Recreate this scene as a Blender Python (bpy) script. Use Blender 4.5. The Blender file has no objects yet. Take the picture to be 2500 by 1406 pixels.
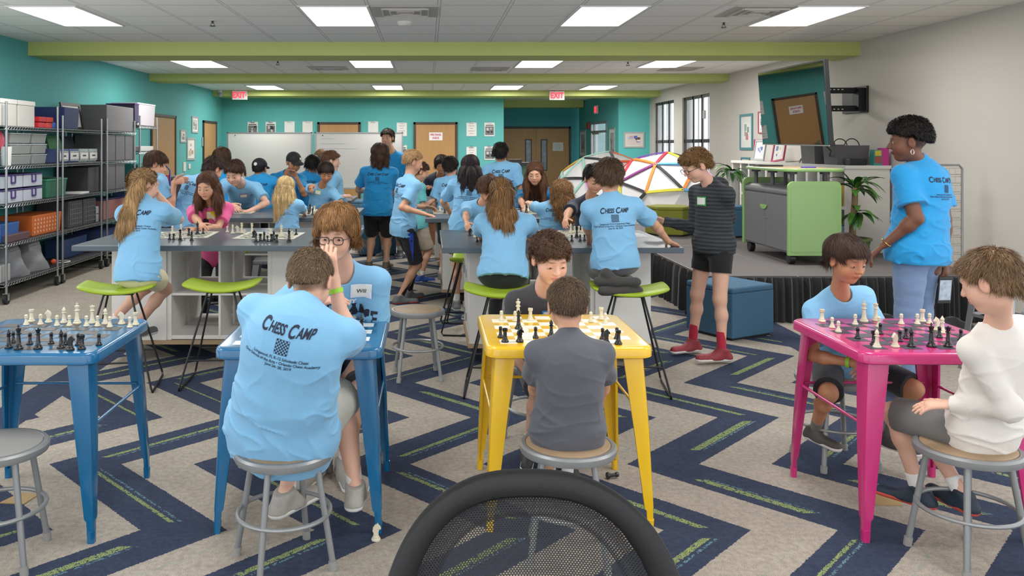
import bpy, bmesh, math, random
import numpy as np
from mathutils import Vector, Matrix
from mathutils.bvhtree import BVHTree
C = bpy.context.scene.collection
random.seed(7)
F = 2050.0; CX = 1045.0; CY = 357.0; EYE = 1.65
# ---- camera -------------------------------------------------------------
cd = bpy.data.cameras.new('camera'); cam = bpy.data.objects.new('camera', cd); C.objects.link(cam)
cam.location = (0, 0, EYE); cam.rotation_euler = (math.pi/2, 0, 0)
cd.sensor_fit = 'HORIZONTAL'; cd.sensor_width = 36; cd.lens = 36*F/2500
cd.shift_x = (1250-CX)/2500; cd.shift_y = -(703-CY)/2500
cd.clip_start = 0.05; cd.clip_end = 200
bpy.context.scene.camera = cam
# ---- world, exposure ----------------------------------------------------
sc = bpy.context.scene
w = bpy.data.worlds.new('world'); sc.world = w; w.use_nodes = True
w.node_tree.nodes['Background'].inputs[0].default_value = (0.93, 0.96, 1.0, 1)
w.node_tree.nodes['Background'].inputs[1].default_value = 1.7
sc.view_settings.view_transform = 'Standard'; sc.view_settings.look = 'None'
sc.view_settings.gamma = 1; sc.view_settings.use_curve_mapping = False
sc.view_settings.exposure = 0.22
sc.cycles.max_bounces = 8; sc.cycles.diffuse_bounces = 5
CEIL = EYE+1.283
def area_light(x, y, wx, wy, power, parent=None):
    l = bpy.data.lights.new('panel_light', 'AREA'); l.shape = 'RECTANGLE'; l.size = wx; l.size_y = wy
    l.energy = power; l.color = (1.0, 0.985, 0.96)
    o = bpy.data.objects.new('panel_light', l); C.objects.link(o); o.location = (x, y, CEIL-0.03)
    if parent: o.parent = parent; o.location = (0, 0, -0.03)
    return o
def at(px, py, D): return np.array([(px-CX)*D/F, D, EYE-(py-CY)*D/F])
def onz(px, py, z): return at(px, py, F*(EYE-z)/(py-CY))
# ---- materials ----------------------------------------------------------
def lin(h):
    if isinstance(h, str):
        c = [int(h[i:i+2], 16)/255 for i in (0, 2, 4)]
        return tuple(x/12.92 if x <= .04045 else ((x+.055)/1.055)**2.4 for x in c)
    return tuple(h)
_M = {}
class NT:
    def __init__(s, m): s.t = m.node_tree; s.n = s.t.nodes; s.l = s.t.links
    def new(s, ty, **k):
        n = s.n.new(ty)
        for a, b in k.items():
            if a == 'i':
                for kk, v in b.items():
                    if hasattr(v, 'is_output'): s.l.new(v, n.inputs[kk])
                    else: n.inputs[kk].default_value = v
            else: setattr(n, a, b)
        return n
    def math(s, op, a, b=0.0, c=None):
        i = {0: a, 1: b}
        if c is not None: i[2] = c
        return s.new('ShaderNodeMath', operation=op, i=i).outputs[0]
    def mix(s, f, a, b):
        n = s.new('ShaderNodeMix', data_type='RGBA', i={0: f, 6: a, 7: b}); return n.outputs[2]
def mat(name, col, rough=.6, metal=0, bump=0, bscale=40, vary=0, alpha=None, emit=None, es=1, trans=0, spec=None, stretch=None, coat=0, sheen=0, attr=False):
    key = (name, str(col), rough, metal, bump, bscale, vary, str(emit))
    if key in _M: return _M[key]
    m = bpy.data.materials.new(name); m.use_nodes = True; n = NT(m); b = n.n['Principled BSDF']
    c = lin(col)+(1,)
    b.inputs['Base Color'].default_value = c; b.inputs['Roughness'].default_value = rough; b.inputs['Metallic'].default_value = metal
    m.diffuse_color = c
    if spec is not None: b.inputs['Specular IOR Level'].default_value = spec
    if coat: b.inputs['Coat Weight'].default_value = coat; b.inputs['Coat Roughness'].default_value = .12
    if sheen: b.inputs['Sheen Weight'].default_value = sheen
    if trans: b.inputs['Transmission Weight'].default_value = trans
    if alpha is not None: b.inputs['Alpha'].default_value = alpha
    if emit: b.inputs['Emission Color'].default_value = lin(emit)+(1,); b.inputs['Emission Strength'].default_value = es
    base = None
    if attr:
        a = n.new('ShaderNodeAttribute', attribute_name='Col'); base = a.outputs['Color']; n.l.new(base, b.inputs['Base Color'])
    if bump or vary:
        tc = n.new('ShaderNodeTexCoord'); v = tc.outputs['Object']
        if stretch:
            v = n.new('ShaderNodeMapping', i={0: v, 3: stretch}).outputs[0]
        nz = n.new('ShaderNodeTexNoise', i={'Vector': v, 'Scale': bscale, 'Detail': 4.0, 'Roughness': .6})
        if bump: n.l.new(n.new('ShaderNodeBump', i={'Strength': min(1, bump), 'Distance': .004 if bump <= 1 else .004*bump, 'Height': nz.outputs[0]}).outputs[0], b.inputs['Normal'])
        if vary:
            r = n.new('ShaderNodeMapRange', i={0: nz.outputs[0], 1: .25, 2: .75, 3: 1-vary, 4: 1+vary})
            mul = n.new('ShaderNodeVectorMath', operation='SCALE', i={0: base if base else c[:3], 'Scale': r.outputs[0]})
            n.l.new(mul.outputs[0], b.inputs['Base Color'])
    _M[key] = m; return m
# ---- mesh builder -------------------------------------------------------
def frame_from(d):
    d = Vector(d).normalized(); a = Vector((0, 0, 1)) if abs(d.z) < .9 else Vector((1, 0, 0))
    x = a.cross(d).normalized(); return x, d.cross(x), d
class MB:
    def __init__(s): s.v = []; s.f = []; s.m = []
    def add(s, vs, fs, mi=0):
        o = len(s.v); s.v += [tuple(map(float, q)) for q in vs]; s.f += [tuple(i+o for i in q) for q in fs]; s.m += [mi]*len(fs); return s
    def box(s, x0, x1, y0, y1, z0, z1, mi=0):
        return s.add([(x, y, z) for z in (z0, z1) for y in (y0, y1) for x in (x0, x1)],
                     [(0, 2, 3, 1), (4, 5, 7, 6), (0, 1, 5, 4), (2, 6, 7, 3), (0, 4, 6, 2), (1, 3, 7, 5)], mi)
    def obox(s, c, h, R, mi=0):       # oriented box: centre, half sizes, rows = axes
        c = np.array(c, float); R = np.array(R, float)
        vs = [c+R[0]*h[0]*a+R[1]*h[1]*b+R[2]*h[2]*d for d in (-1, 1) for b in (-1, 1) for a in (-1, 1)]
        return s.add(vs, [(0, 2, 3, 1), (4, 5, 7, 6), (0, 1, 5, 4), (2, 6, 7, 3), (0, 4, 6, 2), (1, 3, 7, 5)], mi)
    def bar(s, a, b, w, h, mi=0):
        a = Vector(a); b = Vector(b); x, y, d = frame_from(b-a)
        return s.obox((a+b)/2, (w/2, h/2, (b-a).length/2), (x, y, d), mi)
    def cyl(s, a, b, r0, r1=None, n=12, mi=0, cap=True):
        if r1 is None: r1 = r0
        a = Vector(a); b = Vector(b); x, y, d = frame_from(b-a)
        vs = []
        for q, r in ((a, r0), (b, r1)):
            vs += [q+(x*math.cos(t*2*math.pi/n)+y*math.sin(t*2*math.pi/n))*r for t in range(n)]
        fs = [(i, (i+1) % n, n+(i+1) % n, n+i) for i in range(n)]
        if cap: fs += [tuple(range(n-1, -1, -1)), tuple(range(n, 2*n))]
        return s.add(vs, fs, mi)
    def tube(s, pts, r, n=8, mi=0, closed=False):
        P = [Vector(p) for p in pts]; L = len(P); rings = []; up = None
        R = r if isinstance(r, (list, tuple)) else [r]*L
        for i, p in enumerate(P):
            if closed: t = P[(i+1) % L]-P[i-1]
            else: t = P[min(i+1, L-1)]-P[max(i-1, 0)]
            t.normalize()
            if up is None: up = frame_from(t)[0]
            up = (up-t*up.dot(t))
            up = up.normalized() if up.length > 1e-6 else frame_from(t)[0]
            y = t.cross(up); rings += [p+(up*math.cos(k*2*math.pi/n)+y*math.sin(k*2*math.pi/n))*R[i] for k in range(n)]
        fs = []
        for i in range(L if closed else L-1):
            j = (i+1) % L
            fs += [(i*n+k, i*n+(k+1) % n, j*n+(k+1) % n, j*n+k) for k in range(n)]
        if not closed: fs += [tuple(range(n-1, -1, -1)), tuple((L-1)*n+k for k in range(n))]
        return s.add(rings, fs, mi)
    def ring(s, c, R, r, n=32, m=8, mi=0, tilt=None):
        return s.tube([(c[0]+R*math.cos(t*2*math.pi/n), c[1]+R*math.sin(t*2*math.pi/n), c[2]) for t in range(n)], r, m, mi, True)
    def lathe(s, prof, c=(0, 0, 0), n=20, mi=0):
        vs = [(c[0]+r*math.cos(k*2*math.pi/n), c[1]+r*math.sin(k*2*math.pi/n), c[2]+z) for r, z in prof for k in range(n)]
        fs = [(i*n+k, i*n+(k+1) % n, (i+1)*n+(k+1) % n, (i+1)*n+k) for i in range(len(prof)-1) for k in range(n)]
        fs += [tuple(range(n-1, -1, -1)), tuple((len(prof)-1)*n+k for k in range(n))]
        return s.add(vs, fs, mi)
    def prism(s, poly, z0, z1, mi=0):
        n = len(poly); vs = [(x, y, z0) for x, y in poly]+[(x, y, z1) for x, y in poly]
        return s.add(vs, [(i, (i+1) % n, n+(i+1) % n, n+i) for i in range(n)]+[tuple(range(n-1, -1, -1)), tuple(range(n, 2*n))], mi)
    def extr(s, poly, O, U, V, N, t, mi=0):     # polygon in plane U,V extruded by t along N
        O, U, V, N = [np.array(q, float) for q in (O, U, V, N)]; n = len(poly)
        vs = [O+U*a+V*b for a, b in poly]+[O+U*a+V*b+N*t for a, b in poly]
        return s.add(vs, [(i, (i+1) % n, n+(i+1) % n, n+i) for i in range(n)]+[tuple(range(n-1, -1, -1)), tuple(range(n, 2*n))], mi)
    def sph(s, c, r, n=12, mi=0):
        rr = r if hasattr(r, '__len__') else (r, r, r); m = n//2+1
        vs = [(c[0]+rr[0]*math.sin(math.pi*i/m)*math.cos(2*math.pi*k/n), c[1]+rr[1]*math.sin(math.pi*i/m)*math.sin(2*math.pi*k/n), c[2]+rr[2]*math.cos(math.pi*i/m)) for i in range(1, m) for k in range(n)]
        fs = [(i*n+k, (i+1)*n+k, (i+1)*n+(k+1) % n, i*n+(k+1) % n) for i in range(m-2) for k in range(n)]
        vs += [(c[0], c[1], c[2]+rr[2]), (c[0], c[1], c[2]-rr[2])]; T = len(vs)
        fs += [(T-2, k, (k+1) % n) for k in range(n)]+[(T-1, (m-2)*n+(k+1) % n, (m-2)*n+k) for k in range(n)]
        return s.add(vs, fs, mi)
    def quad(s, a, b, c, d, mi=0): return s.add([a, b, c, d], [(0, 1, 2, 3)], mi)
def world_loc(o):
    v = Vector(o.location)
    while o.parent: o = o.parent; v = v+Vector(o.location)
    return v
def link_mesh(name, me, parent):
    o = bpy.data.objects.new(name, me); C.objects.link(o)
    if parent:
        o.parent = parent
    return o
def obj(name, mb, mats, parent=None, smooth=False, bevel=0, seg=2, sub=0, kind=None, label=None, fix=True):
    me = bpy.data.meshes.new(name); V = mb.v
    if parent is not None:
        w_ = world_loc(parent); V = [(a-w_.x, b-w_.y, c-w_.z) for a, b, c in V]
    me.from_pydata(V, [], mb.f)
    for m_ in (mats if isinstance(mats, (list, tuple)) else [mats]): me.materials.append(m_)
    if any(mb.m): me.polygons.foreach_set('material_index', mb.m)
    if fix:
        bm = bmesh.new(); bm.from_mesh(me); bmesh.ops.recalc_face_normals(bm, faces=bm.faces); bm.to_mesh(me); bm.free()
    if smooth:
        me.polygons.foreach_set('use_smooth', [True]*len(me.polygons)); me.set_sharp_from_angle(angle=math.radians(40))
    o = link_mesh(name, me, parent)
    if bevel:
        b = o.modifiers.new('bevel', 'BEVEL'); b.width = bevel; b.segments = seg; b.limit_method = 'ANGLE'; b.angle_limit = math.radians(40)
    if sub:
        b = o.modifiers.new('sub', 'SUBSURF'); b.levels = sub; b.render_levels = sub
    if kind: o['kind'] = kind
    if label: o['label'] = label
    return o
def tag(o, label, cat, group=None):
    o['label'] = label; o['category'] = cat
    if group: o['group'] = group
    return o
def thing(name, label, cat, loc=(0, 0, 0), rz=0, group=None):
    o = bpy.data.objects.new(name, None); C.objects.link(o); o.location = tuple(map(float, loc)); o.rotation_euler = (0, 0, rz)
    o.empty_display_size = .05
    return tag(o, label, cat, group)
def dup(root, loc, rz=0, label=None, group=None, scale=None):
    r = root.copy(); C.objects.link(r); r.location = tuple(map(float, loc)); r.rotation_euler = (0, 0, rz)
    if label: r['label'] = label
    if group: r['group'] = group
    if scale: r.scale = scale
    def rec(a, b):
        for ch in list(a.children):
            c = ch.copy(); C.objects.link(c); c.parent = b; rec(ch, c)
    rec(root, r); return r
def struct(name, mb, mats, parent=None, **k):
    o = obj(name, mb, mats, parent, **k)
    if parent is None: o['kind'] = 'structure'
    return o
def textmesh(txt, size=1, bold=0, shear=0, align='LEFT', res=3):
    cu = bpy.data.curves.new('t', 'FONT'); cu.body = txt; cu.size = size; cu.offset = bold; cu.shear = shear; cu.align_x = align; cu.resolution_u = res
    o = bpy.data.objects.new('t', cu); me = bpy.data.meshes.new_from_object(o)
    vs = [tuple(v.co) for v in me.vertices]; fs = [tuple(p.vertices) for p in me.polygons]
    bpy.data.objects.remove(o); bpy.data.curves.remove(cu); bpy.data.meshes.remove(me)
    return vs, fs
def puttext(mb, txt, O, U, V, size, mi=0, align='CENTER', bold=0, shear=0):
    vs, fs = textmesh(txt, size, bold, shear, align); O, U, V = [np.array(q, float) for q in (O, U, V)]
    mb.add([O+U*a[0]+V*a[1] for a in vs], fs, mi)
ORD = ['first', 'second', 'third', 'fourth', 'fifth', 'sixth', 'seventh', 'eighth', 'ninth', 'tenth', 'eleventh', 'twelfth', 'thirteenth', 'fourteenth', 'fifteenth', 'sixteenth']
# ================= ROOM ==================================================
XL, XR, YB, YH, Y0 = -4.93, 5.33, 20.2, 24.0, -1.5
def wallmat(name, col, s=.03): return mat(name, col, .75, bump=.12, bscale=120, vary=s)
TEAL = wallmat('teal_paint', '57a9a6'); WHITE = wallmat('white_paint', 'c8c3bb', .015); GREEN = wallmat('green_paint', 'b9c274')
OAK = mat('oak_veneer', 'b08553', .45, bump=.1, bscale=9, vary=.12, stretch=(9, 9, .6)); DARKF = mat('dark_frame', '43372f', .5)
# carpet
def carpet():
    m = bpy.data.materials.new('carpet'); m.use_nodes = True; n = NT(m); b = n.n['Principled BSDF']; b.inputs['Roughness'].default_value = .95
    b.inputs['Specular IOR Level'].default_value = .15
    g = n.new('ShaderNodeNewGeometry'); sx = n.new('ShaderNodeSeparateXYZ', i={0: g.outputs['Position']})
    X, Y = sx.outputs[0], sx.outputs[1]
    ed = n.new('ShaderNodeTexNoise', i={'Vector': g.outputs['Position'], 'Scale': 90.0, 'Detail': 1.0})
    jag = n.math('MULTIPLY', n.math('SUBTRACT', ed.outputs[0], .5), .022)
    # triangle wave: 0 at maxima (Y=5.11+1.5k), -0.73 at minima
    t = n.math('FRACT', n.math('ADD', n.math('DIVIDE', n.math('SUBTRACT', Y, 5.11), 1.5), 200.0))
    half = n.math('ABSOLUTE', n.math('SUBTRACT', t, .5))            # .5 at maxima, 0 at minima
    tri = n.math('MULTIPLY', n.math('SUBTRACT', half, .5), 1.46)
    u = n.math('ADD', n.math('DIVIDE', n.math('ADD', n.math('SUBTRACT', X, tri), jag), .75), 100-.35)
    c = n.math('FRACT', u); band = n.math('FLOOR', u)
    navy = n.math('LESS_THAN', c, .5)
    seg = n.math('FLOOR', n.math('MULTIPLY', n.math('ADD', n.math('DIVIDE', n.math('SUBTRACT', Y, 5.11), 1.5), 200.0), 2.0))
    idv = n.new('ShaderNodeCombineXYZ', i={0: band, 1: seg, 2: 0.0})
    rnd = n.new('ShaderNodeTexWhiteNoise', noise_dimensions='3D', i={'Vector': idv.outputs[0]})
    r1 = n.new('ShaderNodeSeparateColor', i={0: rnd.outputs['Color']})
    fine = n.new('ShaderNodeTexNoise', i={'Vector': g.outputs['Position'], 'Scale': 55.0, 'Detail': 2.0})
    loop = n.new('ShaderNodeTexNoise', i={'Vector': g.outputs['Position'], 'Scale': 240.0, 'Detail': 2.0})
    mid = n.new('ShaderNodeTexNoise', i={'Vector': g.outputs['Position'], 'Scale': 38.0, 'Detail': 3.0})
    big = n.new('ShaderNodeTexNoise', i={'Vector': g.outputs['Position'], 'Scale': 6.0, 'Detail': 3.0})
    # streak mask in navy at c = .17+.14*r, in light at .6..9
    endm = n.math('MULTIPLY', n.math('GREATER_THAN', half, n.math('MULTIPLY', r1.outputs[1], .14)), n.math('LESS_THAN', half, n.math('SUBTRACT', .5, n.math('MULTIPLY', r1.outputs[2], .12))))
    def streak(c0, w, thr):
        d = n.math('ABSOLUTE', n.math('SUBTRACT', c, c0))
        mk = n.math('LESS_THAN', d, w)
        return n.math('MULTIPLY', n.math('MULTIPLY', mk, n.math('MULTIPLY', n.math('GREATER_THAN', fine.outputs[0], thr), n.math('GREATER_THAN', loop.outputs[0], .47))), endm)
    c0 = n.math('ADD', .13, n.math('MULTIPLY', r1.outputs[0], .2))
    s1 = n.math('MULTIPLY', streak(c0, n.math('ADD', .012, n.math('MULTIPLY', r1.outputs[1], .028)), .40), navy)
    s2 = n.math('MULTIPLY', n.math('MULTIPLY', streak(n.math('ADD', c0, .06), .011, .47), navy), n.math('GREATER_THAN', r1.outputs[2], .35))
    s3 = n.math('MULTIPLY', streak(n.math('ADD', .6, n.math('MULTIPLY', r1.outputs[0], .3)), n.math('ADD', .004, n.math('MULTIPLY', r1.outputs[2], .016)), .52), .55)
    light = n.mix(big.outputs[0], lin('9c9388')+(1,), lin('b0a79b')+(1,))
    dark = n.mix(big.outputs[0], lin('333b50')+(1,), lin('3f475c')+(1,))
    col = n.mix(navy, light, dark)
    col = n.mix(s3, col, lin('6f9a8c')+(1,)); col = n.mix(s2, col, lin('6a8f99')+(1,)); col = n.mix(s1, col, lin('98a766')+(1,))
    # left border: plain light carpet beyond a navy strip
    col = n.mix(n.math('LESS_THAN', n.math('ADD', X, jag), -2.42), col, dark)
    col = n.mix(n.math('LESS_THAN', n.math('ADD', X, jag), -2.70), col, light)
    col = n.mix(n.math('GREATER_THAN', n.math('ADD', X, jag), 2.98), col, dark)
    col = n.mix(n.math('GREATER_THAN', n.math('ADD', X, jag), 3.25), col, light)
    r = n.new('ShaderNodeMapRange', i={0: n.math('ADD', n.math('MULTIPLY', loop.outputs[0], .65), n.math('MULTIPLY', mid.outputs[0], .35)), 1: .34, 2: .66, 3: .62, 4: 1.28})
    v = n.new('ShaderNodeVectorMath', operation='SCALE', i={0: col, 'Scale': r.outputs[0]})
    n.l.new(v.outputs[0], b.inputs['Base Color'])
    n.l.new(n.new('ShaderNodeBump', i={'Strength': .5, 'Distance': .004, 'Height': loop.outputs[0]}).outputs[0], b.inputs['Normal'])
    return m
struct('floor', MB().box(XL-.1, XR+.1, Y0, YH+.1, -.1, 0), carpet())
# ceiling
def ceilmat():
    m = bpy.data.materials.new('ceiling_tile'); m.use_nodes = True; n = NT(m); b = n.n['Principled BSDF']; b.inputs['Roughness'].default_value = .9
    g = n.new('ShaderNodeNewGeometry'); sx = n.new('ShaderNodeSeparateXYZ', i={0: g.outputs['Position']})
    def line(v, o, w):
        t = n.math('FRACT', n.math('ADD', n.math('DIVIDE', n.math('SUBTRACT', v, o), .65), 100.5))
        return n.math('LESS_THAN', n.math('ABSOLUTE', n.math('SUBTRACT', t, .5)), w)
    gx = line(sx.outputs[0], -1.2, .018); gy = line(sx.outputs[1], 7.64, .018)
    ln = n.math('MAXIMUM', gx, gy)
    ex = n.math('MAXIMUM', line(sx.outputs[0], -1.2, .027), line(sx.outputs[1], 7.64, .027))
    nz = n.new('ShaderNodeTexNoise', i={'Vector': g.outputs['Position'], 'Scale': 90.0, 'Detail': 3.0})
    col = n.mix(nz.outputs[0], lin('deddd9')+(1,), lin('ecebe8')+(1,))
    col = n.mix(ex, col, lin('9a9895')+(1,)); col = n.mix(ln, col, lin('e0dfdc')+(1,))
    n.l.new(col, b.inputs['Base Color'])
    n.l.new(n.new('ShaderNodeBump', i={'Strength': .4, 'Distance': .006, 'Height': n.math('MULTIPLY', ln, 1.0)}).outputs[0], b.inputs['Normal'])
    return m
struct('ceiling', MB().box(XL-.1, XR+.1, Y0, YH+.1, CEIL, CEIL+.1), ceilmat())
struct('wall_left', MB().box(XL-.1, XL, 7.6, YB, 0, CEIL), TEAL)
# right wall with two window openings
wy = [(15.9, 17.6), (18.2, 19.8)]; wz = (1.05, 2.66)
mb = MB(); ys = [6.2, wy[0][0], wy[0][1], wy[1][0], wy[1][1], YB]
for i in range(5):
    if i in (1, 3):
        mb.box(XR, XR+.2, ys[i], ys[i+1], 0, wz[0]); mb.box(XR, XR+.2, ys[i], ys[i+1], wz[1], CEIL)
    else: mb.box(XR, XR+.2, ys[i], ys[i+1], 0, CEIL)
struct('wall_right', mb, WHITE)
struct('wall_back', MB().box(XL-.1, 1.82, YB, YB+.12, 0, CEIL), TEAL)
struct('wall_hall_side', MB().box(1.70, 1.82, YB+.12, YH, 0, CEIL), TEAL)
struct('wall_hall_back', MB().box(1.70, 5.4, YH, YH+.1, 0, CEIL), mat('teal_deep', '439aa6', .75, vary=.02))
# slanted hall wall with the glass door opening, and the face beside it
A = np.array([4.30, 23.9, 0]); B = np.array([4.58, YB, 0]); dv = (B-A)/np.linalg.norm(B-A); nv = np.array([dv[1], -dv[0], 0])*-1
L = np.linalg.norm(B-A)
def hallpt(t, z, off=0): p = A+dv*t+nv*off; return (p[0], p[1], z)
def hallbox(mb, t0, t1, z0, z1, o0=-.1, o1=0, mi=0):
    p = [hallpt(t, z, o) for z in (z0, z1) for o in (o0, o1) for t in (t0, t1)]
    mb.add(p, [(0, 2, 3, 1), (4, 5, 7, 6), (0, 1, 5, 4), (2, 6, 7, 3), (0, 4, 6, 2), (1, 3, 7, 5)], mi)
if nv[0] > 0: nv = -nv
g0, g1 = 1.25, 2.75
mb = MB(); hallbox(mb, 0, g0, 0, CEIL); hallbox(mb, g1, L, 0, CEIL); hallbox(mb, g0, g1, 2.3, CEIL)
struct('wall_hall_right', mb, TEAL)
struct('wall_back_right', MB().box(4.58, XR, YB, YB+.12, 0, CEIL), mat('teal_light', '5bbab8', .75, vary=.02))
# beams
for i, (y0, y1, z, x1, x0) in enumerate([(10.35, 11.0, CEIL-.165, XR, XL), (14.85, 15.5, CEIL-.125, XR, XL), (19.25, YB, CEIL-.13, XR, XL), (23.3, YH, CEIL-.2, 4.32, 1.82)]):
    struct('trim_%d' % (i+1), MB().box(x0, x1, y0, y1, z, CEIL), GREEN)
BASEB = mat('cove_base', '3b3a3c', .5)
struct('baseboard_left', MB().box(XL, XL+.012, 7.6, YB, 0, .1), BASEB)
struct('baseboard_back', MB().box(XL, 1.82, YB-.012, YB, 0, .1), BASEB)
struct('baseboard_right', MB().box(XR-.012, XR, 6.2, YB, 0, .1), BASEB)
# windows
WF = mat('dark_window_frame', '4b4a4d', .45, .3); GLASS = mat('glass', 'eef4f6', .03, trans=1, alpha=.25, spec=.4)
BL = mat('blind_slat', 'd2d1dc', .6)
for i, (a, b) in enumerate(wy):
    o = bpy.data.objects.new('window_%d' % (i+1), None); C.objects.link(o); o.location = (XR+.1, (a+b)/2, wz[0]); o['kind'] = 'structure'
    mb = MB(); t = .06; x0, x1 = XR+.04, XR+.065
    mb.box(x0, x1, a, b, wz[0], wz[0]+t); mb.box(x0, x1, a, b, wz[1]-t, wz[1])
    for k in range(4):
        y = a+(b-a-t)*k/3; mb.box(x0, x1, y, y+t, wz[0], wz[1])
    mb.box(x0, x1, a, b, 1.72, 1.79)
    obj('window_frame', mb, WF, o)
    obj('glass_pane', MB().box(XR+.055, XR+.06, a, b, wz[0], wz[1]), GLASS, o)
    mb = MB()
    for k in range(6):
        y = a+.12+(b-a-.2)*k/5.; mb.box(XR+.13, XR+.14, y, y+.07, wz[0], wz[1])
    obj('vertical_blind', mb, BL, o)
    obj('window_sill', MB().box(XR-.04, XR+.2, a-.03, b+.03, wz[0]-.03, wz[0]), mat('sill_white', 'dcd8d2', .5), o)
# outside ground and planting seen through the panes
tag(obj('lawn', MB().box(XR+1, XR+14, 8, 34, -.3, -.2), mat('lawn', '7d9a62', .9, vary=.2)), 'green lawn outside behind the tall windows', 'lawn')
# doors
def door(name, plane, a, b, zt, leaves=1, sign=None, glassy=False, knob=1):
    """plane 'back' (y const) or 'left' (x const); a..b outer frame"""
    o = bpy.data.objects.new(name, None); C.objects.link(o); o['kind'] = 'structure'
    fw = .055
    def bx(mb, u0, u1, z0, z1, d0, d1, mi=0):
        if plane[0] == 'y': y = plane[1]; mb.box(u0, u1, y-d1, y-d0, z0, z1, mi)
        else: x = plane[1]; mb.box(x+d0, x+d1, u0, u1, z0, z1, mi)
    o.location = ((a+b)/2, plane[1], 0) if plane[0] == 'y' else (plane[1], (a+b)/2, 0)
    mb = MB(); bx(mb, a, a+fw, 0, zt, 0, .035); bx(mb, b-fw, b, 0, zt, 0, .035); bx(mb, a, b, zt-fw, zt, 0, .035)
    obj('door_frame', mb, DARKF, o, bevel=.004)
    w_ = (b-a-2*fw)/leaves
    for k in range(leaves):
        u0 = a+fw+k*w_+.003; u1 = u0+w_-.006
        mb = MB(); bx(mb, u0, u1, .01, zt-fw-.004, 0.002, .018)
        lf = obj('door_leaf', mb, OAK, o)
        if glassy:
            c = u1-.22 if k == 0 else u0+.22
            mb = MB(); bx(mb, c-.095, c+.095, .95, 1.85, .018, .026)
            wf = obj('vision_window', mb, DARKF, lf)
            mb = MB(); bx(mb, c-.065, c+.065, .98, 1.82, .024, .029)
            obj('vision_glass', mb, mat('vision_glass', '8b98a5', .15, vary=.4, bscale=4), lf)
        if knob:
            c = (u0+.07) if (k or leaves == 1) else (u1-.07)
            mb = MB(); bx(mb, c-.025, c+.025, .98, 1.10, .018, .026); bx(mb, c-.01, c+.10, 1.03, 1.055, .05, .065); bx(mb, c-.01, c+.01, 1.03, 1.055, .02, .06)
            obj('door_handle', mb, mat('brushed_steel', 'b8b8b6', .3, .9), lf)
    return o
door('door_1', ('x', XL), 14.9, 16.35, 2.24); door('door_2', ('x', XL), 18.35, 19.5, 2.22)
door('door_3', ('y', YB), -2.66, -1.62, 2.23)
door('door_4', ('y', YB), -.35, .71, 2.23)
door('door_5', ('y', YH), 2.1, 4.08, 2.21, 2, glassy=True)
# glass door in the slanted hall wall
o = bpy.data.objects.new('door_6', None); C.objects.link(o); o['kind'] = 'structure'; o.location = hallpt((g0+g1)/2, 0)
mb = MB(); AL = mat('aluminium_frame', 'b9bcc0', .35, .6)
for t0, t1, z0, z1 in ((g0, g0+.07, 0, 2.3), (g1-.07, g1, 0, 2.3), (g0, g1, 2.23, 2.3), (g0, g1, 0, .12), (g0, g1, 2.0, 2.06), (1.55, 1.63, 0, 2.3)):
    hallbox(mb, t0, t1, z0, z1, -.07, .015)
obj('door_frame', mb, AL, o)
mb = MB(); hallbox(mb, g0, g1, .1, 2.25, -.04, -.03); obj('glass_pane', mb, GLASS, o)
mb = MB(); hallbox(mb, 1.75, 1.79, .95, 1.25, .03, .05); hallbox(mb, 1.6, 2.2, 1.96, 2.0, .01, .06); obj('push_bar', mb, AL, o)
# ---- ceiling fixtures ----------------------------------------------------
PAN = mat('lit_diffuser', 'ffffff', .5, emit='fffefa', es=2.6); TRIM = mat('white_trim', 'd9d9d6', .5)
LX = [(-3.54, 'far left'), (-.87, 'left of centre'), (1.71, 'right of centre'), (3.70, 'far right')]
rows = [(-.9, 'behind the viewpoint'), (3.6, 'above the chess tables'), (8.29, 'nearest visible row, in front of the first green beam'), (13.0, 'between the first and second green beams'), (18.3, 'between the second and third green beams')]
first = None
for j, (y, rn) in enumerate(rows):
    if j < 2: LL = LX
    else: LL = LX
    for x, xn in LL:
        t = thing('ceiling_light', 'lit ceiling panel %s, %s' % (xn, rn), 'ceiling light', (x, y, CEIL), group='lit ceiling panels')
        if first is None:
            mb = MB()
            for x0, x1, y0, y1 in ((-.325, -.305, -.63, .63), (.305, .325, -.63, .63), (-.325, .325, -.63, -.61), (-.325, .325, .61, .63)): mb.box(x+x0, x+x1, y+y0, y+y1, CEIL-.012, CEIL)
            f_ = obj('fixture_frame', mb, TRIM, t); d_ = obj('diffuser', MB().box(x-.305, x+.305, y-.61, y+.61, CEIL-.008, CEIL-.001), PAN, t); first = (f_, d_)
        else:
            for q in first:
                c = q.copy(); C.objects.link(c); c.parent = t
        area_light(0, 0, .58, 1.2, (23, 23, 30, 46, 50)[j], t)
def vent(x, y, lab):
    t = thing('ceiling_vent', lab, 'vent', (x, y, CEIL)); mb = MB()
    obj('vent_plate', MB().box(x-.31, x+.31, y-.31, y+.31, CEIL-.008, CEIL), mat('vent_grey', 'a9a5a0', .6), t)
    for k in range(1, 4):
        r = .07*k
        for x0, x1, y0, y1 in ((-r-.012, -r, -r, r), (r, r+.012, -r, r), (-r, r, -r-.012, -r), (-r, r, r, r+.012)): mb.box(x+x0, x+x1, y+y0, y+y1, CEIL-.022, CEIL-.008)
    obj('vent_ring', mb, mat('vent_ring_grey', 'c2beb9', .6), t)
for px, py, lab in ((990, 28, 'grey square air vent beside the left-of-centre front light'), (1850, 28, 'grey square air vent between the two right front lights'), (802, 166, 'grey air vent between first two beams, left of a light panel'),
                    (1195, 168, 'grey air vent between first two beams, left of the right-of-centre panel'), (1660, 168, 'grey air vent behind the far right panel of the second row')):
    p = onz(px, py, CEIL); vent(p[0], p[1], lab)
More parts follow.
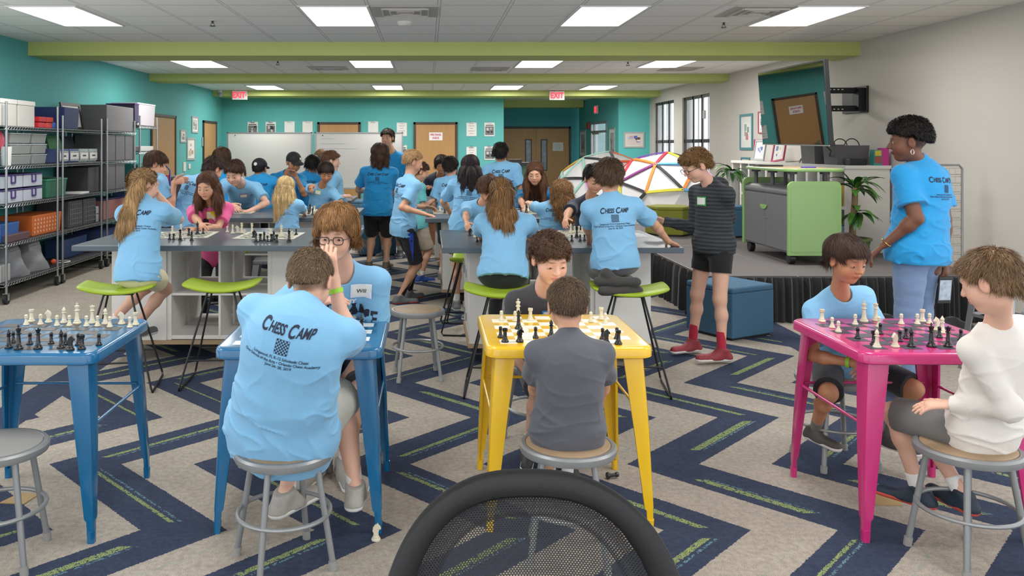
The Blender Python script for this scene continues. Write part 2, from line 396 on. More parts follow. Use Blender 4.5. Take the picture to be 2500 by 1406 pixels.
def sprinkler(px, py, lab):
    p = onz(px, py, CEIL); t = thing('fire_sprinkler', lab, 'sprinkler', p); x, y = p[0], p[1]
    obj('escutcheon', MB().lathe([(.045, -.004), (.045, 0), (.0, 0)][::-1], (x, y, CEIL), 16), TRIM, t)
    mb = MB().cyl((x, y, CEIL-.004), (x, y, CEIL-.03), .012).cyl((x, y, CEIL-.055), (x, y, CEIL-.06), .03); mb.tube([(x-.012, y, CEIL-.03), (x-.02, y, CEIL-.045), (x, y, CEIL-.058)], .003); mb.tube([(x+.012, y, CEIL-.03), (x+.02, y, CEIL-.045), (x, y, CEIL-.058)], .003)
    obj('sprinkler_head', mb, mat('dark_brass', '4a4642', .4, .7), t)
for px, py, lab in ((519, 50, 'ceiling sprinkler left front, near the far left light'), (1767, 54, 'ceiling sprinkler right front, between the right lights'), (678, 149, 'ceiling sprinkler between first two beams, on the left'), (1533, 151, 'ceiling sprinkler between first two beams, on the right')):
    sprinkler(px, py, lab)
p = onz(988, 53, CEIL); tag(obj('smoke_detector', MB().lathe([(0, 0), (.075, 0), (.075, -.02), (.055, -.04), (0, -.045)], p, 24), mat('det_white', 'd8d8d4', .5), smooth=True), 'round white smoke detector under the ceiling beside the vent', 'smoke detector')
# security camera
t = thing('security_camera', 'small white dome security camera at the left end of the third beam', 'camera', (-4.75, 19.2, 2.8))
obj('mount', MB().cyl((-4.75, 19.22, 2.86), (-4.75, 19.22, 2.93), .05), TRIM, t); obj('dome', MB().sph((-4.75, 19.2, 2.83), .06), mat('dome_grey', '9fa0a2', .2), t, smooth=True)
# EXIT signs
RED = mat('exit_red', 'e0394a', .5, emit='ff3b50', es=1.1); SIGNW = mat('sign_white', 'e9e6e3', .5)
def exitsign(x, y, z, w, h, lab, arrow=False, yaw=0):
    t = thing('exit_sign', lab, 'exit sign', (x, y, z))
    obj('sign_case', MB().box(x-w/2, x+w/2, y, y+.05, z-h/2, z+h/2), SIGNW, t, bevel=.004)
    mb = MB(); puttext(mb, 'EXIT', (x-(.018 if arrow else 0), y-.004, z-h*.30), (.78, 0, 0), (0, 0, 1), h*.88, bold=.006)
    if arrow: mb.add([(x+w*.40, y-.004, z+.035), (x+w*.46, y-.004, z), (x+w*.40, y-.004, z-.035)], [(0, 1, 2)])
    obj('exit_letters', mb, RED, t, fix=False)
    obj('bracket', MB().box(x-.03, x+.03, y+.01, y+.04, z+h/2, z+h/2+.03), TRIM, t)
p = at(585, 232, 19.18); exitsign(p[0], 19.18, p[2], .34, .21, 'red and white EXIT sign with arrow hanging at the left of the third beam', True)
p = at(1360, 233, 19.18); exitsign(p[0], 19.18, p[2], .34, .21, 'red and white EXIT sign hanging at the right of the third beam')
t = thing('exit_sign', 'exit sign seen edge-on above the glass hall door', 'exit sign', hallpt(1.9, 2.62, .05))
mb = MB(); hallbox(mb, 1.75, 2.05, 2.5, 2.72, .02, .06); obj('sign_case', mb, SIGNW, t); mb = MB(); hallbox(mb, 1.8, 2.0, 2.53, 2.69, .06, .064); obj('exit_letters', mb, RED, t)
# ================= FURNITURE =============================================
STEEL = mat('grey_enamel_steel', '8f9192', .38, .35); CHROME = mat('chrome_wire', 'a9abad', .3, .8); BLACKP = mat('black_plastic', '1d1e20', .45)
BLKWIRE = mat('black_steel_rod', '2a2a2c', .4, .4); LIME = mat('lime_vinyl', '9bb429', .45, bump=.15, bscale=60)
MASON = mat('hardboard', '9a8266', .55, vary=.12, bscale=14)
def round_stool(x, y, rz, label, z=.45, r=.195, seatcol=None):
    t = thing('round_stool', label, 'stool', (x, y, 0), 0, 'round grey steel stools')
    top = seatcol or MASON
    obj('seat_rim', MB().lathe([(0, -.012), (r-.02, -.012), (r-.004, -.03), (r, -.022), (r, -.004), (r-.008, .004), (r-.022, .004), (r-.026, 0), (0, 0)], (x, y, z), 40), STEEL, t, smooth=True)
    obj('seat', MB().lathe([(0, -.008), (r-.026, -.008), (r-.026, .0045), (r-.032, .007), (0, .007)], (x, y, z), 40), top, t, smooth=True)
    zr = z*.46; rr = r*.82+.03*(1-zr/z)
    for k in range(4):
        a = rz+math.pi/4+k*math.pi/2; c, s = math.cos(a), math.sin(a)
        p0 = (x+c*(r-.06), y+s*(r-.06), z-.015); p1 = (x+c*(r+.015), y+s*(r+.015), .012)
        lg = obj('leg', MB().cyl(p0, p1, .0125, n=12), STEEL, t, smooth=True)
        obj('leg_foot', MB().cyl((x+c*(r+.011), y+s*(r+.011), .035), (x+c*(r+.016), y+s*(r+.016), 0), .0165, n=12), mat('grey_rubber', '8d8c88', .7), lg, smooth=True)
    f = 1-(zr-.012)/(z-.027); rr = (r-.06)+.075*f+.006
    obj('foot_ring', MB().ring((x, y, zr), rr, .009, 40), STEEL, t, smooth=True)
    return t
def tolix_table(x, y, col, label, boardcols, name='blue', z=.79, h=.36):
    t = thing('chess_table', label, 'table', (x, y, 0))
    M = mat(name+'_enamel', col, .28, .0, vary=.05, bscale=3, coat=.6)
    # rounded square top pan
    def rsq(hh, r, n=6):
        P = []
        for cx, cy, a0 in ((hh-r, hh-r, 0), (-hh+r, hh-r, 90), (-hh+r, -hh+r, 180), (hh-r, -hh+r, 270)):
            for k in range(n+1):
                a = math.radians(a0+90*k/n); P.append((x+cx+r*math.cos(a), y+cy+r*math.sin(a)))
        return P
    mb = MB(); prof = [(h-.012, z-.052), (h, z-.046), (h, z-.014), (h-.004, z-.005), (h-.012, z-.0005), (h-.02, z)]
    rings = [rsq(a, .06+(a-h)*.8) for a, b in prof]; n = len(rings[0])
    vs = [(q[0], q[1], prof[i][1]) for i, rr in enumerate(rings) for q in rr]
    fs = [(i*n+k, i*n+(k+1) % n, (i+1)*n+(k+1) % n, (i+1)*n+k) for i in range(len(prof)-1) for k in range(n)]
    fs += [tuple(range(n-1, -1, -1)), tuple((len(prof)-1)*n+k for k in range(n))]
    mb.add(vs, fs); obj('tabletop', mb, M, t, smooth=True)
    # inlaid board: squares alternate
    s = .0735; mb = MB()
    for i in range(8):
        for j in range(8):
            if (i+j) % 2 == 0:
                x0 = x-4*s+i*s; y0 = y-4*s+j*s; mb.box(x0, x0+s, y0, y0+s, z-.001, z+.0012)
    obj('board_squares', mb, mat(name+'_squares', boardcols, .45), t)
    # legs: pressed steel, folded L, tapering and splaying
    for sx in (-1, 1):
        for sy in (-1, 1):
            mb = MB(); lv = []
            for zz, c, wd in ((z-.045, h-.035, .092), (z*.55, h-.015, .070), (.10, h-.002, .040), (0.09, h-.004, .030), (0, h-.002, .026)):
                # outline of folded section: corner at (c,c), arms width wd, thickness .012, rounded corner
                b_ = wd*.28
                sec = [(c-wd, c), (c-b_, c), (c-b_*.3, c-b_*.3), (c, c-b_), (c, c-wd), (c-.012, c-wd), (c-.012, c-b_-.004), (c-b_*.3-.012, c-b_*.3-.012), (c-b_-.004, c-.012), (c-wd, c-.012)]
                lv.append([(x+sx*a, y+sy*b, zz) for a, b in sec])
            n = 10; vs = [p for r_ in lv for p in r_]
            fs = [(i*n+k, i*n+(k+1) % n, (i+1)*n+(k+1) % n, (i+1)*n+k) for i in range(len(lv)-1) for k in range(n)]+[tuple(range(n)), tuple(reversed(range((len(lv)-1)*n, len(lv)*n)))]
            mb.add(vs, fs); lg = obj('leg', mb, M, t, smooth=True, bevel=.003)
            obj('leg_foot', MB().cyl((x+sx*(h-.016), y+sy*(h-.016), .05), (x+sx*(h-.016), y+sy*(h-.016), 0), .017, .014), M, lg, smooth=True)
    zc = z*.60; c = h-.03
    for a, b in (((-c, -c+.03), (-c, c-.03)), ((c, -c+.03), (c, c-.03)), ((-c+.03, c), (c-.03, c))):
        obj('stretcher', MB().cyl((x+a[0], y+a[1], zc), (x+b[0], y+b[1], zc), .007), M, t, smooth=True)
    return t
TZ = .79
TABS = {'left': (-1.745, 3.84), 'mid': (-.555, 3.93), 'yellow': (.61, 3.95), 'pink': (2.17, 3.85)}
tolix_table(*TABS['left'], '0a6290', 'blue metal chess table at the left edge, full set laid out, grey squares', '4e4a4a', 'blue')
tolix_table(*TABS['mid'], '0a6290', 'blue metal chess table behind the large boy in light blue shirt', 'd9e3e6', 'blue_b')
tolix_table(*TABS['yellow'], 'eabb17', 'yellow metal chess table with white squares behind the small boy in grey', 'e9e2d2', 'yellow')
tolix_table(*TABS['pink'], 'c22a72', 'magenta pink metal chess table with dark squares at the right', '3f3a45', 'pink')
round_stool(-.075, 6.02, .12, 'empty round grey stool with hardboard seat standing alone in the centre aisle', z=.48)
round_stool(-.57, 3.33, .5, 'round grey stool under the large boy in light blue shirt', z=.45)
round_stool(.565, 3.39, -.15, 'round grey stool under the small boy in plain grey shirt')
round_stool(2.16, 3.36, .2, 'round grey stool under the boy in white shirt at the right edge')
round_stool(-1.72, 3.35, .15, 'round all-grey stool at the bottom left corner, empty', z=.46, seatcol=mat('grey_seat', '8b8a88', .45))
round_stool(2.13, 4.40, .1, 'round grey stool behind the pink table under the boy with bowl haircut')
round_stool(.62, 4.66, .35, 'round grey stool behind the yellow table under the curly haired boy')
round_stool(-.42, 4.45, .4, 'round grey stool behind the second blue table under the boy with glasses')
# ---- kitchen-height islands ---------------------------------------------
TOP = mat('slate_laminate', '4f5a63', .35, vary=.06, bscale=5); KW = mat('white_melamine', 'dcdad4', .45); PLY = mat('plywood_edge', 'a58b6d', .6)
def island(x0, x1, y0, y1, label, bx0, bx1, doors_left=False):
    cx, cy = (x0+x1)/2, (y0+y1)/2
    t = thing('island_table', label, 'table', (cx, cy, 0), 0, 'tall white worktables with slate tops')
    obj('tabletop', MB().box(x0, x1, y0, y1, .885, .925), TOP, t, bevel=.004)
    by0, by1 = y0+.33, y1-.12; zb, zt = .13, .885; T_ = .035
    def unit(a, b, c, d):   # cubby running a..b in x, open front/back, 2 cols
        mb = MB(); mb.box(a, a+T_, c, d, zb+.03, zt-.01).box(b-T_, b, c, d, zb+.03, zt-.01).box(a+.006, b-.006, c+.006, d-.006, zb+.034, zb+.065).box(a+.006, b-.006, c+.006, d-.006, zt-.045, zt-.015)
        n = max(1, round((b-a)/.38))
        for k in range(1, n): xx = a+(b-a)*k/n; mb.box(xx-.009, xx+.009, c+.002, d-.002, zb+.05, zt-.03)
        mb.box(a+.008, b-.008, c+.009, d-.009, .50, .518)
        return mb
    w = (bx1-bx0)
    a1 = bx0+.42; a2 = bx1-.42
    # end units face the ends (their white side panel faces front), the middle unit is see-through
    for (a, b) in ((bx0, a1), (a2, bx1)):
        mb = MB(); mb.box(a, b, by0, by0+T_, zb+.03, zt).box(a, b, by1-T_, by1, zb+.03, zt).box(a+.004, b-.004, by0+.012, by1-.012, zb+.034, zb+.065).box(a+.004, b-.004, by0+.012, by1-.012, zt-.045, zt-.005)
        m_ = b-.01 if a == bx0 else a
        mb.box(m_, m_+.01, by0+.012, by1-.012, zb+.036, zt-.006)
        for k in (1, 2): yy = by0+(by1-by0)*k/3; mb.box(a+.002, b-.002, yy-.008, yy+.008, zb+.05, zt-.03)
        mb.box(a+.006, b-.006, by0+.012, by1-.012, .50, .518)
        obj('end_cubby', mb, KW, t, bevel=.002)
    obj('centre_cubby', unit(a1, a2, by0+.012, by0+.40), KW, t, bevel=.002)
    obj('rear_cubby', unit(a1, a2, by1-.40, by1-.012), KW, t, bevel=.002)
    obj('base_board', MB().box(bx0-.01, bx1+.01, by0-.01, by1+.01, zb, zb+.03), PLY, t)
    for xx in (bx0+.12, bx1-.12):
        for yy in (by0+.1, by1-.1):
            mb = MB().cyl((xx-.015, yy, .045), (xx+.015, yy, .045), .045, n=16).box(xx-.035, xx+.035, yy-.035, yy+.035, .118, .13).box(xx-.028, xx-.02, yy-.02, yy+.02, .03, .12).box(xx+.02, xx+.028, yy-.02, yy+.02, .03, .12)
            obj('caster', mb, BLACKP, t)
    if doors_left:
        n = 3
        for k in range(n):
            ya = by0+T_+(by1-by0-2*T_)*k/n; yb = by0+T_+(by1-by0-2*T_)*(k+1)/n
            for za, zb_ in ((zb+.07, .497), (.521, zt-.05)):
                dr = obj('cubby_door', MB().box(bx0-.004, bx0+.012, ya+.004, yb-.004, za, zb_), KW, t, bevel=.002)
                obj('door_pull', MB().cyl((bx0-.02, ya+.04, (za+zb_)/2-.03), (bx0-.02, ya+.04, (za+zb_)/2+.03), .005), CHROME, dr)
    return t
ISL = {}
island(-2.60, -.57, 6.12, 7.45, 'tall white island with slate top at front left, two roll-up chess mats on it', -2.43, -.78)
island(.10, 1.83, 6.00, 7.27, 'tall white island with slate top at front right, kneeling boy leaning on it', .31, 1.68, True)
island(-2.60, -.75, 8.50, 9.90, 'tall white island in the second row, left side, behind the girl in pink', -2.4, -.95)
island(-.03, 1.75, 8.40, 9.80, 'tall white island in the second row, right side, boy with hand on its corner', .15, 1.6)
island(-2.60, -1.03, 11.2, 12.3, 'tall white island in the third row, left side, nearest the whiteboards', -2.4, -1.2)
island(-.12, 1.70, 10.9, 12.2, 'tall white island in the third row, right side, teen in navy hoodie beyond it', .1, 1.5)
# ---- lime saddle bar stools ----------------------------------------------
def lime_stool(x, y, rz, label, z=.69):
    t = thing('bar_stool', label, 'bar stool', (x, y, 0), 0, 'lime green saddle bar stools'); R = Matrix.Rotation(rz, 3, 'Z')
    def W(a, b, c): v = R @ Vector((a, b, 0)); return (x+v.x, y+v.y, c)
    nx, ny = 12, 8; hw, hd = .265, .165; vs = []; 
    for lay in (0, 1):
        for i in range(nx+1):
            for j in range(ny+1):
                u = -1+2*i/nx; v = -1+2*j/ny
                e = max(abs(u), abs(v))**8
                zz = z+.045*abs(u)**2.2-.012*(1-v*v)*(1-abs(u))+ (-.004 if lay else -.04)
                if lay: zz -= .012*e
                k = 1-.03*e*(1-lay)
                vs.append(W(u*hw*k*(1-.04*abs(v)**3), v*hd*k, zz))
    n = (nx+1)*(ny+1); fs = []
    for i in range(nx):
        for j in range(ny):
            a = i*(ny+1)+j; fs += [(a, a+1, a+ny+2, a+ny+1), (n+a, n+a+ny+1, n+a+ny+2, n+a+1)]
    bd = [i*(ny+1) for i in range(nx+1)]+[nx*(ny+1)+j for j in range(1, ny+1)]+[i*(ny+1)+ny for i in range(nx-1, -1, -1)]+[j for j in range(ny-1, 0, -1)]
    fs += [(bd[k], bd[(k+1) % len(bd)], n+bd[(k+1) % len(bd)], n+bd[k]) for k in range(len(bd))]
    obj('saddle_seat', MB().add(vs, fs), LIME, t, smooth=True, sub=1)
    obj('seat_mount', MB().add([W(a, b, c) for c in (z-.055, z-.04) for b in (-.07, .07) for a in (-.1, .1)], [(0, 2, 3, 1), (4, 5, 7, 6), (0, 1, 5, 4), (2, 6, 7, 3), (0, 4, 6, 2), (1, 3, 7, 5)]), BLKWIRE, t)
    for s in (-1, 1):
        obj('side_frame', MB().tube([W(s*.09, -.075, z-.045), W(s*.245, -.225, .03), W(s*.25, -.21, .008), W(s*.25, .21, .008), W(s*.245, .225, .03), W(s*.09, .075, z-.045)], .0075), BLKWIRE, t, smooth=True)
    f = .72; a = .09+.155*f
    for sy in (-1, 1):
        b = .075+.15*f
        obj('foot_rest' if sy < 0 else 'rear_rail', MB().cyl(W(-a, sy*b, z-.045-(z-.075)*f), W(a, sy*b, z-.045-(z-.075)*f), .006), BLKWIRE, t, smooth=True)
    return t
lime_stool(-2.12, 5.78, .15, 'lime green bar stool under the girl with the straight ponytail')
lime_stool(-1.43, 5.86, .03, 'empty lime green bar stool at the front left island')
lime_stool(.50, 5.66, -.08, 'lime green bar stool under the girl with the long wavy ponytail')
lime_stool(1.36, 5.70, -.12, 'lime green bar stool under the kneeling boy')
lime_stool(.37, 7.52, 1.45, 'lime green bar stool tucked behind the left end of the front right island, nearer one', .66)
lime_stool(.36, 8.05, 1.5, 'lime green bar stool before the second-row right island, farther one', .66)
lime_stool(-1.93, 7.95, .2, 'lime green bar stool behind the girl in the pink shirt', .66)
# grey stamped metal stools
def metal_stool(x, y, rz, label, z=.62):
    t = thing('metal_stool', label, 'stool', (x, y, 0), 0, 'grey stamped metal stools'); M = mat('galvanised_grey', '8e9294', .35, .6); c_, s_ = math.cos(rz), math.sin(rz)
    def W(a, b, c): return (x+a*c_-b*s_, y+a*s_+b*c_, c)
    def B(mb, a0, a1, b0, b1, z0, z1, k=1.0):
        mb.add([W(a*(k if z_ == z0 else 1), b*(k if z_ == z0 else 1), z_) for z_ in (z0, z1) for b in (b0, b1) for a in (a0, a1)], [(0, 2, 3, 1), (4, 5, 7, 6), (0, 1, 5, 4), (2, 6, 7, 3), (0, 4, 6, 2), (1, 3, 7, 5)])
    mb = MB(); B(mb, -.155, .155, -.155, .155, z-.04, z); obj('seat', mb, M, t, bevel=.012)
    for sx in (-1, 1):
        for sy in (-1, 1):
            mb = MB(); p = [(sx*.15, sy*.15), (sx*.15, sy*.09), (sx*.14, sy*.09), (sx*.14, sy*.14), (sx*.09, sy*.14), (sx*.09, sy*.15)]
            q = [(sx*.21, sy*.21), (sx*.21, sy*.18), (sx*.2, sy*.18), (sx*.2, sy*.2), (sx*.18, sy*.2), (sx*.18, sy*.21)]
            mb.add([W(a, b, z-.03) for a, b in p]+[W(a, b, 0) for a, b in q], [(i, (i+1) % 6, 6+(i+1) % 6, 6+i) for i in range(6)]+[tuple(range(6)), tuple(range(11, 5, -1))]); obj('leg', mb, M, t)
    for f, nm in ((.35, 'upper_brace'), (.72, 'foot_rail')):
        h = .147+.06*f; zz = (z-.03)*(1-f); mb = MB(); 
        for a, b in ((-h, -h), (-h, h), (h, h), (h, -h)): pass
        P = [W(-h, -h, zz), W(-h, h, zz), W(h, h, zz), W(h, -h, zz)]
        for k in range(4): mb.bar(P[k], P[(k+1) % 4], .004, .022)
        obj(nm, mb, M, t)
p = onz(2490, 592, .64); metal_stool(4.20, 6.1, .25, 'grey stamped metal stool at the right edge behind the boy in white', .66)
metal_stool(3.72, 4.9, .1, 'grey stamped metal stool at the far right, behind the boy in white, lower in view', .66)
metal_stool(-1.5, 8.0, .1, 'grey stamped metal stool seen through the open cubbies of the front left island', .58)
metal_stool(-2.3, 10.45, .1, 'grey stamped metal stool between the second and third row islands', .58)
# ---- stage ------------------------------------------------------------------
SZ = .43; SX = 2.60; SY = 7.9; SY1 = 17.2
DECK = mat('charcoal_deck_carpet', '686362', .9, bump=.3, bscale=200, vary=.08); SKIRT = mat('black_skirt_cloth', '18191b', .8, sheen=.3)
t = thing('stage', 'low dark carpeted stage with black pleated skirt along the right side', 'stage', (4, 10, 0))
xs = [SX, 3.48, 4.40, XR-.02]; ysd = [SY, 10.3, 12.7, 15.0, SY1]
for i in range(3):
    for j in range(4):
        d = obj('deck_panel', MB().box(xs[i]+.002, xs[i+1]-.002, ysd[j]+.002, ysd[j+1]-.002, SZ-.07, SZ), DECK, t)
        mb = MB()
        for a in (xs[i]+.003, xs[i+1]-.009): mb.box(a, a+.006, ysd[j], ysd[j+1], SZ-.01, SZ+.002)
        for a in (ysd[j]+.003, ysd[j+1]-.009): mb.box(xs[i], xs[i+1], a, a+.006, SZ-.01, SZ+.002)
        obj('deck_edge', mb, mat('aluminium_edge', 'a8a8aa', .4, .6), d)
def pleats(a, b, n, ox, oy):
    P = []
    for k in range(n*6+1):
        s = k/(n*6); ph = k % 6; off = (.0, .016, .03, .034, .022, .006)[ph]*(.7+.5*math.sin(k*.37+math.sin(k*.11)*3))+.014*math.sin(k*.71)+.01*math.sin(k*.173)
        P.append((a[0]+(b[0]-a[0])*s+ox*off, a[1]+(b[1]-a[1])*s+oy*off))
    m_ = MB(); L_ = len(P); lv = [(SZ-.015, .35), (SZ-.08, .8), (.2, 1.0), (.005, 1.25)]
    vs = [(p[0]+ox*(f-1)*.03, p[1]+oy*(f-1)*.03, z) for z, f in lv for p in P]
    return m_.add(vs, [(i*L_+k, i*L_+k+1, (i+1)*L_+k+1, (i+1)*L_+k) for i in range(3) for k in range(L_-1)])
obj('stage_skirt', pleats((SX-.01, SY-.03), (XR-.03, SY-.03), 46, 0, -1), SKIRT, t, smooth=True, fix=False)
obj('stage_skirt', pleats((SX-.02, SY1), (SX-.02, SY-.02), 120, -1, 0), SKIRT, t, smooth=True, fix=False)
# heap of spare black cloth on the floor by the stage
mb = MB(); rr = random.Random(3); n = 26
vs = []
for i in range(n+1):
    for j in range(n+1):
        u = i/n; v = j/n; e = (math.sin(math.pi*u)*math.sin(math.pi*v))**.45
        vs.append((3.62+1.3*u+.05*math.sin(9*v), 7.06+.66*v+.04*math.sin(11*u), .004+e*(.10+.05*math.sin(17*u+5*v)+.05*math.sin(23*v-8*u)+.03*math.sin(41*u+31*v))))
mb.add(vs, [(i*(n+1)+j, (i+1)*(n+1)+j, (i+1)*(n+1)+j+1, i*(n+1)+j+1) for i in range(n) for j in range(n)])
tag(obj('black_cloth', mb, SKIRT, smooth=True, sub=1), 'crumpled heap of black cloth on the floor before the stage, beside the woman', 'cloth')
# ottomans
def ottoman(name, cx, cy, z0, w, h, col, lab, hexa=False, rz=0):
    t = thing(name, lab, 'ottoman', (cx, cy, z0)); M = mat('ottoman_'+col, col, .85, bump=.3, bscale=150)
    n = 6 if hexa else 4; R_ = w/2/math.cos(math.pi/n)
    poly = [(cx+R_*math.cos(rz+math.pi/n+2*math.pi*k/n), cy+R_*math.sin(rz+math.pi/n+2*math.pi*k/n)) for k in range(n)]
    obj('body', MB().prism(poly, z0+.02, z0+h-.05), M, t, bevel=.012, seg=3)
    obj('seat_pad', MB().prism([(cx+(a-cx)*1.005, cy+(b-cy)*1.005) for a, b in poly], z0+h-.052, z0+h), M, t, bevel=.02, seg=4)
    obj('glides', MB().prism([(cx+(a-cx)*.9, cy+(b-cy)*.9) for a, b in poly], z0, z0+.02), BLACKP, t)
ottoman('ottoman', 2.67, 7.44, 0, .52, .45, '3f6580', 'blue cube ottoman on the floor behind the boy in red socks', hexa=False, rz=.5)
ottoman('ottoman', 3.33, 11.6, SZ, .56, .40, '7c7f2b', 'olive green hexagonal ottoman on the stage before the domes', True, .3)
ottoman('ottoman', 4.05, 11.4, SZ, .52, .42, '3f6580', 'blue ottoman on the stage behind the grey and green cart', False, .3)
ottoman('ottoman', -1.15, 14.6, 0, .6, .72, '48687f', 'tall blue ottoman near the whiteboards, left of the standing staff', True)
ottoman('ottoman', -.8, 12.9, 0, .55, .42, '3f6580', 'blue ottoman on the floor behind the second row islands', False, .2)
# ---- dome tents -------------------------------------------------------------
TW = mat('white_tent_fabric', 'e2e0e0', .8, vary=.03, bscale=3)
def dome(cx, cy, z0, R_, cols, lab, rz):
    t = thing('dome_tent', lab, 'play dome', (cx, cy, z0)); bm = bmesh.new(); bmesh.ops.create_icosphere(bm, subdivisions=2, radius=R_)
    Rm = Matrix.Rotation(rz, 3, 'Z') @ Matrix.Rotation(math.radians(6), 3, 'X')
    for v in bm.verts: v.co = Rm @ v.co
    edges = [(e.verts[0].co.copy(), e.verts[1].co.copy()) for e in bm.edges if e.verts[0].co.z > -.06*R_ and e.verts[1].co.z > -.06*R_]
    bmesh.ops.bisect_plane(bm, geom=bm.verts[:]+bm.edges[:]+bm.faces[:], plane_co=(0, 0, -.1*R_), plane_no=(0, 0, -1), clear_outer=True)
    mb = MB(); vs = [(v.co.x+cx, v.co.y+cy, v.co.z*1.0+z0+.1*R_) for v in bm.verts]; bm.verts.index_update()
    mb.add(vs, [tuple(v.index for v in f.verts) for f in bm.faces]); obj('canopy', mb, TW, t); bm.free()
    for k, (a, b) in enumerate(edges):
        c = cols[(k*5+k//3+k//7) % len(cols)]; pts = []
        for q in range(7):
            p = a.lerp(b, q/6); p = p*(1+.018*math.sin(math.pi*q/6)); pts.append(Vector((p.x+cx, p.y+cy, p.z+z0+.1*R_)))
        cen = Vector((cx, cy, z0+.1*R_)); d = (b-a).normalized(); sv = []
        for p in pts:
            nrm = (p-cen).normalized(); sd = nrm.cross(d).normalized(); p2 = p+nrm*.012
            for ss, hh in ((-1, 0), (1, 0), (1, 1), (-1, 1)): sv.append(p2+sd*ss*.022+nrm*(.006*hh-.012*(1-hh)))
        fs = [(i*4+k_, i*4+(k_+1) % 4, i*4+4+(k_+1) % 4, i*4+4+k_) for i in range(6) for k_ in range(4)]+[(0, 1, 2, 3), (27, 26, 25, 24)]
        obj('pole_sleeve', MB().add(sv, fs), mat('sleeve_'+c, c, .7), t)
dome(3.88, 13.85, SZ, 1.02, ['e07b2a', '5b3f8c', '7d2f74', 'c9c23a', '222226', 'c02a3e', '2f62a8', 'd89ac6', '5aa3d8'], 'right white dome tent with multicoloured pole sleeves', .35)
dome(3.35, 15.9, SZ, 1.02, ['c66fb2', 'e0632a', '7a5aa8', '9fd0c0', '8fb4dd', '2a2a30', 'd9c24a'], 'left white dome tent, partly behind the other one, with coloured pole sleeves', .9)
# ---- teacher cart on the stage ------------------------------------------------
t = thing('teacher_cart', 'mobile grey cabinet cart with bright green end panel on the stage', 'cart', (3.95, 9.2, SZ))
G = mat('cart_green', '8bb26c', .4, coat=.2); GR = mat('cart_grey', '77767a', .45, .2); GD = mat('cart_dark_grey', '5a5a5d', .5, .2)
x0, x1, y0, y1 = 3.70, 4.22, 8.62, 9.85; zb, zt = SZ+.115, SZ+.80
obj('cabinet_body', MB().box(x0+.02, x1-.02, y0+.02, y1-.02, zb, zt-.08), GR, t, bevel=.006)
obj('top_shelf', MB().add([(a, b, c) for b in (y0+.01, y1-.01) for a, c in ((x0, zt-.08), (x1, zt-.08), (x1, zt), (x0+.06, zt), (x0+.02, zt-.02), (x0, zt-.05))], [(0, 1, 2, 3, 4, 5), (11, 10, 9, 8, 7, 6)]+[(i, (i+1) % 6, 6+(i+1) % 6, 6+i) for i in range(6)]), GD, t, smooth=True)
ym = (y0+y1)/2
for k, (a, b) in enumerate(((y0+.03, ym-.003), (ym+.003, y1-.03))):
    d = obj('cabinet_door', MB().box(x0+.005, x0+.02, a, b, zb+.02, zt-.1), GR, t, bevel=.003)
    hy = ym-.05 if k == 0 else ym+.05
    if k == 1: obj('door_pull', MB().extr([(.09*math.cos(q*math.pi/8), -.05*math.sin(q*math.pi/8)) for q in range(9)], (x0+.004, ym+.02, zt-.22), (0, 1, 0), (0, 0, 1), (-1, 0, 0), .012), G, d, label='green half-round door pull')
    else: obj('lock', MB().cyl((x0+.006, ym-.05, zt-.36), (x0-.003, ym-.05, zt-.36), .009), CHROME, d)
def rr_panel(xa, xb, y, th, za, zb_, r=.06):
    P = []
    for cx, cz, a0 in ((xb-r, zb_-r, 0), (xa+r, zb_-r, 90), (xa+.01, za+.01, 180), (xb-.01, za+.01, 270)):
        rad = r if cz > (za+zb_)/2 else .01
        for k in range(7): a = math.radians(a0+90*k/6); P.append((cx+rad*math.cos(a), cz+rad*math.sin(a)))
    return MB().extr(P, (0, y, 0), (1, 0, 0), (0, 0, 1), (0, 1, 0), th)
for yy, nm in ((y0-.015, 'end_panel'), (y1-.02, 'end_panel')):
    e = obj(nm, rr_panel(x0-.01, x1+.02, yy, .035, zb-.02, zt+.06), G, t, bevel=.006, seg=3, label='bright green end panel')
obj('panel_inset', rr_panel(x0+.02, x1-.01, y0-.018, .004, zb+.02, zt+.03, .05), mat('cart_green_inset', '87ae68', .35, coat=.3), t)
for xx in (x0+.06, x1-.06):
    for yy in (y0+.08, y1-.08):
        obj('caster', MB().cyl((xx-.03, yy, SZ+.06), (xx+.03, yy, SZ+.06), .058, n=20).box(xx-.04, xx+.04, yy-.035, yy+.035, SZ+.10, SZ+.12), BLACKP, t, bevel=.006)
P = []
for cx, cy, rx, a0 in ((x1-.05, y1-.15, .14, 0), (x0+.12, y1-.15, .14, 90), (x0+.12, y0+.1, .14, 180), (x1-.05, y0+.1, .14, 270)):
    for k in range(7): a = math.radians(a0+90*k/6); P.append((cx+rx*math.cos(a), cy+rx*math.sin(a)))
obj('raised_top', MB().prism(P, zt+.155, zt+.19), G, t, bevel=.012, seg=3)
cx_, cy_ = (x0+x1)/2, (y0+y1)/2
obj('top_surface', MB().prism([(cx_+(a-cx_)*.93, cy_+(b-cy_)*.96) for a, b in P], zt+.188, zt+.1915), mat('maple_laminate', 'c9b18c', .4), t)
for xx, yy in ((x0+.09, y0+.12), (x0+.09, ym), (x1-.09, y0+.12), (x1-.09, y1-.15), (x0+.09, y1-.15)):
    obj('post', MB().cyl((xx, yy, zt), (xx, yy, zt+.16), .022).cyl((xx, yy, zt+.13), (xx, yy, zt+.157), .05), GD, t, smooth=True)
def loose(name, mb, m, lab, cat, group=None, **k): return tag(obj(name, mb, m, **k), lab, cat, group)
zt2 = zt+.1915
loose('tablet_case', MB().box(3.72, 4.0, 9.45, 9.62, zt2, zt2+.018), BLACKP, 'slim black case lying on the green-edged cart top', 'case', bevel=.006)
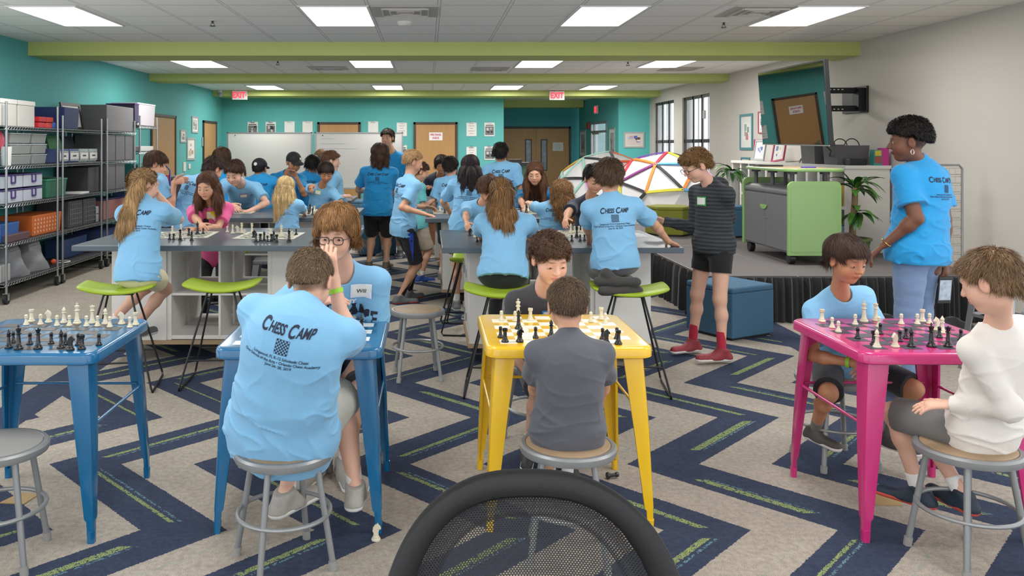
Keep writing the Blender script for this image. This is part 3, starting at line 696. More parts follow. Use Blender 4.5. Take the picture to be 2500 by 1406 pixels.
loose('marker_pen', MB().cyl((3.93, 8.85, zt2+.007), (4.08, 8.83, zt2+.007), .007), mat('pen_blue', '4a44b8', .4), 'blue marker pen lying on the green-edged cart top', 'pen', smooth=True)
# ---- low white cabinet along the right wall -------------------------------------
t = thing('display_cabinet', 'long white cubby cabinet along the right wall on the stage', 'cabinet', (5.0, 11, SZ))
cx0, cx1, cy0, cy1, czt = 4.78, 5.28, 9.6, 13.2, 1.43
mb = MB(); mb.box(cx0, cx1, cy0, cy0+.04, SZ, czt-.04).box(cx0, cx1, cy1-.04, cy1, SZ, czt-.04).box(cx1-.02, cx1-.006, cy0+.01, cy1-.01, SZ+.004, czt-.044)
for z in (SZ+.002, .92): mb.box(cx0+.003, cx1-.003, cy0+.003, cy1-.003, z, z+.03)
for k in range(1, 11): yy = cy0+.04+(cy1-cy0-.08)*k/11; mb.box(cx0, cx1-.02, yy-.03, yy+.03, SZ, czt-.04)
CW = mat('cabinet_white', 'd8d5cf', .4)
obj('carcass', mb, CW, t); obj('counter', MB().box(cx0-.02, cx1+.01, cy0-.02, cy1, czt-.04, czt), CW, t, bevel=.004)
cupc = ['5fae9a', 'd8d4cf', 'c96a5f', '5fae9a', '8aa7c4', '6b6f9a', '5fae9a', 'b55', '5c88a8', 'd4b04a']
for k in range(10):
    for z in (.95, SZ+.03):
        yy = cy0+.04+(cy1-cy0-.08)*(k+.5)/11; c = cupc[(k*3+int(z*10)) % 10]; c = 'bb5555' if c == 'b55' else c
        loose('storage_jar', MB().lathe([(0, 0), (.07, 0), (.09, .26), (.086, .26), (.066, .01), (0, .01)], (cx0+.14, yy, z), 16), mat('jar_'+c, c, .3, trans=.2), 'plastic jar on the %s shelf of the white cabinet, %s cubby from the cart end' % ('upper' if z > .8 else 'lower', ORD[k]), 'jar', 'jars in the white cabinet', smooth=True)
# things on the cabinet
def basket(cx, cy, z, w, d, h, lab):
    t = thing('wicker_basket', lab, 'basket', (cx, cy, z)); M = mat('grey_wicker', '5e5c5e', .7, bump=.8, bscale=30)
    mb = MB(); k = 1.08; a, b = w/2, d/2
    mb.add([(cx-a, cy-b, z), (cx+a, cy-b, z), (cx+a, cy+b, z), (cx-a, cy+b, z), (cx-a*k, cy-b*k, z+h), (cx+a*k, cy-b*k, z+h), (cx+a*k, cy+b*k, z+h), (cx-a*k, cy+b*k, z+h), (cx-a*.98, cy-b*.98, z+h), (cx+a*.98, cy-b*.98, z+h), (cx+a*.98, cy+b*.98, z+h), (cx-a*.98, cy+b*.98, z+h), (cx-a*.9, cy-b*.9, z+.02), (cx+a*.9, cy-b*.9, z+.02), (cx+a*.9, cy+b*.9, z+.02), (cx-a*.9, cy+b*.9, z+.02)],
           [(3, 2, 1, 0)]+[(i, (i+1) % 4, 4+(i+1) % 4, 4+i) for i in range(4)]+[(4+i, 4+(i+1) % 4, 8+(i+1) % 4, 8+i) for i in range(4)]+[(8+i, 8+(i+1) % 4, 12+(i+1) % 4, 12+i) for i in range(4)]+[(12, 13, 14, 15)])
    obj('woven_body', mb, M, t)
    for sy in (-1, 1):
        obj('handle', MB().tube([(cx+.09*math.cos(q*math.pi/10), cy+sy*b*.9, z+h-.02+.10*math.sin(q*math.pi/10)) for q in range(11)], .006), BLACKP, t, smooth=True)
basket(5.0, 10.05, czt, .36, .32, .23, 'grey woven basket with black handles on the white cabinet, nearer one')
basket(4.98, 10.62, czt, .34, .36, .24, 'grey woven basket with black handles on the white cabinet, behind the television')
loose('black_router', MB().box(4.86, 5.06, 9.68, 9.83, czt, czt+.075), BLACKP, 'small black box on the near end of the white cabinet', 'router', bevel=.01)
loose('paper_stack', MB().box(4.8, 5.2, 9.6, 9.9, czt, czt+.0), mat('paper', 'dedcd6', .6), 'white paper', 'paper') if False else None
t = thing('magazine_file', 'pink and multicoloured little organizer at the end of the white cabinet', 'organizer', (5.2, 9.75, czt))
obj('side', MB().box(5.19, 5.27, 9.60, 9.70, czt, czt+.20), mat('hot_pink', 'b8307f', .5), t)
mb = MB(); obj('drawers', MB().box(5.10, 5.19, 9.60, 9.70, czt, czt+.18, 0).box(5.11, 5.18, 9.595, 9.6, czt+.11, czt+.17, 1).box(5.11, 5.18, 9.595, 9.6, czt+.03, czt+.10, 2), [mat('teal_plastic', '3e8a80', .5), mat('mustard', 'c8b03a', .5), mat('brick', '9d4a42', .5)], t)
def picframe(O, U, V, N, w, h, fc, lab, pic, name='picture_frame', matte=.2):
    """framed picture, O = centre on the wall, N points into the room"""
    O, U, V, N = [np.array(q, float) for q in (O, U, V, N)]
    t = thing(name, lab, 'picture', O)
    def bxx(mb, u0, u1, v0, v1, n0, n1, mi=0):
        vs = [O+U*u+V*v+N*n for n in (n0, n1) for v in (v0, v1) for u in (u0, u1)]
        mb.add(vs, [(0, 2, 3, 1), (4, 5, 7, 6), (0, 1, 5, 4), (2, 6, 7, 3), (0, 4, 6, 2), (1, 3, 7, 5)], mi)
    f = .022*max(w, .25)/.3; a, b = w/2, h/2; mb = MB()
    bxx(mb, -a, -a+f, -b, b, 0, .02); bxx(mb, a-f, a, -b, b, 0, .02); bxx(mb, -a+f, a-f, -b, -b+f, 0, .02); bxx(mb, -a+f, a-f, b-f, b, 0, .02)
    obj('frame', mb, fc, t)
    mb = MB(); bxx(mb, -a+f, a-f, -b+f, b-f, 0, .008); obj('mat_board', mb, mat('mat_board_white', 'dcdad5', .6), t)
    mb = MB(); k = 1-matte*2; rr = random.Random(hash(lab) % 999 if False else len(lab)*7); bxx(mb, -(a-f)*k, (a-f)*k, -(b-f)*k, (b-f)*k, 0, .010, 0)
    for q in range(6):
        u = rr.uniform(-.7, .7)*(a-f)*k; v = rr.uniform(-.75, .6)*(b-f)*k; s1 = rr.uniform(.12, .3)*a*k; s2 = rr.uniform(.12, .35)*b*k
        u0, u1, v0, v1 = max(u-s1, -(a-f)*k), min(u+s1, (a-f)*k), max(v-s2, -(b-f)*k), min(v+s2, (b-f)*k)
        bxx(mb, u0, u1, v0, v1, .0, .0112+q*.0003, 1+q % (len(pic)-1))
    obj('picture', mb, [mat('pic_'+c, c, .6) for c in pic], t)
    return t
TF = mat('teal_frame', '4e8a92', .5); PF = mat('pink_frame', 'b04468', .5); SF = mat('silver_frame', 'b5b8b8', .4, .4); KF = mat('black_frame', '26211f', .5)
def rwall(px0, px1, py0, py1, fc, lab, pic):
    D1 = XR*F/(px0-CX); D0 = XR*F/(px1-CX); Dm = (D0+D1)/2; zt_ = EYE-(py0-CY)*Dm/F; zb_ = EYE-(py1-CY)*Dm/F
    picframe((XR, Dm, (zt_+zb_)/2), (0, -1, 0), (0, 0, 1), (-1, 0, 0), (D1-D0), zt_-zb_, fc, lab, pic)
rwall(1808, 1839, 278, 366, TF, 'tall teal framed drawing on the right wall left of the television', ['e6e4e0', '6c8f88', 'c07f8f', '9aa8a0'])
rwall(1853, 1866, 272, 326, PF, 'pink framed picture on the right wall, partly hidden behind the television', ['e6e4e0', '7a6f78', 'b9a0a8'])
rwall(1843, 1867, 340, 383, PF, 'small pink framed picture of a figure on the right wall', ['d7d9d6', '3a3a3c', '7f9a88', 'b8707a'])
rwall(1811, 1832, 384, 411, TF, 'small teal framed yellow picture low on the right wall', ['e6e4de', 'd9c890', 'e0d2a0'])
# leaning frames on the cabinet
picframe((4.95, 12.5, czt+.16), (0, -.95, .0), (.15, 0, .98), (-.98, 0, .15), .42, .32, SF, 'pale frame with blue print leaning on the white cabinet under the television', ['c9ccd6', '5a6aa0', '8890b8'])
picframe((4.9, 11.7, czt+.16), (0.15, -.95, .12), (.2, .1, .96), (-.97, -.15, .2), .32, .32, PF, 'pink framed certificate leaning on the white cabinet under the television', ['e4e2e0', '5a7ab0', 'e0d4a8'])
# thermostat
y_ = XR*F/(1722-CX); loose('thermostat', MB().box(XR-.04, XR, y_-.05, y_+.05, 2.18, 2.34), TRIM, 'small white box on the right wall beside the window', 'thermostat', bevel=.01)
# ---- television -------------------------------------------------------------------
TVa = at(1850, 178, 10.6); TVb = at(2011, 144, 8.72); TVc = at(2023, 354, 8.72); TVd = at(1863, 355, 10.6)
TVM = mat('tv_glass', '060607', .012); TVM.node_tree.nodes['Principled BSDF'].inputs['IOR'].default_value = 2.6
t = thing('television', 'large black wall television on a long arm, glossy screen tilted down', 'television', (TVa+TVc)/2)
cen = (TVa+TVb+TVc+TVd)/4; U = (TVb-TVa); U = U/np.linalg.norm(U); V = (TVa-TVd); V = V-U*V.dot(U); V = V/np.linalg.norm(V); N = np.cross(U, V)
if N[0] > 0: N = -N
w_ = (np.linalg.norm(TVb-TVa)+np.linalg.norm(TVc-TVd))/2; h_ = (np.linalg.norm(TVa-TVd)+np.linalg.norm(TVb-TVc))/2
obj('housing', MB().obox(cen-N*.025, (w_/2, h_/2, .025), (U, V, N)).obox(cen-N*.06-V*.1, (w_*.36, h_*.28, .03), (U, V, N)), BLACKP, t, bevel=.006)
obj('screen', MB().obox(cen+N*.001, (w_/2-.012, h_/2-.014, .0012), (U, V, N)), TVM, t)
obj('bezel_strip', MB().obox(cen-V*(h_/2-.004)+N*.0, (w_/2, .006, .004), (U, V, N)), CHROME, t)
t = thing('television_mount', 'black slotted wall mount arm behind the television', 'wall mount', (5.3, 10.3, 2.1))
mc = at(2045, 243, 10.0)
zc_ = 1.65+114*10.3/F
mb = MB(); mb.box(XR-.03, XR, 10.15, 10.75, zc_-.16, zc_+.16)
obj('wall_plate', mb, BLACKP, t, bevel=.005)
mb = MB()
for dz in (-.11, .11):
    mb.box(XR-.50, XR-.05, 10.28, 10.33, zc_+dz-.035, zc_+dz+.035); mb.bar((XR-.50, 10.3, zc_+dz), (cen[0]+.1, cen[1]+.05, cen[2]+dz), .05, .05)
mb.box(XR-.10, XR-.02, 10.2, 10.35, zc_-.14, zc_+.14).box(XR-.52, XR-.46, 10.25, 10.36, zc_-.13, zc_+.13)
obj('swing_arm', mb, mat('mount_black', '1b1b1c', .5, .3), t)
mb = MB()
for k in range(4):
    for dz in (-.12, .12): mb.box(XR-.42+k*.05, XR-.40+k*.05, 10.27, 10.28, zc_+dz-.005, zc_+dz+.006)
obj('slots', mb, mat('slot_white', 'c9c6c0', .6), t)
mb = MB(); mb.tube([tuple(cen+N*-.08), (cen[0]+.25, cen[1], 1.8), (4.75, 9.9, 1.6), (4.9, 10.3, czt+.01)], .006); obj('power_cable', mb, BLACKP, t, smooth=True)
tag(obj('cable', MB().tube([(4.82, 10.9, czt+.006), (4.86, 10.8, czt+.13), (4.9, 10.85, czt+.16), (4.95, 11.2, czt+.02), (4.9, 11.5, czt+.006)], .005), BLACKP, smooth=True), 'black cable loop with plug on the white cabinet', 'cable')
# rolling rack folded against the wall
t = thing('wire_rack', 'chrome rolling rack with wire shelves folded against the right wall', 'rack', (5.0, 8.2, SZ))
rx0, rx1, ry = 4.78, 5.12, 8.05
P = [(rx0, ry, SZ+.06), (rx0, ry, 1.44), (rx0+.03, ry, 1.47), (rx1-.03, ry, 1.47), (rx1, ry, 1.44), (rx1, ry, SZ+.06)]
obj('frame', MB().tube(P, .011), CHROME, t, smooth=True)
for k in range(11):
    z = SZ+.12+k*.083; mb = MB(); mb.tube([(rx0, ry, z), (rx1, ry, z)], .005)
    for q in range(1, 6): mb.tube([(rx0+(rx1-rx0)*q/6, ry, z), (rx0+(rx1-rx0)*q/6, ry+.02, z+.06)], .0025, 5)
    mb.tube([(rx0, ry+.02, z+.06), (rx1, ry+.02, z+.06)], .003, 5)
    obj('wire_shelf', mb, mat('rack_wire', 'c9c5bf', .35, .6), t)
for xx in (rx0, rx1): obj('caster', MB().cyl((xx-.012, ry, SZ+.03), (xx+.012, ry, SZ+.03), .03, n=14).cyl((xx, ry, SZ+.04), (xx, ry, SZ+.08), .008), BLACKP, t)
# ---- plants -----------------------------------------------------------------------
LEAF = mat('leaf_green', '4c7d2f', .4, vary=.35, bscale=9); LEAF2 = mat('leaf_green_dark', '33622b', .4, vary=.3, bscale=9)
def leaf(mb, p, az, el, L_, w, droop):
    d = np.array([math.cos(az)*math.cos(el), math.sin(az)*math.cos(el), math.sin(el)]); s = np.array([-math.sin(az), math.cos(az), 0]); p = np.array(p, float); vs = []; N_ = 7
    q = p.copy()
    for i in range(N_+1):
        f = i/N_; ww = w*math.sin(math.pi*min(1, f*.93+.07))**.8*(1-f*.25)*(1 if i < N_ else .02)
        vs += [q-s*ww+np.array([0, 0, .012*(ww/w)]), q, q+s*ww+np.array([0, 0, .012*(ww/w)])]
        d = d+np.array([0, 0, -droop/N_]); d = d/np.linalg.norm(d); q = q+d*L_/N_
    fs = []
    for i in range(N_): a = i*3; fs += [(a, a+1, a+4, a+3), (a+1, a+2, a+5, a+4)]
    mb.add(vs, fs)
t = thing('potted_plant', 'corn plant with thick cane trunk in a green pot behind the woman', 'plant', (4.62, 9.15, SZ)); px_, py_ = 4.62, 9.15
obj('pot', MB().lathe([(0, 0), (.13, 0), (.14, .02), (.155, .02), (.15, .03), (.165, .08), (.16, .09), (.175, .13), (.17, .14), (.185, .2), (.20, .2), (.20, .225), (.18, .225), (.17, .18), (0, .18)], (px_, py_, SZ), 32), mat('pot_green', '5d7040', .5), t, smooth=True)
obj('soil', MB().lathe([(0, .19), (.175, .19), (.17, .195), (0, .2)], (px_, py_, SZ), 20), mat('soil', '2e241c', .95), t)
obj('trunk', MB().tube([(px_+.0, py_, SZ+.18), (px_+.01, py_, SZ+.4), (px_+.03, py_, SZ+.62), (px_+.035, py_, SZ+.78)], [.036, .033, .032, .03], 12), mat('cane_bark', '9b8262', .8, bump=.8, bscale=30), t, smooth=True)
rr = random.Random(5)
for k in range(34):
    top = k < 22; z = SZ+(.78 if top else .50)+rr.uniform(-.06, .03); mb = MB(); leaf(mb, (px_+.035, py_, z), rr.uniform(0, 6.28), rr.uniform(.25, 1.3) if top else rr.uniform(.0, .8), rr.uniform(.24, .36), rr.uniform(.036, .055), rr.uniform(.9, 1.9)); obj('leaf', mb, LEAF if k % 3 else LEAF2, t, smooth=True, fix=False)
t = thing('potted_plant', 'trailing green leafy plant at the left end of the white cabinet', 'plant', (4.62, 12.6, 1.1)); 
obj('plant_stand', MB().cyl((4.5, 12.4, SZ), (4.5, 12.4, 1.15), .1), mat('stand_white', 'cfccc6', .5), t)
obj('pot', MB().lathe([(0, 0), (.08, 0), (.10, .14), (.09, .14), (.08, .1), (0, .1)], (4.5, 12.4, 1.15), 20), TRIM, t)
for k in range(26):
    mb = MB(); leaf(mb, (4.5, 12.4, 1.27), rr.uniform(0, 6.28), rr.uniform(.2, 1.1), rr.uniform(.2, .42), rr.uniform(.03, .045), rr.uniform(1.6, 3)); obj('leaf', mb, LEAF if k % 2 else LEAF2, t, smooth=True, fix=False)
# ---- left wall pictures, switches ------------------------------------------------------
def lwall(px0, px1, py0, py1, fc, lab, pic):
    D0 = -XL*F/(CX-px0); D1 = -XL*F/(CX-px1); Dm = (D0+D1)/2; zt_ = EYE-(py0-CY)*Dm/F; zb_ = EYE-(py1-CY)*Dm/F
    picframe((XL, Dm, (zt_+zb_)/2), (0, 1, 0), (0, 0, 1), (1, 0, 0), (D1-D0), zt_-zb_, fc, lab, pic, matte=.12)
lwall(467, 483, 284, 325, SF, 'silver framed grey picture, highest on the teal left wall', ['b9b9b6', '6f6f70', '8f8f8f'])
lwall(439, 453, 317, 348, SF, 'small silver framed picture beside the first door on the teal wall', ['c5c5c2', '6a5f58', '999999'])
lwall(455, 475, 336, 391, SF, 'tall white framed sketch of a figure on the teal left wall', ['dcdad3', 'a5927c', 'c5b59f'])
for px, py, hw, hh, nm, lab in ((449, 407, .05, .09, 'light_switch', 'white wall switch plate near the first left door'), (461, 406, .04, .05, 'wall_outlet', 'small white wall plate right of the switch plate'), (495, 346, .06, .10, 'door_sign', 'grey room sign beside the second left door')):
    D = -XL*F/(CX-px); z = EYE-(py-CY)*D/F; loose(nm, MB().box(XL, XL+.02, D-hw*1.6, D+hw*1.6, z-hh, z+hh), TRIM if nm != 'door_sign' else mat('sign_grey', '8e9694', .5), lab, nm.replace('_', ' '), bevel=.004)
# hall pictures and alarm
def hallframe(t0, t1, z0, z1, lab): picframe(hallpt((t0+t1)/2, (z0+z1)/2, .002), dv, (0, 0, 1), nv, t1-t0, z1-z0, SF, lab, ['9fa8a6', '5f6866', '7c8583'], matte=.12)
hallframe(.15, .75, 1.35, 2.1, 'narrow silver frame on the hall wall left of the glass door'); hallframe(3.0, 3.45, 1.35, 2.1, 'narrow silver frame on the hall wall right of the glass door')
mb = MB(); hallbox(mb, .95, 1.12, 2.12, 2.3, 0, .05); loose('fire_alarm', mb, mat('alarm_red', 'c0392f', .5), 'red fire alarm on the hall wall beside the glass door', 'fire alarm', bevel=.02)
p0 = at(1522, 322, YB); p1 = at(1573, 361, YB); picframe(((p0[0]+p1[0])/2, YB, (p0[2]+p1[2])/2), (1, 0, 0), (0, 0, 1), (0, -1, 0), p1[0]-p0[0], p0[2]-p1[2], SF, 'pale framed photograph of two children on the teal wall by the windows', ['d9c9c4', '5b6fb5', '6a4538', 'c98f86', 'e8e4e2', 'a7b4d8'], matte=.08)
# ---- clipboards on the back wall ---------------------------------------------------------
PAPER = mat('paper_white', 'dcdad6', .6); INK = mat('print_ink', '3a3a3e', .6); GREYP = mat('photo_grey', '6d6d6e', .5)
def clipboard(px, py, kind, lab, D=YB):
    c = at(px, py, D); x, z = c[0], c[2]; w, h = .125, .165
    t = thing('clipboard', lab, 'clipboard', (x, D, z)); obj('board', MB().box(x-w, x+w, D-.012, D-.001, z-h, z+h), mat('board_clear', 'c9cdc8', .4), t, bevel=.004)
    obj('sheet', MB().box(x-w+.01, x+w-.01, D-.0145, D-.012, z-h+.008, z+h-.02), PAPER, t)
    obj('clip', MB().box(x-.05, x+.05, D-.028, D-.013, z+h-.03, z+h+.005).cyl((x, D-.02, z+h+.0), (x, D-.02, z+h+.025), .018), CHROME, t)
    mb = MB(); y = D-.0155
    if kind == 'photo':
        mb.box(x-w+.02, x+w-.02, y, D-.014, z-h+.03, z+h-.09, 1); rr = random.Random(px)
        for q in range(7): u = rr.uniform(-.07, .07); v = rr.uniform(-.1, .03); s = rr.uniform(.012, .035); mb.box(x+u-s, x+u+s, y-.0004*(q+1), D-.014, z+v-s*1.2, z+v+s*1.2, q % 3)
        mb.box(x-w+.03, x+w-.03, y, D-.014, z+h-.075, z+h-.055, 0)
    elif kind == 'text':
        for q in range(4): hw = (.07, .04, .08, .05)[q]; zz = z+h-.08-q*.06; mb.box(x-hw, x+hw, y, D-.014, zz-.004, zz+.004, 1)
    if mb.v: obj('print', mb, [mat('print_black', '232326', .6), GREYP, mat('photo_light', 'b9b9b8', .6)], t)
for px, py, k, lab in ((617, 314, 'photo', 'clipboard with a black and white magazine cover, leftmost above the whiteboards'), (661, 314, 'photo', 'clipboard with a black and white cover, second from the left above the whiteboards'),
                       (707, 313, '', 'blank clipboard, third from the left above the whiteboards'), (751, 313, '', 'blank clipboard above the gap between the whiteboards'), (911, 313, '', 'blank clipboard between the oak doors above the second whiteboard'),
                       (981, 316, 'text', 'clipboard with printed text left of the fire panel door, upper'), (981, 371, 'photo', 'clipboard left of the fire panel door, lower'),
                       (1151, 316, 'text', 'clipboard with text right of the fire panel door, upper left of four'), (1195, 316, 'photo', 'clipboard with a portrait photograph, upper right of four'),
                       (1151, 375, 'text', 'clipboard with text right of the fire panel door, second row left'), (1195, 374, 'photo', 'clipboard with a crowd photograph, second row right'), (1195, 430, 'text', 'clipboard with text, lowest at the right of the back wall')):
    clipboard(px, py, k, lab)
# fire panel sign on door_4 and notice on the double doors
c = at(1064, 333, YB); t = thing('door_sign', 'white sign reading FIRE PANEL INSIDE on the oak door', 'sign', (c[0], YB-.02, c[2]))
obj('sign_plate', MB().box(c[0]-.16, c[0]+.16, YB-.024, YB-.019, c[2]-.095, c[2]+.095), SIGNW, t)
mb = MB(); puttext(mb, 'FIRE PANEL', (c[0], YB-.026, c[2]+.018), (.8, 0, 0), (0, 0, 1), .068, bold=.002); puttext(mb, 'INSIDE', (c[0], YB-.026, c[2]-.06), (.8, 0, 0), (0, 0, 1), .068, bold=.002)
obj('sign_letters', mb, mat('sign_red_ink', 'c0455a', .5), t, fix=False)
c = at(1362, 358, YH); t = thing('notice_sheet', 'white notice taped on the right hall door', 'notice', (c[0], YH-.02, c[2]))
obj('sheet', MB().box(c[0]-.15, c[0]+.15, YH-.024, YH-.02, c[2]-.12, c[2]+.12), PAPER, t); mb = MB()
for q in range(5): mb.box(c[0]-.09, c[0]+.09, YH-.0255, YH-.024, c[2]+.05-q*.03-.003, c[2]+.05-q*.03+.003)
obj('print', mb, mat('faint_ink', '9a9a9c', .6), t)
# ---- rolling whiteboards ---------------------------------------------------------------------
def whiteboard(x0, x1, y, lab, marks):
    zt_, zb_ = 1.65+32*y/F, .74; t = thing('whiteboard', lab, 'whiteboard', ((x0+x1)/2, y, 0)); ALU = mat('alu_trim', 'a4a6a8', .35, .7)
    obj('writing_surface', MB().box(x0+.02, x1-.02, y-.005, y+.01, zb_, zt_), mat('dry_erase_white', 'cfcdc9', .25), t)
    mb = MB()
    for a, b, c, d in ((x0, x0+.03, zb_-.02, zt_+.02), (x1-.03, x1, zb_-.02, zt_+.02), (x0, x1, zt_, zt_+.02), (x0, x1, zb_-.02, zb_)): mb.box(a, b, y-.015, y+.015, c, d)
    obj('frame', mb, ALU, t); obj('marker_tray', MB().box(x0+.1, x1-.1, y-.09, y-.015, zb_-.03, zb_-.015), ALU, t)
    for xx in (x0+.05, x1-.05):
        lg = obj('stand_leg', MB().box(xx-.02, xx+.02, y+.016, y+.05, .08, zt_).box(xx-.02, xx+.02, y-.28, y+.3, .06, .09), ALU, t)
        for dy in (-.26, .28): obj('caster', MB().cyl((xx-.012, y+dy, .035), (xx+.012, y+dy, .035), .034), BLACKP, lg)
    if marks:
        mb = MB()
        for k in range(3): mb.box(x0+.13, x0+.13+.3+.25*k, y-.0065, y-.005, zt_-.12-.11*k-.006, zt_-.12-.11*k+.006)
        obj('marker_writing', mb, mat('faint_marker', 'b9b9c6', .6), t)
    obj('magnet', MB().cyl((x0+.18, y-.012, zt_-.05), (x0+.18, y-.005, zt_-.05), .012), BLACKP, t)
whiteboard(-4.44, -2.56, 18.55, 'left large rolling whiteboard, blank', False); whiteboard(-2.50, -.55, 18.5, 'right large rolling whiteboard with faint writing behind the standing staff', True)
# aquarium by the hall
t = thing('aquarium', 'glass tank with black lid and green water near the hall, behind the standing boy', 'aquarium', (1.45, 13.6, 0))
obj('stand', MB().box(1.15, 1.70, 13.3, 13.75, 0, .9), BLACKP, t); obj('tank_water', MB().box(1.16, 1.69, 13.31, 13.74, .9, 1.34), mat('murky_green', '4b6a55', .1), t)
obj('lid', MB().box(1.14, 1.71, 13.29, 13.76, 1.34, 1.39).box(1.3, 1.5, 13.4, 13.6, 1.39, 1.44), BLACKP, t)
# grey padded chair / sofa back at left by door and book cart
t = thing('high_back_bench', 'brown grey padded high-back bench against the teal left wall', 'bench', (-3.95, 12.7, 0)); BR = mat('taupe_fabric', '5d5553', .85, bump=.3, bscale=120)
obj('seat_cushion', MB().box(-4.3, -2.9, 12.3, 12.9, .12, .45), BR, t, bevel=.04, seg=3); obj('back_cushion', MB().box(-4.3, -2.9, 12.9, 13.1, .12, 1.2), BR, t, bevel=.04, seg=3)
for xx in (-4.2, -3.0):
    for yy in (12.4, 13.0): obj('leg', MB().cyl((xx, yy, 0), (xx, yy, .13), .025), BLACKP, t)
# mesh office chair in the foreground ---------------------------------------------------------
t = thing('office_chair', 'black mesh-back office chair in the foreground, seen from behind', 'chair', (.36, 1.75, 0))
CB = mat('chair_black', '0b0c0e', .6, bump=.2, bscale=200)
cx = .176; yb = 1.40
def rim(s, off=0):      # closed outline of the back, s 0..1
    a = s*2*math.pi; ct, st = math.cos(a), math.sin(a)
    X_ = (.264-off)*math.copysign(abs(ct)**.72, ct); Z_ = (.30-off)*math.copysign(abs(st)**.80, st)
    return X_, Z_
zc0 = .785
def chY(X_, Z_): return yb+.05*(1-(X_/.26)**2)*1.0-.08*(Z_/.3)*-.35-.03*(X_/.25)**2
N_ = 72; vs = []; fs = []; K = 8
for i in range(N_):
    X0, Z0 = rim(i/N_, .026); X1, Z1 = rim((i+1)/N_, .026); Xp, Zp = rim((i-1)/N_, .026)
    tx, tz = X1-Xp, Z1-Zp; l_ = math.hypot(tx, tz); nx_, nz_ = tz/l_, -tx/l_
    for k in range(K):
        a = 2*math.pi*k/K; rr_ = .027*math.cos(a); dy = .016*math.sin(a); X_ = X0+nx_*rr_; Z_ = Z0+nz_*rr_; vs.append((cx+X_, chY(X_, Z_)+dy, zc0+Z_))
fs = [(i*K+k, i*K+(k+1) % K, ((i+1) % N_)*K+(k+1) % K, ((i+1) % N_)*K+k) for i in range(N_) for k in range(K)]
obj('back_frame', MB().add(vs, fs), CB, t, smooth=True, sub=1)
m = bpy.data.materials.new('black_mesh'); m.use_nodes = True; n = NT(m); b = n.n['Principled BSDF']; b.inputs['Base Color'].default_value = (.012, .012, .014, 1); b.inputs['Roughness'].default_value = .6
g = n.new('ShaderNodeNewGeometry'); sx = n.new('ShaderNodeSeparateXYZ', i={0: g.outputs['Position']})
u_ = n.math('ADD', n.math('MULTIPLY', sx.outputs[0], 1/.0052), 500.0); v_ = n.math('MULTIPLY', sx.outputs[2], 1/.0036)
row = n.math('MULTIPLY', n.math('MODULO', n.math('FLOOR', v_), 2.0), .5)
du = n.math('ABSOLUTE', n.math('SUBTRACT', n.math('FRACT', n.math('ADD', u_, row)), .5)); dv_ = n.math('ABSOLUTE', n.math('SUBTRACT', n.math('FRACT', v_), .5))
hole = n.math('LESS_THAN', n.math('ADD', n.math('POWER', n.math('MULTIPLY', du, 1.0), 2.0), n.math('POWER', n.math('MULTIPLY', dv_, .85), 2.0)), .105)
n.l.new(n.math('SUBTRACT', 1.0, hole), b.inputs['Alpha'])
vs = []; R_ = 10
for j in range(R_+1):
    for i in range(N_):
        X_, Z_ = rim(i/N_, .035); f = j/R_; X_ *= f; Z_ *= f; vs.append((cx+X_, chY(X_, Z_)+.012, zc0+Z_))
obj('mesh_back', MB().add(vs, [(j*N_+i, j*N_+(i+1) % N_, (j+1)*N_+(i+1) % N_, (j+1)*N_+i) for j in range(R_) for i in range(N_)]), m, t, smooth=True, fix=False)
# inner pleated band of mesh near the frame
mb = MB(); vs = []
for j in range(4):
    for i in range(N_):
        X_, Z_ = rim(i/N_, .05+.012*j); vs.append((cx+X_, chY(X_, Z_)+.004+.004*(j % 2), zc0+Z_))
obj('mesh_border', mb.add(vs, [(j*N_+i, j*N_+(i+1) % N_, (j+1)*N_+(i+1) % N_, (j+1)*N_+i) for j in range(3) for i in range(N_)]), m, t, smooth=True, fix=False)
obj('seat', MB().lathe([(0, -.03), (.2, -.03), (.245, -.01), (.25, .02), (.22, .045), (0, .05)], (cx, yb+.32, .45), 32), CB, t, smooth=True)
obj('back_bracket', MB().tube([(cx, yb+.3, .40), (cx, yb+.02, .40), (cx, yb-.03, .47), (cx, yb+.03, .60)], .025), BLACKP, t, smooth=True)
obj('gas_column', MB().cyl((cx, yb+.3, .42), (cx, yb+.3, .1), .03), BLACKP, t)
for k in range(5):
    a = k*2*math.pi/5+.3; e = (cx+.28*math.cos(a), yb+.3+.28*math.sin(a)); lg = obj('base_spoke', MB().cyl((cx, yb+.3, .13), (e[0], e[1], .09), .025, .016), BLACKP, t)
    obj('caster', MB().cyl((e[0]-.02, e[1], .03), (e[0]+.02, e[1], .03), .03, n=14).cyl((e[0], e[1], .03), (e[0], e[1], .09), .008), BLACKP, lg)
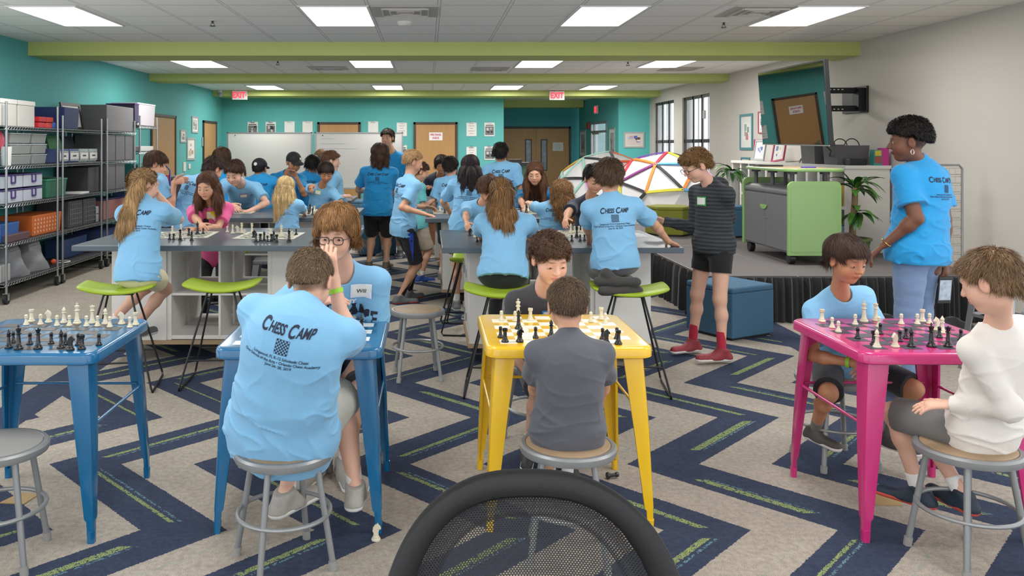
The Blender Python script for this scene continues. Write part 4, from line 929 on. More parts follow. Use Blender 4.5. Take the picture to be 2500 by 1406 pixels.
# ================= WIRE SHELVING ON THE LEFT ================================
LINER = mat('dark_shelf_liner', '3a383a', .6)
def shelving(ya, yb, lab, levels, top, xf=-4.40, xb=-4.88):
    t = thing('wire_shelving', lab, 'shelving', ((xf+xb)/2, (ya+yb)/2, 0), 0, 'rolling wire shelving units')
    for x in (xf, xb):
        for y in (ya+.06, yb-.06):
            obj('post', MB().cyl((x, y, .11), (x, y, top), .0135, n=10), CHROME, t, smooth=True)
            c = obj('caster', MB().cyl((x-.018, y, .058), (x+.018, y, .058), .056, n=20).cyl((x-.021, y, .058), (x+.021, y, .058), .022, n=12), BLACKP, t)
            obj('caster_fork', MB().box(x-.026, x-.021, y-.02, y+.02, .04, .11).box(x+.021, x+.026, y-.02, y+.02, .04, .11).box(x-.026, x+.026, y-.022, y+.022, .105, .115), CHROME, c)
    for z in levels:
        mb = MB(); e = .004
        for (p, q) in (((xf, ya), (xf, yb)), ((xb, ya), (xb, yb)), ((xf, ya), (xb, ya)), ((xf, yb), (xb, yb))):
            for dz in (0, -.03): mb.tube([(p[0], p[1], z+dz), (q[0], q[1], z+dz)], e, 5)
            if p[0] == q[0] == xf:
                n = int((yb-ya)/.03); mb.tube([(p[0], ya+(yb-ya)*k/n, z-(.03 if k % 2 else 0)) for k in range(n+1)], .003, 4)
        s = obj('wire_shelf', mb, CHROME, t); obj('shelf_liner', MB().box(xb+.01, xf-.006, ya+.01, yb-.01, z, z+.006), LINER, s)
LV = [.215, .625, 1.035, 1.44, 1.855]
shelving(8.70, 10.03, 'wire shelving unit nearest at the left, white latch boxes on it', LV, 2.12); shelving(10.05, 11.37, 'second wire shelving unit, orange basket and book bins on it', LV, 2.02)
shelving(11.45, 12.65, 'third wire shelving unit, stacked grey file boxes on it', LV, 2.03); shelving(12.82, 13.75, 'fourth narrow wire shelving unit, clear bin on top', [.2, .62, 1.1, 1.56, 1.96], 2.12, -4.42, -4.85)
def sbox(name, y0, y1, z0, h, col, lab, cat='box', xf=-4.45, xb=-4.85, lid=None, handle=None, group=None, rough=.6, lidh=.02, **k):
    t = thing(name, lab, cat, ((xf+xb)/2, (y0+y1)/2, z0), group=group); m_ = mat('stuff_'+name+col, col, rough, **k)
    z0 += .007
    cx, cy = (xf+xb)/2, (y0+y1)/2; a, b = (xf-xb)/2, (y1-y0)/2; tp = .94 if name in ('plastic_bin', 'storage_bin', 'book_bin', 'storage_basket') else 1
    vs = [(cx+sx*a*(tp if zz == z0 else 1), cy+sy*b*(tp if zz == z0 else 1), zz) for zz in (z0, z0+h) for sy in (-1, 1) for sx in (-1, 1)]
    obj('body', MB().add(vs, [(0, 2, 3, 1), (4, 5, 7, 6), (0, 1, 5, 4), (2, 6, 7, 3), (0, 4, 6, 2), (1, 3, 7, 5)]), m_, t, bevel=.008)
    if lid: obj('lid', MB().box(xb-.005, xf+.005, y0-.005, y1+.005, z0+h, z0+h+lidh), mat('lid_'+lid, lid, .5), t, bevel=.004)
    if handle: obj('latch', MB().box(xf-.001, xf+.012, cy-.04, cy+.04, z0+h*.35, z0+h*.5).box(xf-.001, xf+.012, cy-.05, cy-.035, z0+h*.4, z0+h+.01).box(xf-.001, xf+.012, cy+.035, cy+.05, z0+h*.4, z0+h+.01), mat('lid_'+handle, handle, .5), t)
    return t
z = LV[4]
sbox('file_box', 8.74, 9.08, z, .24, 'c9c6c0', 'white cardboard box on the top shelf, leftmost', lid='d6d3cd', lidh=.05); sbox('file_box', 9.12, 9.50, z, .24, 'c9c6c0', 'white cardboard box with small print on the top shelf, second from left', lid='d6d3cd', lidh=.05)
for i, (a, b, zz, h, c, l) in enumerate(((9.56, 9.72, z, .06, 'c1272d', 'red snack box lying on the top shelf, lowest left'), (9.74, 9.90, z, .06, 'd0403a', 'red snack box on the top shelf, low middle'), (9.58, 9.75, z+.067, .06, 'b8242b', 'red snack box stacked on the top shelf, left pile'), (9.77, 9.93, z+.067, .06, 'c8352f', 'red snack box stacked on the top shelf, right pile'), (9.92, 10.0, z, .07, '2f5aa8', 'small blue and white box on the top shelf beside the red boxes'))):
    sbox('snack_box', a, b, zz, h, c, l, xf=-4.43, xb=-4.68, group='snack boxes on the top shelf')
sbox('storage_bin', 10.28, 10.72, z, .27, '22305f', 'large navy blue box on the top shelf'); 
picframe((-4.74, 11.15, z+.19), (0.1, .99, 0), (-.15, 0, .98), (.98, -.1, .15), .5, .36, KF, 'dark framed certificate leaning on the top shelf', ['b9b9a9', 'c9c9be', '9ea88f'], name='certificate_frame')
sbox('file_box', 11.55, 12.60, z, .36, '6b696a', 'big grey fabric box on the top shelf of the third unit', xf=-4.42)
# second shelf
z = LV[3]; k = 0
CLR = dict(rough=.15)
for lay in range(3):
    for j, (a, b) in enumerate(((8.95, 9.42), (9.45, 9.80))):
        sbox('plastic_bin', a, b, z+lay*.118, .10, 'a9adac', 'clear plastic shoe bin, %s of the stack, %s column, second shelf' % (('bottom', 'middle', 'top')[lay], ('left', 'right')[j]), 'bin', lid='bfc3c2', lidh=.01, group='clear plastic bins', rough=.2, trans=.3)
t = tag(obj('paper_cups', MB().lathe([(0, 0), (.045, 0), (.055, .2), (0, .2)], (-4.45, 8.86, z+.006), 20), PAPER, smooth=True), 'stack of white paper cups at the left of the second shelf', 'cups')
loose('party_bag', MB().sph((-4.55, 8.83, z+.27), (.09, .09, .13)), mat('pink_plastic', 'c25068', .4), 'pink and red plastic bag above the paper cups', 'bag', smooth=True)
for i in range(4):
    a = 10.12+i*.30; t = sbox('book_bin', a, a+.28, z, .17, '9fb0ac' if i > 1 else '4c5c88', 'book bin with patterned white label on the second shelf, %s from the left' % ORD[i], 'bin', group='labelled book bins')
    mb = MB().box(-4.449, -4.444, a+.02, a+.26, z+.03, z+.15, 0)
    for q in range(9): mb.box(-4.4435, -4.442, a+.03+q*.026, a+.04+q*.026, z+.035, z+.05, 1).box(-4.4435, -4.442, a+.03+q*.026, a+.04+q*.026, z+.13, z+.145, 1)
    mb.box(-4.4435, -4.442, a+.09, a+.19, z+.08, z+.10, 1); obj('label_card', mb, [PAPER, INK], t)
for i, (a, c, l) in enumerate(((10.05, '3f7f9a', 'teal blue folder leaning behind the book bins'), (10.5, '4f8f5a', 'green folder leaning behind the book bins'), (10.9, '1f2a30', 'black bag behind the book bins'))):
    loose('folder', MB().add([(-4.7, a, z+.01), (-4.7, a+.45, z+.01), (-4.78, a+.38, z+.34), (-4.78, a+.02, z+.34), (-4.72, a, z+.01), (-4.72, a+.45, z+.01), (-4.80, a+.38, z+.34), (-4.80, a+.02, z+.34)], [(0, 1, 2, 3), (7, 6, 5, 4), (0, 4, 5, 1), (1, 5, 6, 2), (2, 6, 7, 3), (3, 7, 4, 0)]), mat('folder_'+c, c, .5), l, 'folder')
for i in range(3): sbox('file_box', 11.52+i*.37, 11.87+i*.37, z, .36, '5f5e60', 'grey file box on the second shelf of the third unit, %s from the left' % ORD[i], group='grey file boxes', xf=-4.42)
# third shelf
z = LV[2]
for lay in range(2):
    for j in range(2): sbox('latch_box', 8.78+j*.47, 9.22+j*.47, z+lay*.16, .13, 'bcc0cc', 'white latch box with purple lid, %s row, %s, third shelf' % (('lower', 'upper')[lay], ('left', 'right')[j]), lid='4b3a78', handle='4b3a78', group='white latch boxes', lidh=.016)
sbox('storage_bin', 9.80, 10.35, z, .20, '2e6b52', 'green translucent bin on the third shelf', 'bin', lid='3c8a66'); sbox('storage_bin', 10.4, 10.62, z, .22, 'c4c4be', 'white patterned bin behind the green one', 'bin', xf=-4.6)
sbox('file_box', 11.0, 11.35, z, .33, '3f3d3f', 'dark grey fabric box at the end of the second unit, third shelf')
loose('paper_tray', MB().box(-4.7, -4.42, 10.68, 10.95, z+.007, z+.03), PAPER, 'flat white papers on the third shelf', 'papers')
for i in range(2): sbox('file_box', 11.52+i*.37, 11.87+i*.37, z, .36, '5f5e60', 'grey file box on the third shelf of the third unit, %s from the left' % ORD[i], group='grey file boxes', xf=-4.42)
# fourth shelf
z = LV[1]
sbox('storage_bin', 8.75, 9.15, z, .20, '2f5a9c', 'blue bin at the left of the fourth shelf', 'bin'); sbox('toy_box', 8.8, 9.3, z, .08, '5a4248', 'low box of small toys on the fourth shelf', xf=-4.41, xb=-4.56)
t = sbox('storage_basket', 9.45, 10.2, z, .23, 'c8662a', 'orange plastic basket with round holes on the fourth shelf', 'basket')
mb = MB()
for i in range(9):
    for j in range(4): xs_ = -4.462+.012*(.043+j*.045)/.23; mb.cyl((xs_-.006, 9.52+i*.075, z+.05+j*.045), (xs_+.0015, 9.52+i*.075, z+.05+j*.045), .015, n=10)
obj('holes', mb, mat('hole_pale', 'd9a98a', .7), t)
for i in range(2): 
    t = sbox('plastic_crate', 10.40+i*.44, 10.81+i*.44, z, .33, '46464a', 'dark grey plastic crate on the fourth shelf, %s one' % ('left', 'right')[i], 'crate', group='dark plastic crates'); mb = MB()
    for q in range(7): mb.box(-4.449, -4.443, 10.43+i*.44+q*.052, 10.445+i*.44+q*.052, z+.03, z+.31)
    for q in range(5): mb.box(-4.449, -4.444, 10.42+i*.44, 10.79+i*.44, z+.05+q*.06, z+.062+q*.06)
    obj('crate_ribs', mb, mat('rib_grey', '5c5c60', .6), t)
sbox('small_box', 11.2, 11.35, z, .1, '8d9496', 'small grey box on the fourth shelf, bottom of two'); sbox('small_box', 11.2, 11.35, z+.108, .1, '9aa1a3', 'small grey box on the fourth shelf, top of two')
sbox('storage_bin', 11.52, 12.3, z, .27, '9a6a64', 'clear bin of red things with navy lid on the third unit', 'bin', lid='26315e')
# bottom shelf
z = LV[0]
def bag(y, w, h, lab, col='7d7f84'):
    vs = []; n = 14; rr = random.Random(int(y*10))
    mb = MB(); L_ = 10
    for j in range(L_+1):
        f = j/L_
        for i in range(n):
            a = 2*math.pi*i/n; r = (1-.55*f**2)*(1+.10*math.sin(3*a+6*f)+.08*math.sin(5*a-9*f)+rr.uniform(-.04, .04)); vs.append((-4.63+.19*r*math.cos(a), y+w*r*math.sin(a), z+.008+h*f))
    mb.add(vs, [(j*n+i, j*n+(i+1) % n, (j+1)*n+(i+1) % n, (j+1)*n+i) for j in range(L_) for i in range(n)]+[tuple(range(n-1, -1, -1)), tuple(L_*n+i for i in range(n))])
    loose('cloth_bag', mb, mat('crumpled_grey', col, .6, bump=2, bscale=10), lab, 'bag', 'crumpled grey bags', smooth=True)
bag(9.22, .24, .35, 'crumpled silver grey bag on the bottom shelf, left one'); bag(9.70, .25, .36, 'crumpled silver grey bag on the bottom shelf, right one', '85878b')
sbox('paper_box', 8.74, 8.95, z, .18, 'a9a9a9', 'pale grey box at the left end of the bottom shelf'); sbox('storage_bin', 10.6, 11.33, z, .24, '2c4470', 'blue bin on the bottom shelf of the second unit', 'bin', xf=-4.6); sbox('storage_bin', 11.5, 12.4, z, .26, '3a4a78', 'blue lidded bin on the bottom shelf of the third unit', 'bin', lid='2d3a6a')
loose('toy_ball', MB().sph((-4.47, 10.02, z+.03+.03), .032), mat('ball_orange', 'd9512c', .5), 'small orange ball on the bottom shelf', 'ball', smooth=True)
loose('white_cable', MB().ring((-4.5, 10.3, z+.02), .1, .007), TRIM, 'coiled white cable on the bottom shelf', 'cable', smooth=True)
# fourth unit
sbox('storage_bin', 12.86, 13.7, 1.965, .33, 'bfb9bf', 'clear bin with pink contents on top of the fourth unit', 'bin', xf=-4.45, lid='d5d2d2', rough=.2); sbox('drawer_organizer', 12.66, 12.84, 2.0, .27, '3a3550', 'small drawer organizer with purple top beside the clear bin', 'organizer', lid='4c2f6a', xf=-4.42)
t = bpy.data.objects.get('drawer_organizer')
sbox('craft_tray', 12.95, 13.6, 1.565, .08, 'b5b2ae', 'tray of pale craft supplies on the fourth unit', 'tray', xf=-4.45); sbox('storage_bin', 12.9, 13.6, .63, .3, '4a5a90', 'blue bin low on the fourth unit', 'bin'); sbox('storage_bin', 12.9, 13.6, 1.11, .25, '3d8a86', 'teal bin in the middle of the fourth unit', 'bin')
# book cart by the door
t = thing('book_cart', 'small blue wire book rack beside the first left door', 'book rack', (-3.95, 12.3, 0)); BC = mat('rack_blue', '2f4c9c', .4)
for z in (.3, .65, 1.0): obj('rack_shelf', MB().box(-4.12, -3.75, 12.05, 12.3, z, z+.015).box(-4.12, -3.75, 12.05, 12.06, z, z+.08), BC, t)
if 1: obj('rack_frame', MB().tube([(-4.12, 12.2, 0), (-4.12, 12.2, 1.3), (-4.05, 12.2, 1.38), (-3.82, 12.2, 1.38), (-3.75, 12.2, 1.3), (-3.75, 12.2, 0)], .012), BC, t, smooth=True)
for k in range(12):
    z = (.315, .665, 1.015)[k % 3]; x = -4.1+.09*(k//3); c = ['d9d6cf', 'b23a4a', '3a6ab0', 'c9a23a', '5a9a6a'][k % 5]
    loose('book', MB().box(x, x+.07, 12.10, 12.27, z, z+.22), mat('book_'+c, c, .6), 'book on the %s shelf of the blue rack, %s from the left' % (('bottom', 'middle', 'top')[k % 3], ORD[k//3]), 'book', 'books on the blue rack')
# ================= PEOPLE: implicit-surface bodies ===========================
import openvdb
def nz(v): v = np.array(v, float); l = np.linalg.norm(v); return v/l if l > 1e-9 else v
def fbm(p, f, seed=0):      # cheap smooth pseudo noise from warped sines, p (n,3)
    x, y, z = [p[:, i]*f+seed*1.7 for i in range(3)]
    a = np.sin(x*1.9+1.3*np.sin(y*1.7+z*.7))+np.sin(y*2.3+1.1*np.sin(z*1.9+x*.6))+np.sin(z*2.1+1.2*np.sin(x*1.5+y*.8))
    b = np.sin(x*4.1+1.7*np.sin(z*3.1))+np.sin(y*4.7+1.5*np.sin(x*3.3))+np.sin(z*4.3+1.6*np.sin(y*2.9))
    return (a+.5*b)/4.5
class SDF:
    def __init__(s, lo, hi, h):
        s.h = h; s.o = np.array(lo, float)-3*h; s.n = np.ceil((np.array(hi, float)-s.o+3*h)/h).astype(int)+1
        s.F = np.full(s.n, 1.0, np.float32)
    def region(s, lo, hi):
        a = np.clip(np.floor((np.array(lo)-s.o)/s.h).astype(int), 0, s.n); b = np.clip(np.ceil((np.array(hi)-s.o)/s.h).astype(int)+1, 0, s.n)
        if np.any(b-a < 1): return None
        g = [(s.o[i]+s.h*np.arange(a[i], b[i])).astype(np.float32) for i in range(3)]
        return tuple(slice(a[i], b[i]) for i in range(3)), g[0][:, None, None], g[1][None, :, None], g[2][None, None, :]
    def put(s, fn, lo, hi, k, op='add', m=.03):
        r = s.region(np.array(lo)-m-k, np.array(hi)+m+k)
        if r is None: return s
        sl, x, y, z = r; d = fn(x, y, z).astype(np.float32); f = s.F[sl]
        if op == 'sub': d = -d
        if op == 'add':
            h = np.maximum(k-np.abs(f-d), 0)/max(k, 1e-6); s.F[sl] = np.minimum(f, d)-h*h*k*.25
        else:
            h = np.maximum(k-np.abs(f-d), 0)/max(k, 1e-6); s.F[sl] = np.maximum(f, d)+h*h*k*.25
        return s
    def cone(s, a, b, ra, rb, k=.02, op='add', flat=None, cap=False):
        """tapered capsule a-b; flat=(axis,q) squashes along axis; cap = flat ends"""
        a = np.array(a, float); b = np.array(b, float); ab = b-a; L2 = max(ab@ab, 1e-9); R = max(ra, rb)
        def fn(x, y, z):
            px, py, pz = x-a[0], y-a[1], z-a[2]
            t = np.clip((px*ab[0]+py*ab[1]+pz*ab[2])/L2, 0, 1)
            dx, dy, dz = px-t*ab[0], py-t*ab[1], pz-t*ab[2]
            sc_ = 1.0
            if flat:
                ax, q = flat; e = dx*ax[0]+dy*ax[1]+dz*ax[2]; g = (1/q-1); dx, dy, dz = dx+ax[0]*e*g, dy+ax[1]*e*g, dz+ax[2]*e*g; sc_ = (1+q)/2
            d = (np.sqrt(dx*dx+dy*dy+dz*dz)-(ra+(rb-ra)*t))*sc_
            if cap:
                l = math.sqrt(L2); pr = (px*ab[0]+py*ab[1]+pz*ab[2])/l; d = np.maximum(d, pr-l)
            return d
        return s.put(fn, np.minimum(a, b)-R, np.maximum(a, b)+R, k, op)
    def ell(s, c, r, R=None, k=.03, op='add'):
        c = np.array(c, float); r = np.array(r, float); R = np.eye(3) if R is None else R
        ext = np.sqrt(((R.T*r)**2).sum(1))
        def fn(x, y, z):
            px, py, pz = x-c[0], y-c[1], z-c[2]; q = [(px*R[i][0]+py*R[i][1]+pz*R[i][2]) for i in range(3)]
            k0 = np.sqrt((q[0]/r[0])**2+(q[1]/r[1])**2+(q[2]/r[2])**2); k1 = np.sqrt((q[0]/r[0]**2)**2+(q[1]/r[1]**2)**2+(q[2]/r[2]**2)**2)
            return k0*(k0-1)/np.maximum(k1, 1e-6)
        return s.put(fn, c-ext, c+ext, k, op)
    def box(s, c, hf, R=None, rd=.01, k=.0, op='add'):
        c = np.array(c, float); hf = np.array(hf, float); R = np.eye(3) if R is None else R
        ext = (np.abs(R.T)*hf).sum(1)
        def fn(x, y, z):
            px, py, pz = x-c[0], y-c[1], z-c[2]; q = [np.abs(px*R[i][0]+py*R[i][1]+pz*R[i][2])-(hf[i]-rd) for i in range(3)]
            o = np.sqrt(sum(np.maximum(t, 0)**2 for t in q)); return o+np.minimum(np.maximum(np.maximum(q[0], q[1]), q[2]), 0)-rd
        return s.put(fn, c-ext, c+ext, k, op)
    def clip(s, p, n, k=.004):        # remove everything on the side n points to
        p = np.array(p, float); n = nz(n)
        lo = s.o; hi = s.o+s.h*s.n
        return s.put(lambda x, y, z: (x-p[0])*n[0]+(y-p[1])*n[1]+(z-p[2])*n[2], lo, hi, k, 'int')
    def disp(s, fn):
        i = np.where(np.abs(s.F) < s.h*3.5); P = np.stack([s.o[k]+s.h*i[k] for k in range(3)], 1); s.F[i] += fn(P).astype(np.float32); return s
    def mesh(s):
        F_ = np.clip(s.F, -3*s.h, 3*s.h); F_[[0, -1]] = 3*s.h; F_[:, [0, -1]] = 3*s.h; F_[:, :, [0, -1]] = 3*s.h
        g = openvdb.FloatGrid(3*s.h); g.copyFromArray(F_, tolerance=1e-7)
        g.transform = openvdb.createLinearTransform(s.h)
        P, Q = g.convertToQuads(0.0)
        return P+s.o, Q
def make_obj(name, P, Q, m, parent, base, tint=None, label=None):
    me = bpy.data.meshes.new(name); P = np.asarray(P, float); n = len(P); q = len(Q)
    me.vertices.add(n); me.vertices.foreach_set('co', (P-base).astype(np.float32).ravel())
    me.loops.add(4*q); me.loops.foreach_set('vertex_index', Q[:, ::-1].astype(np.int32).ravel())
    me.polygons.add(q); me.polygons.foreach_set('loop_start', np.arange(0, 4*q, 4, dtype=np.int32))
    me.polygons.foreach_set('use_smooth', np.ones(q, bool)); me.update(calc_edges=True)
    me.materials.append(m)
    if tint is not None:
        a = me.attributes.new('Col', 'FLOAT_COLOR', 'POINT'); c = np.ones((n, 4), np.float32); c[:, :3] = tint(P); a.data.foreach_set('color', c.ravel())
    o = link_mesh(name, me, parent)
    if label: o['label'] = label
    return o
def skinmat(): return mat('skin', 'b58a70', .5, bump=.12, bscale=250, attr=True, spec=.35)
def clothmat(col, name='cotton'): return mat(name+'_'+col, col, .85, bump=.45, bscale=22, vary=.03, sheen=.15)
def hairmat(col, curly=False): return mat('hair_%s%d' % (col, curly), col, .5, bump=1.0, bscale=60 if curly else 45, vary=.38, stretch=(1, 1, 1) if curly else (1.6, 1.6, .22))
def ik(a, t, l1, l2, pole):
    a = np.array(a, float); t = np.array(t, float); d = t-a; L = np.linalg.norm(d); u = d/max(L, 1e-6); m = (l1+l2)*.999
    if L > m: L = m; t = a+u*m
    L = max(L, abs(l1-l2)+.01)
    x = (l1*l1-l2*l2+L*L)/(2*L); h = math.sqrt(max(l1*l1-x*x, 0)); p = np.array(pole, float); p = p-u*(p@u)
    p = nz(p) if np.linalg.norm(p) > 1e-6 else frame_from(u)[0]
    return a+u*x+p*h, a+u*L
BLUE = '7ab1d6'; STAFF = '1b8fcb'
_logo = {}
def logo(kind):
    if kind in _logo: return _logo[kind]
    V = []; Fs = []
    def addt(txt, x, y, size, bold=0, shear=0, sx=1.0, align='LEFT'):
        vs, fs = textmesh(txt, size, bold, shear, align); o = len(V)
        V.extend([(x+v[0]*sx, y+v[1]) for v in vs]); Fs.extend([tuple(i+o for i in f) for f in fs]); return x+max(v[0] for v in vs)*sx if vs else x
    x = 0
    for wd in (['CHESS', 'CAMP', 'STAFF'] if kind == 'staff' else ['CHESS', 'CAMP']):
        x = addt(wd[0], x, -.02, 1.25, .035, .25, .72)+-.03; x = addt(wd[1:], x, .05, .95, .03, .25, .68)+.14
    wid = x-.14; V[:] = [((v[0]-wid/2)/wid, v[1]/wid) for v in V]
    s = .24 if kind != 'staff' else .17; y0 = -.06; c = s/8
    for i in range(8):
        for j in range(8):
            if (i+j) % 2 == 0:
                o = len(V); a, b = -s/2+i*c, y0-j*c; V.extend([(a, b), (a+c, b), (a+c, b-c), (a, b-c)]); Fs.append((o, o+1, o+2, o+3))
    for a, b, a2, b2 in ((-s/2, y0, s/2, y0+.006), (-s/2, y0-s-.006, s/2, y0-s), (-s/2-.006, y0-s, -s/2, y0), (s/2, y0-s, s/2+.006, y0)):
        o = len(V); V.extend([(a, b), (a2, b), (a2, b2), (a, b2)]); Fs.append((o, o+1, o+2, o+3))
    k = .074 if kind != 'staff' else .05; y = y0-s-.10 if kind != 'staff' else y0-s-.07
    for tx, f in (('Longwood, FL K-12 Scholastic Chess', 1), ('One School of the Arts \u2022 Orlando Chess Academy', 1), ('June 24- 28, 2019', 1)):
        addt(tx, 0, y, k, .001, 0, .93, 'CENTER'); y -= k*1.05
    _logo[kind] = (V, Fs); return _logo[kind]
def project(name, V2, F2, O, U, V, N, width, bvh, m, parent, base, off=.0022, cuts=1, label=None):
    """lay flat artwork onto a garment: rays travel along -N towards the cloth"""
    bm = bmesh.new(); vs = [bm.verts.new((v[0]*width, v[1]*width, 0)) for v in V2]
    for f in F2:
        try: bm.faces.new([vs[i] for i in f])
        except ValueError: pass
    bmesh.ops.triangulate(bm, faces=bm.faces)
    if cuts: bmesh.ops.subdivide_edges(bm, edges=[e for e in bm.edges if e.calc_length() > .018], cuts=cuts)
    bad = []
    for v in bm.verts:
        p = O+U*v.co.x+V*v.co.y+N*.35; loc, nr, idx, d = bvh.ray_cast(Vector(p), Vector(-N), .7)
        if loc is None: bad.append(v); continue
        q = np.array(loc)+np.array(nr)*off*(1 if np.dot(nr, N) > 0 else -1); v.co = Vector(q-base)
    if bad: bmesh.ops.delete(bm, geom=bad, context='VERTS')
    bmesh.ops.triangulate(bm, faces=bm.faces)
    me = bpy.data.meshes.new(name); bm.to_mesh(me); bm.free(); me.materials.append(m); o = link_mesh(name, me, parent)
    if label: o['label'] = label
    return o
def hand(B, wr, d, pn, S, curl, thumb, h):
    """palm from the wrist along d, palm normal pn, thumb towards thumb vector"""
    d = nz(d); t = nz(np.array(thumb)-d*np.dot(thumb, d)); pn = nz(np.cross(d, t))*(1 if np.dot(np.cross(d, t), pn) > 0 else -1)
    L = .19*S; pl = L*.5; rf = max(.0082*S, h*.95)
    B.cone(wr, wr+d*pl*.9, .027*S, .034*S, .015, flat=(pn, .5))
    for i, (off, ln) in enumerate(((.027, .43), (.009, .48), (-.009, .45), (-.026, .36))):
        p = wr+d*pl*.88+t*off*S; q = d.copy(); l = L*ln/3*1.08; c = curl*(1+.12*i)
        for j in range(3):
            a = c*(.55, .75, .6)[j]; q = nz(q*math.cos(a)+pn*math.sin(a)+t*(off*1.5 if j == 0 else 0)); e = p+q*l*(1.25, .95, .75)[j]; B.cone(p, e, rf*(1.08-.08*j), rf*(1-.08*j), .003); p = e
    p = wr+d*pl*.25+t*.025*S; q = nz(d*.75+t*.75+pn*.25)
    for j in range(3): e = p+q*L*.17; B.cone(p, e, rf*(1.45-.15*j), rf*(1.25-.12*j), .006); p = e; q = nz(q+d*.35+pn*.25*curl)
def head_frame(yaw, pitch, roll):
    y = math.radians(yaw); p = math.radians(pitch); r = math.radians(roll)
    f = np.array([math.sin(y)*math.cos(p), math.cos(y)*math.cos(p), -math.sin(p)]); rt = np.array([math.cos(y), -math.sin(y), 0.]); up = np.cross(rt, f)
    rt2 = rt*math.cos(r)+up*math.sin(r); up2 = np.cross(rt2, f); return np.array([rt2, f, up2])
SKINS = {'fair': 'd9ab94', 'light': 'cf9d80', 'tan': 'b98463', 'brown': '8e6046', 'dark': '6d4635'}
PEOPLE = {}
def person(label, H, yaw, pel, neck, head, hl=None, hr=None, fl=None, fr=None, el=None, er=None, kl=None, kr=None, b=1.0, skin='light', hair='5a4232',
           style='short', shirt=BLUE, sleeve='short', bottom='shorts', bcol='1e1f24', shoes='6b6b6e', sole='d8d6d2', sock='e2e0dc', q=.008, hunch=.02, face=False, hem=.07, print_=None,
           hpose=None, extra=None, hemtilt=0, psize=None, gaze=0, hs=1.04, sy=None, nocoll=False, kneel=False, loose_=1.0, barefoot=False, footdir=None, hairq=None, sockh=.09, wband=None, pcol='17233a', open_=.55, pface='2a2a33', hairt=0, poff=0, hlen=1.0, nstr=None, pdz=.115):
    S = H/1.70; pel = at(*pel); nk = at(*neck); base = np.array([pel[0], pel[1], 0.0])
    T = thing('person', label, 'person', base); y = math.radians(yaw); rt = np.array([math.cos(y), -math.sin(y), 0.]); u = nz(nk-pel); tr = nz(rt-u*(rt@u)); tf = np.cross(u, tr)
    if sy is not None:
        y2 = math.radians(sy); r2 = np.array([math.cos(y2), -math.sin(y2), 0.]); tr2 = nz(r2-u*(r2@u)); tf2 = np.cross(u, tr2)
    else: tr2, tf2 = tr, tf
    RT = np.array([tr, tf, u]); RT2 = np.array([tr2, tf2, u])
    hf = head_frame(head[3], head[4], head[5] if len(head) > 5 else 0); hc = at(*head[:3]); hk = (.135+.0525*H)/.22*hs
    def hp(a, b_, c): return hc+(hf[0]*a+hf[1]*b_+hf[2]*c)*hk
    # shoulders, arms
    shw = .106*H*(b**.35); shd = .045*H
    sh = {-1: nk-u*shd-tr2*shw-tf2*.0, 1: nk-u*shd+tr2*shw}
    la, lf = .172*H, .15*H; ar = {}
    for s_, tgt, pole in ((-1, hl, el), (1, hr, er)):
        if tgt is None: tg = sh[s_]+np.array([0, 0, -.30*H])+tf2*.05*H+tr2*s_*.05
        elif len(tgt) == 3 and tgt[2] > 1.2: tg = at(*tgt)
        else: tg = np.array(tgt)
        pl = np.array(pole, float) if pole is not None else (-tf2*1.0+tr2*s_*.5-np.array([0, 0, .3]))
        e, w_ = ik(sh[s_], tg, la, lf, pl); ar[s_] = (sh[s_], e, w_)
    hip = {s_: pel+tr*s_*.055*H for s_ in (-1, 1)}; lt, lc = .245*H, .235*H; lg = {}
    for s_, tgt, pole in ((-1, fl, kl), (1, fr, kr)):
        tg = at(*tgt) if tgt is not None else np.array([hip[s_][0]+tr[0]*s_*.02, hip[s_][1]+tr[1]*s_*.02, .045*H])
        if tgt is not None and len(tgt) == 3 and tg[2] < .045*H: tg[2] = .045*H
        k_, a_ = (hip[s_]+nz(np.array([tf[0], tf[1], -.28]))*lt, tg) if kneel else ik(hip[s_], tg, lt, lc, np.array(pole, float) if pole is not None else tf+np.array([0, 0, .15])); lg[s_] = (hip[s_], k_, a_)
    pts = [pel, nk, hc]+[p for d_ in (ar, lg) for v in d_.values() for p in v]; lo = np.min(pts, 0)-.24*S; hi = np.max(pts, 0)+.24*S; lo[2] = max(lo[2], -.02)
    # ---------------- body
    B = SDF(lo, hi, q); sp = lambda f, o=0: pel+(nk-pel)*f-tf*(hunch*math.sin(math.pi*min(max(f, 0), 1)))+tf*o
    bd = b
    def torso(G, t, k):
        G.ell(sp(.05), (.150*S*bd+t, .105*S*bd+t, .115*S+t), RT, k); G.ell(sp(.34), (.128*S*bd+t, .095*S*bd+t, .15*S+t), RT, k)
        G.ell(sp(.70), (.142*S*(bd**.7)+t, .098*S*(bd**.8)+t, .155*S+t), RT2, k); G.cone(sh[-1]+tr2*.01*S, sh[1]-tr2*.01*S, .048*S+t, .048*S+t, k)
        for s_ in (-1, 1): G.cone(nk-u*.012*S, sh[s_]+u*.012*S, .040*S+t*.7, .036*S+t*.7, .03)
        G.cone(sp(.9), nk+(hc-nk)*.25, .062*S+t*.6, .045*S+t*.2, k*.8)
    torso(B, -.007*S, .045); am_ = .88 if sleeve == 'long' else 1.0
    B.cone(nk-u*.02, hp(0, -.015, -.06), .050*S, .047*S, .03)
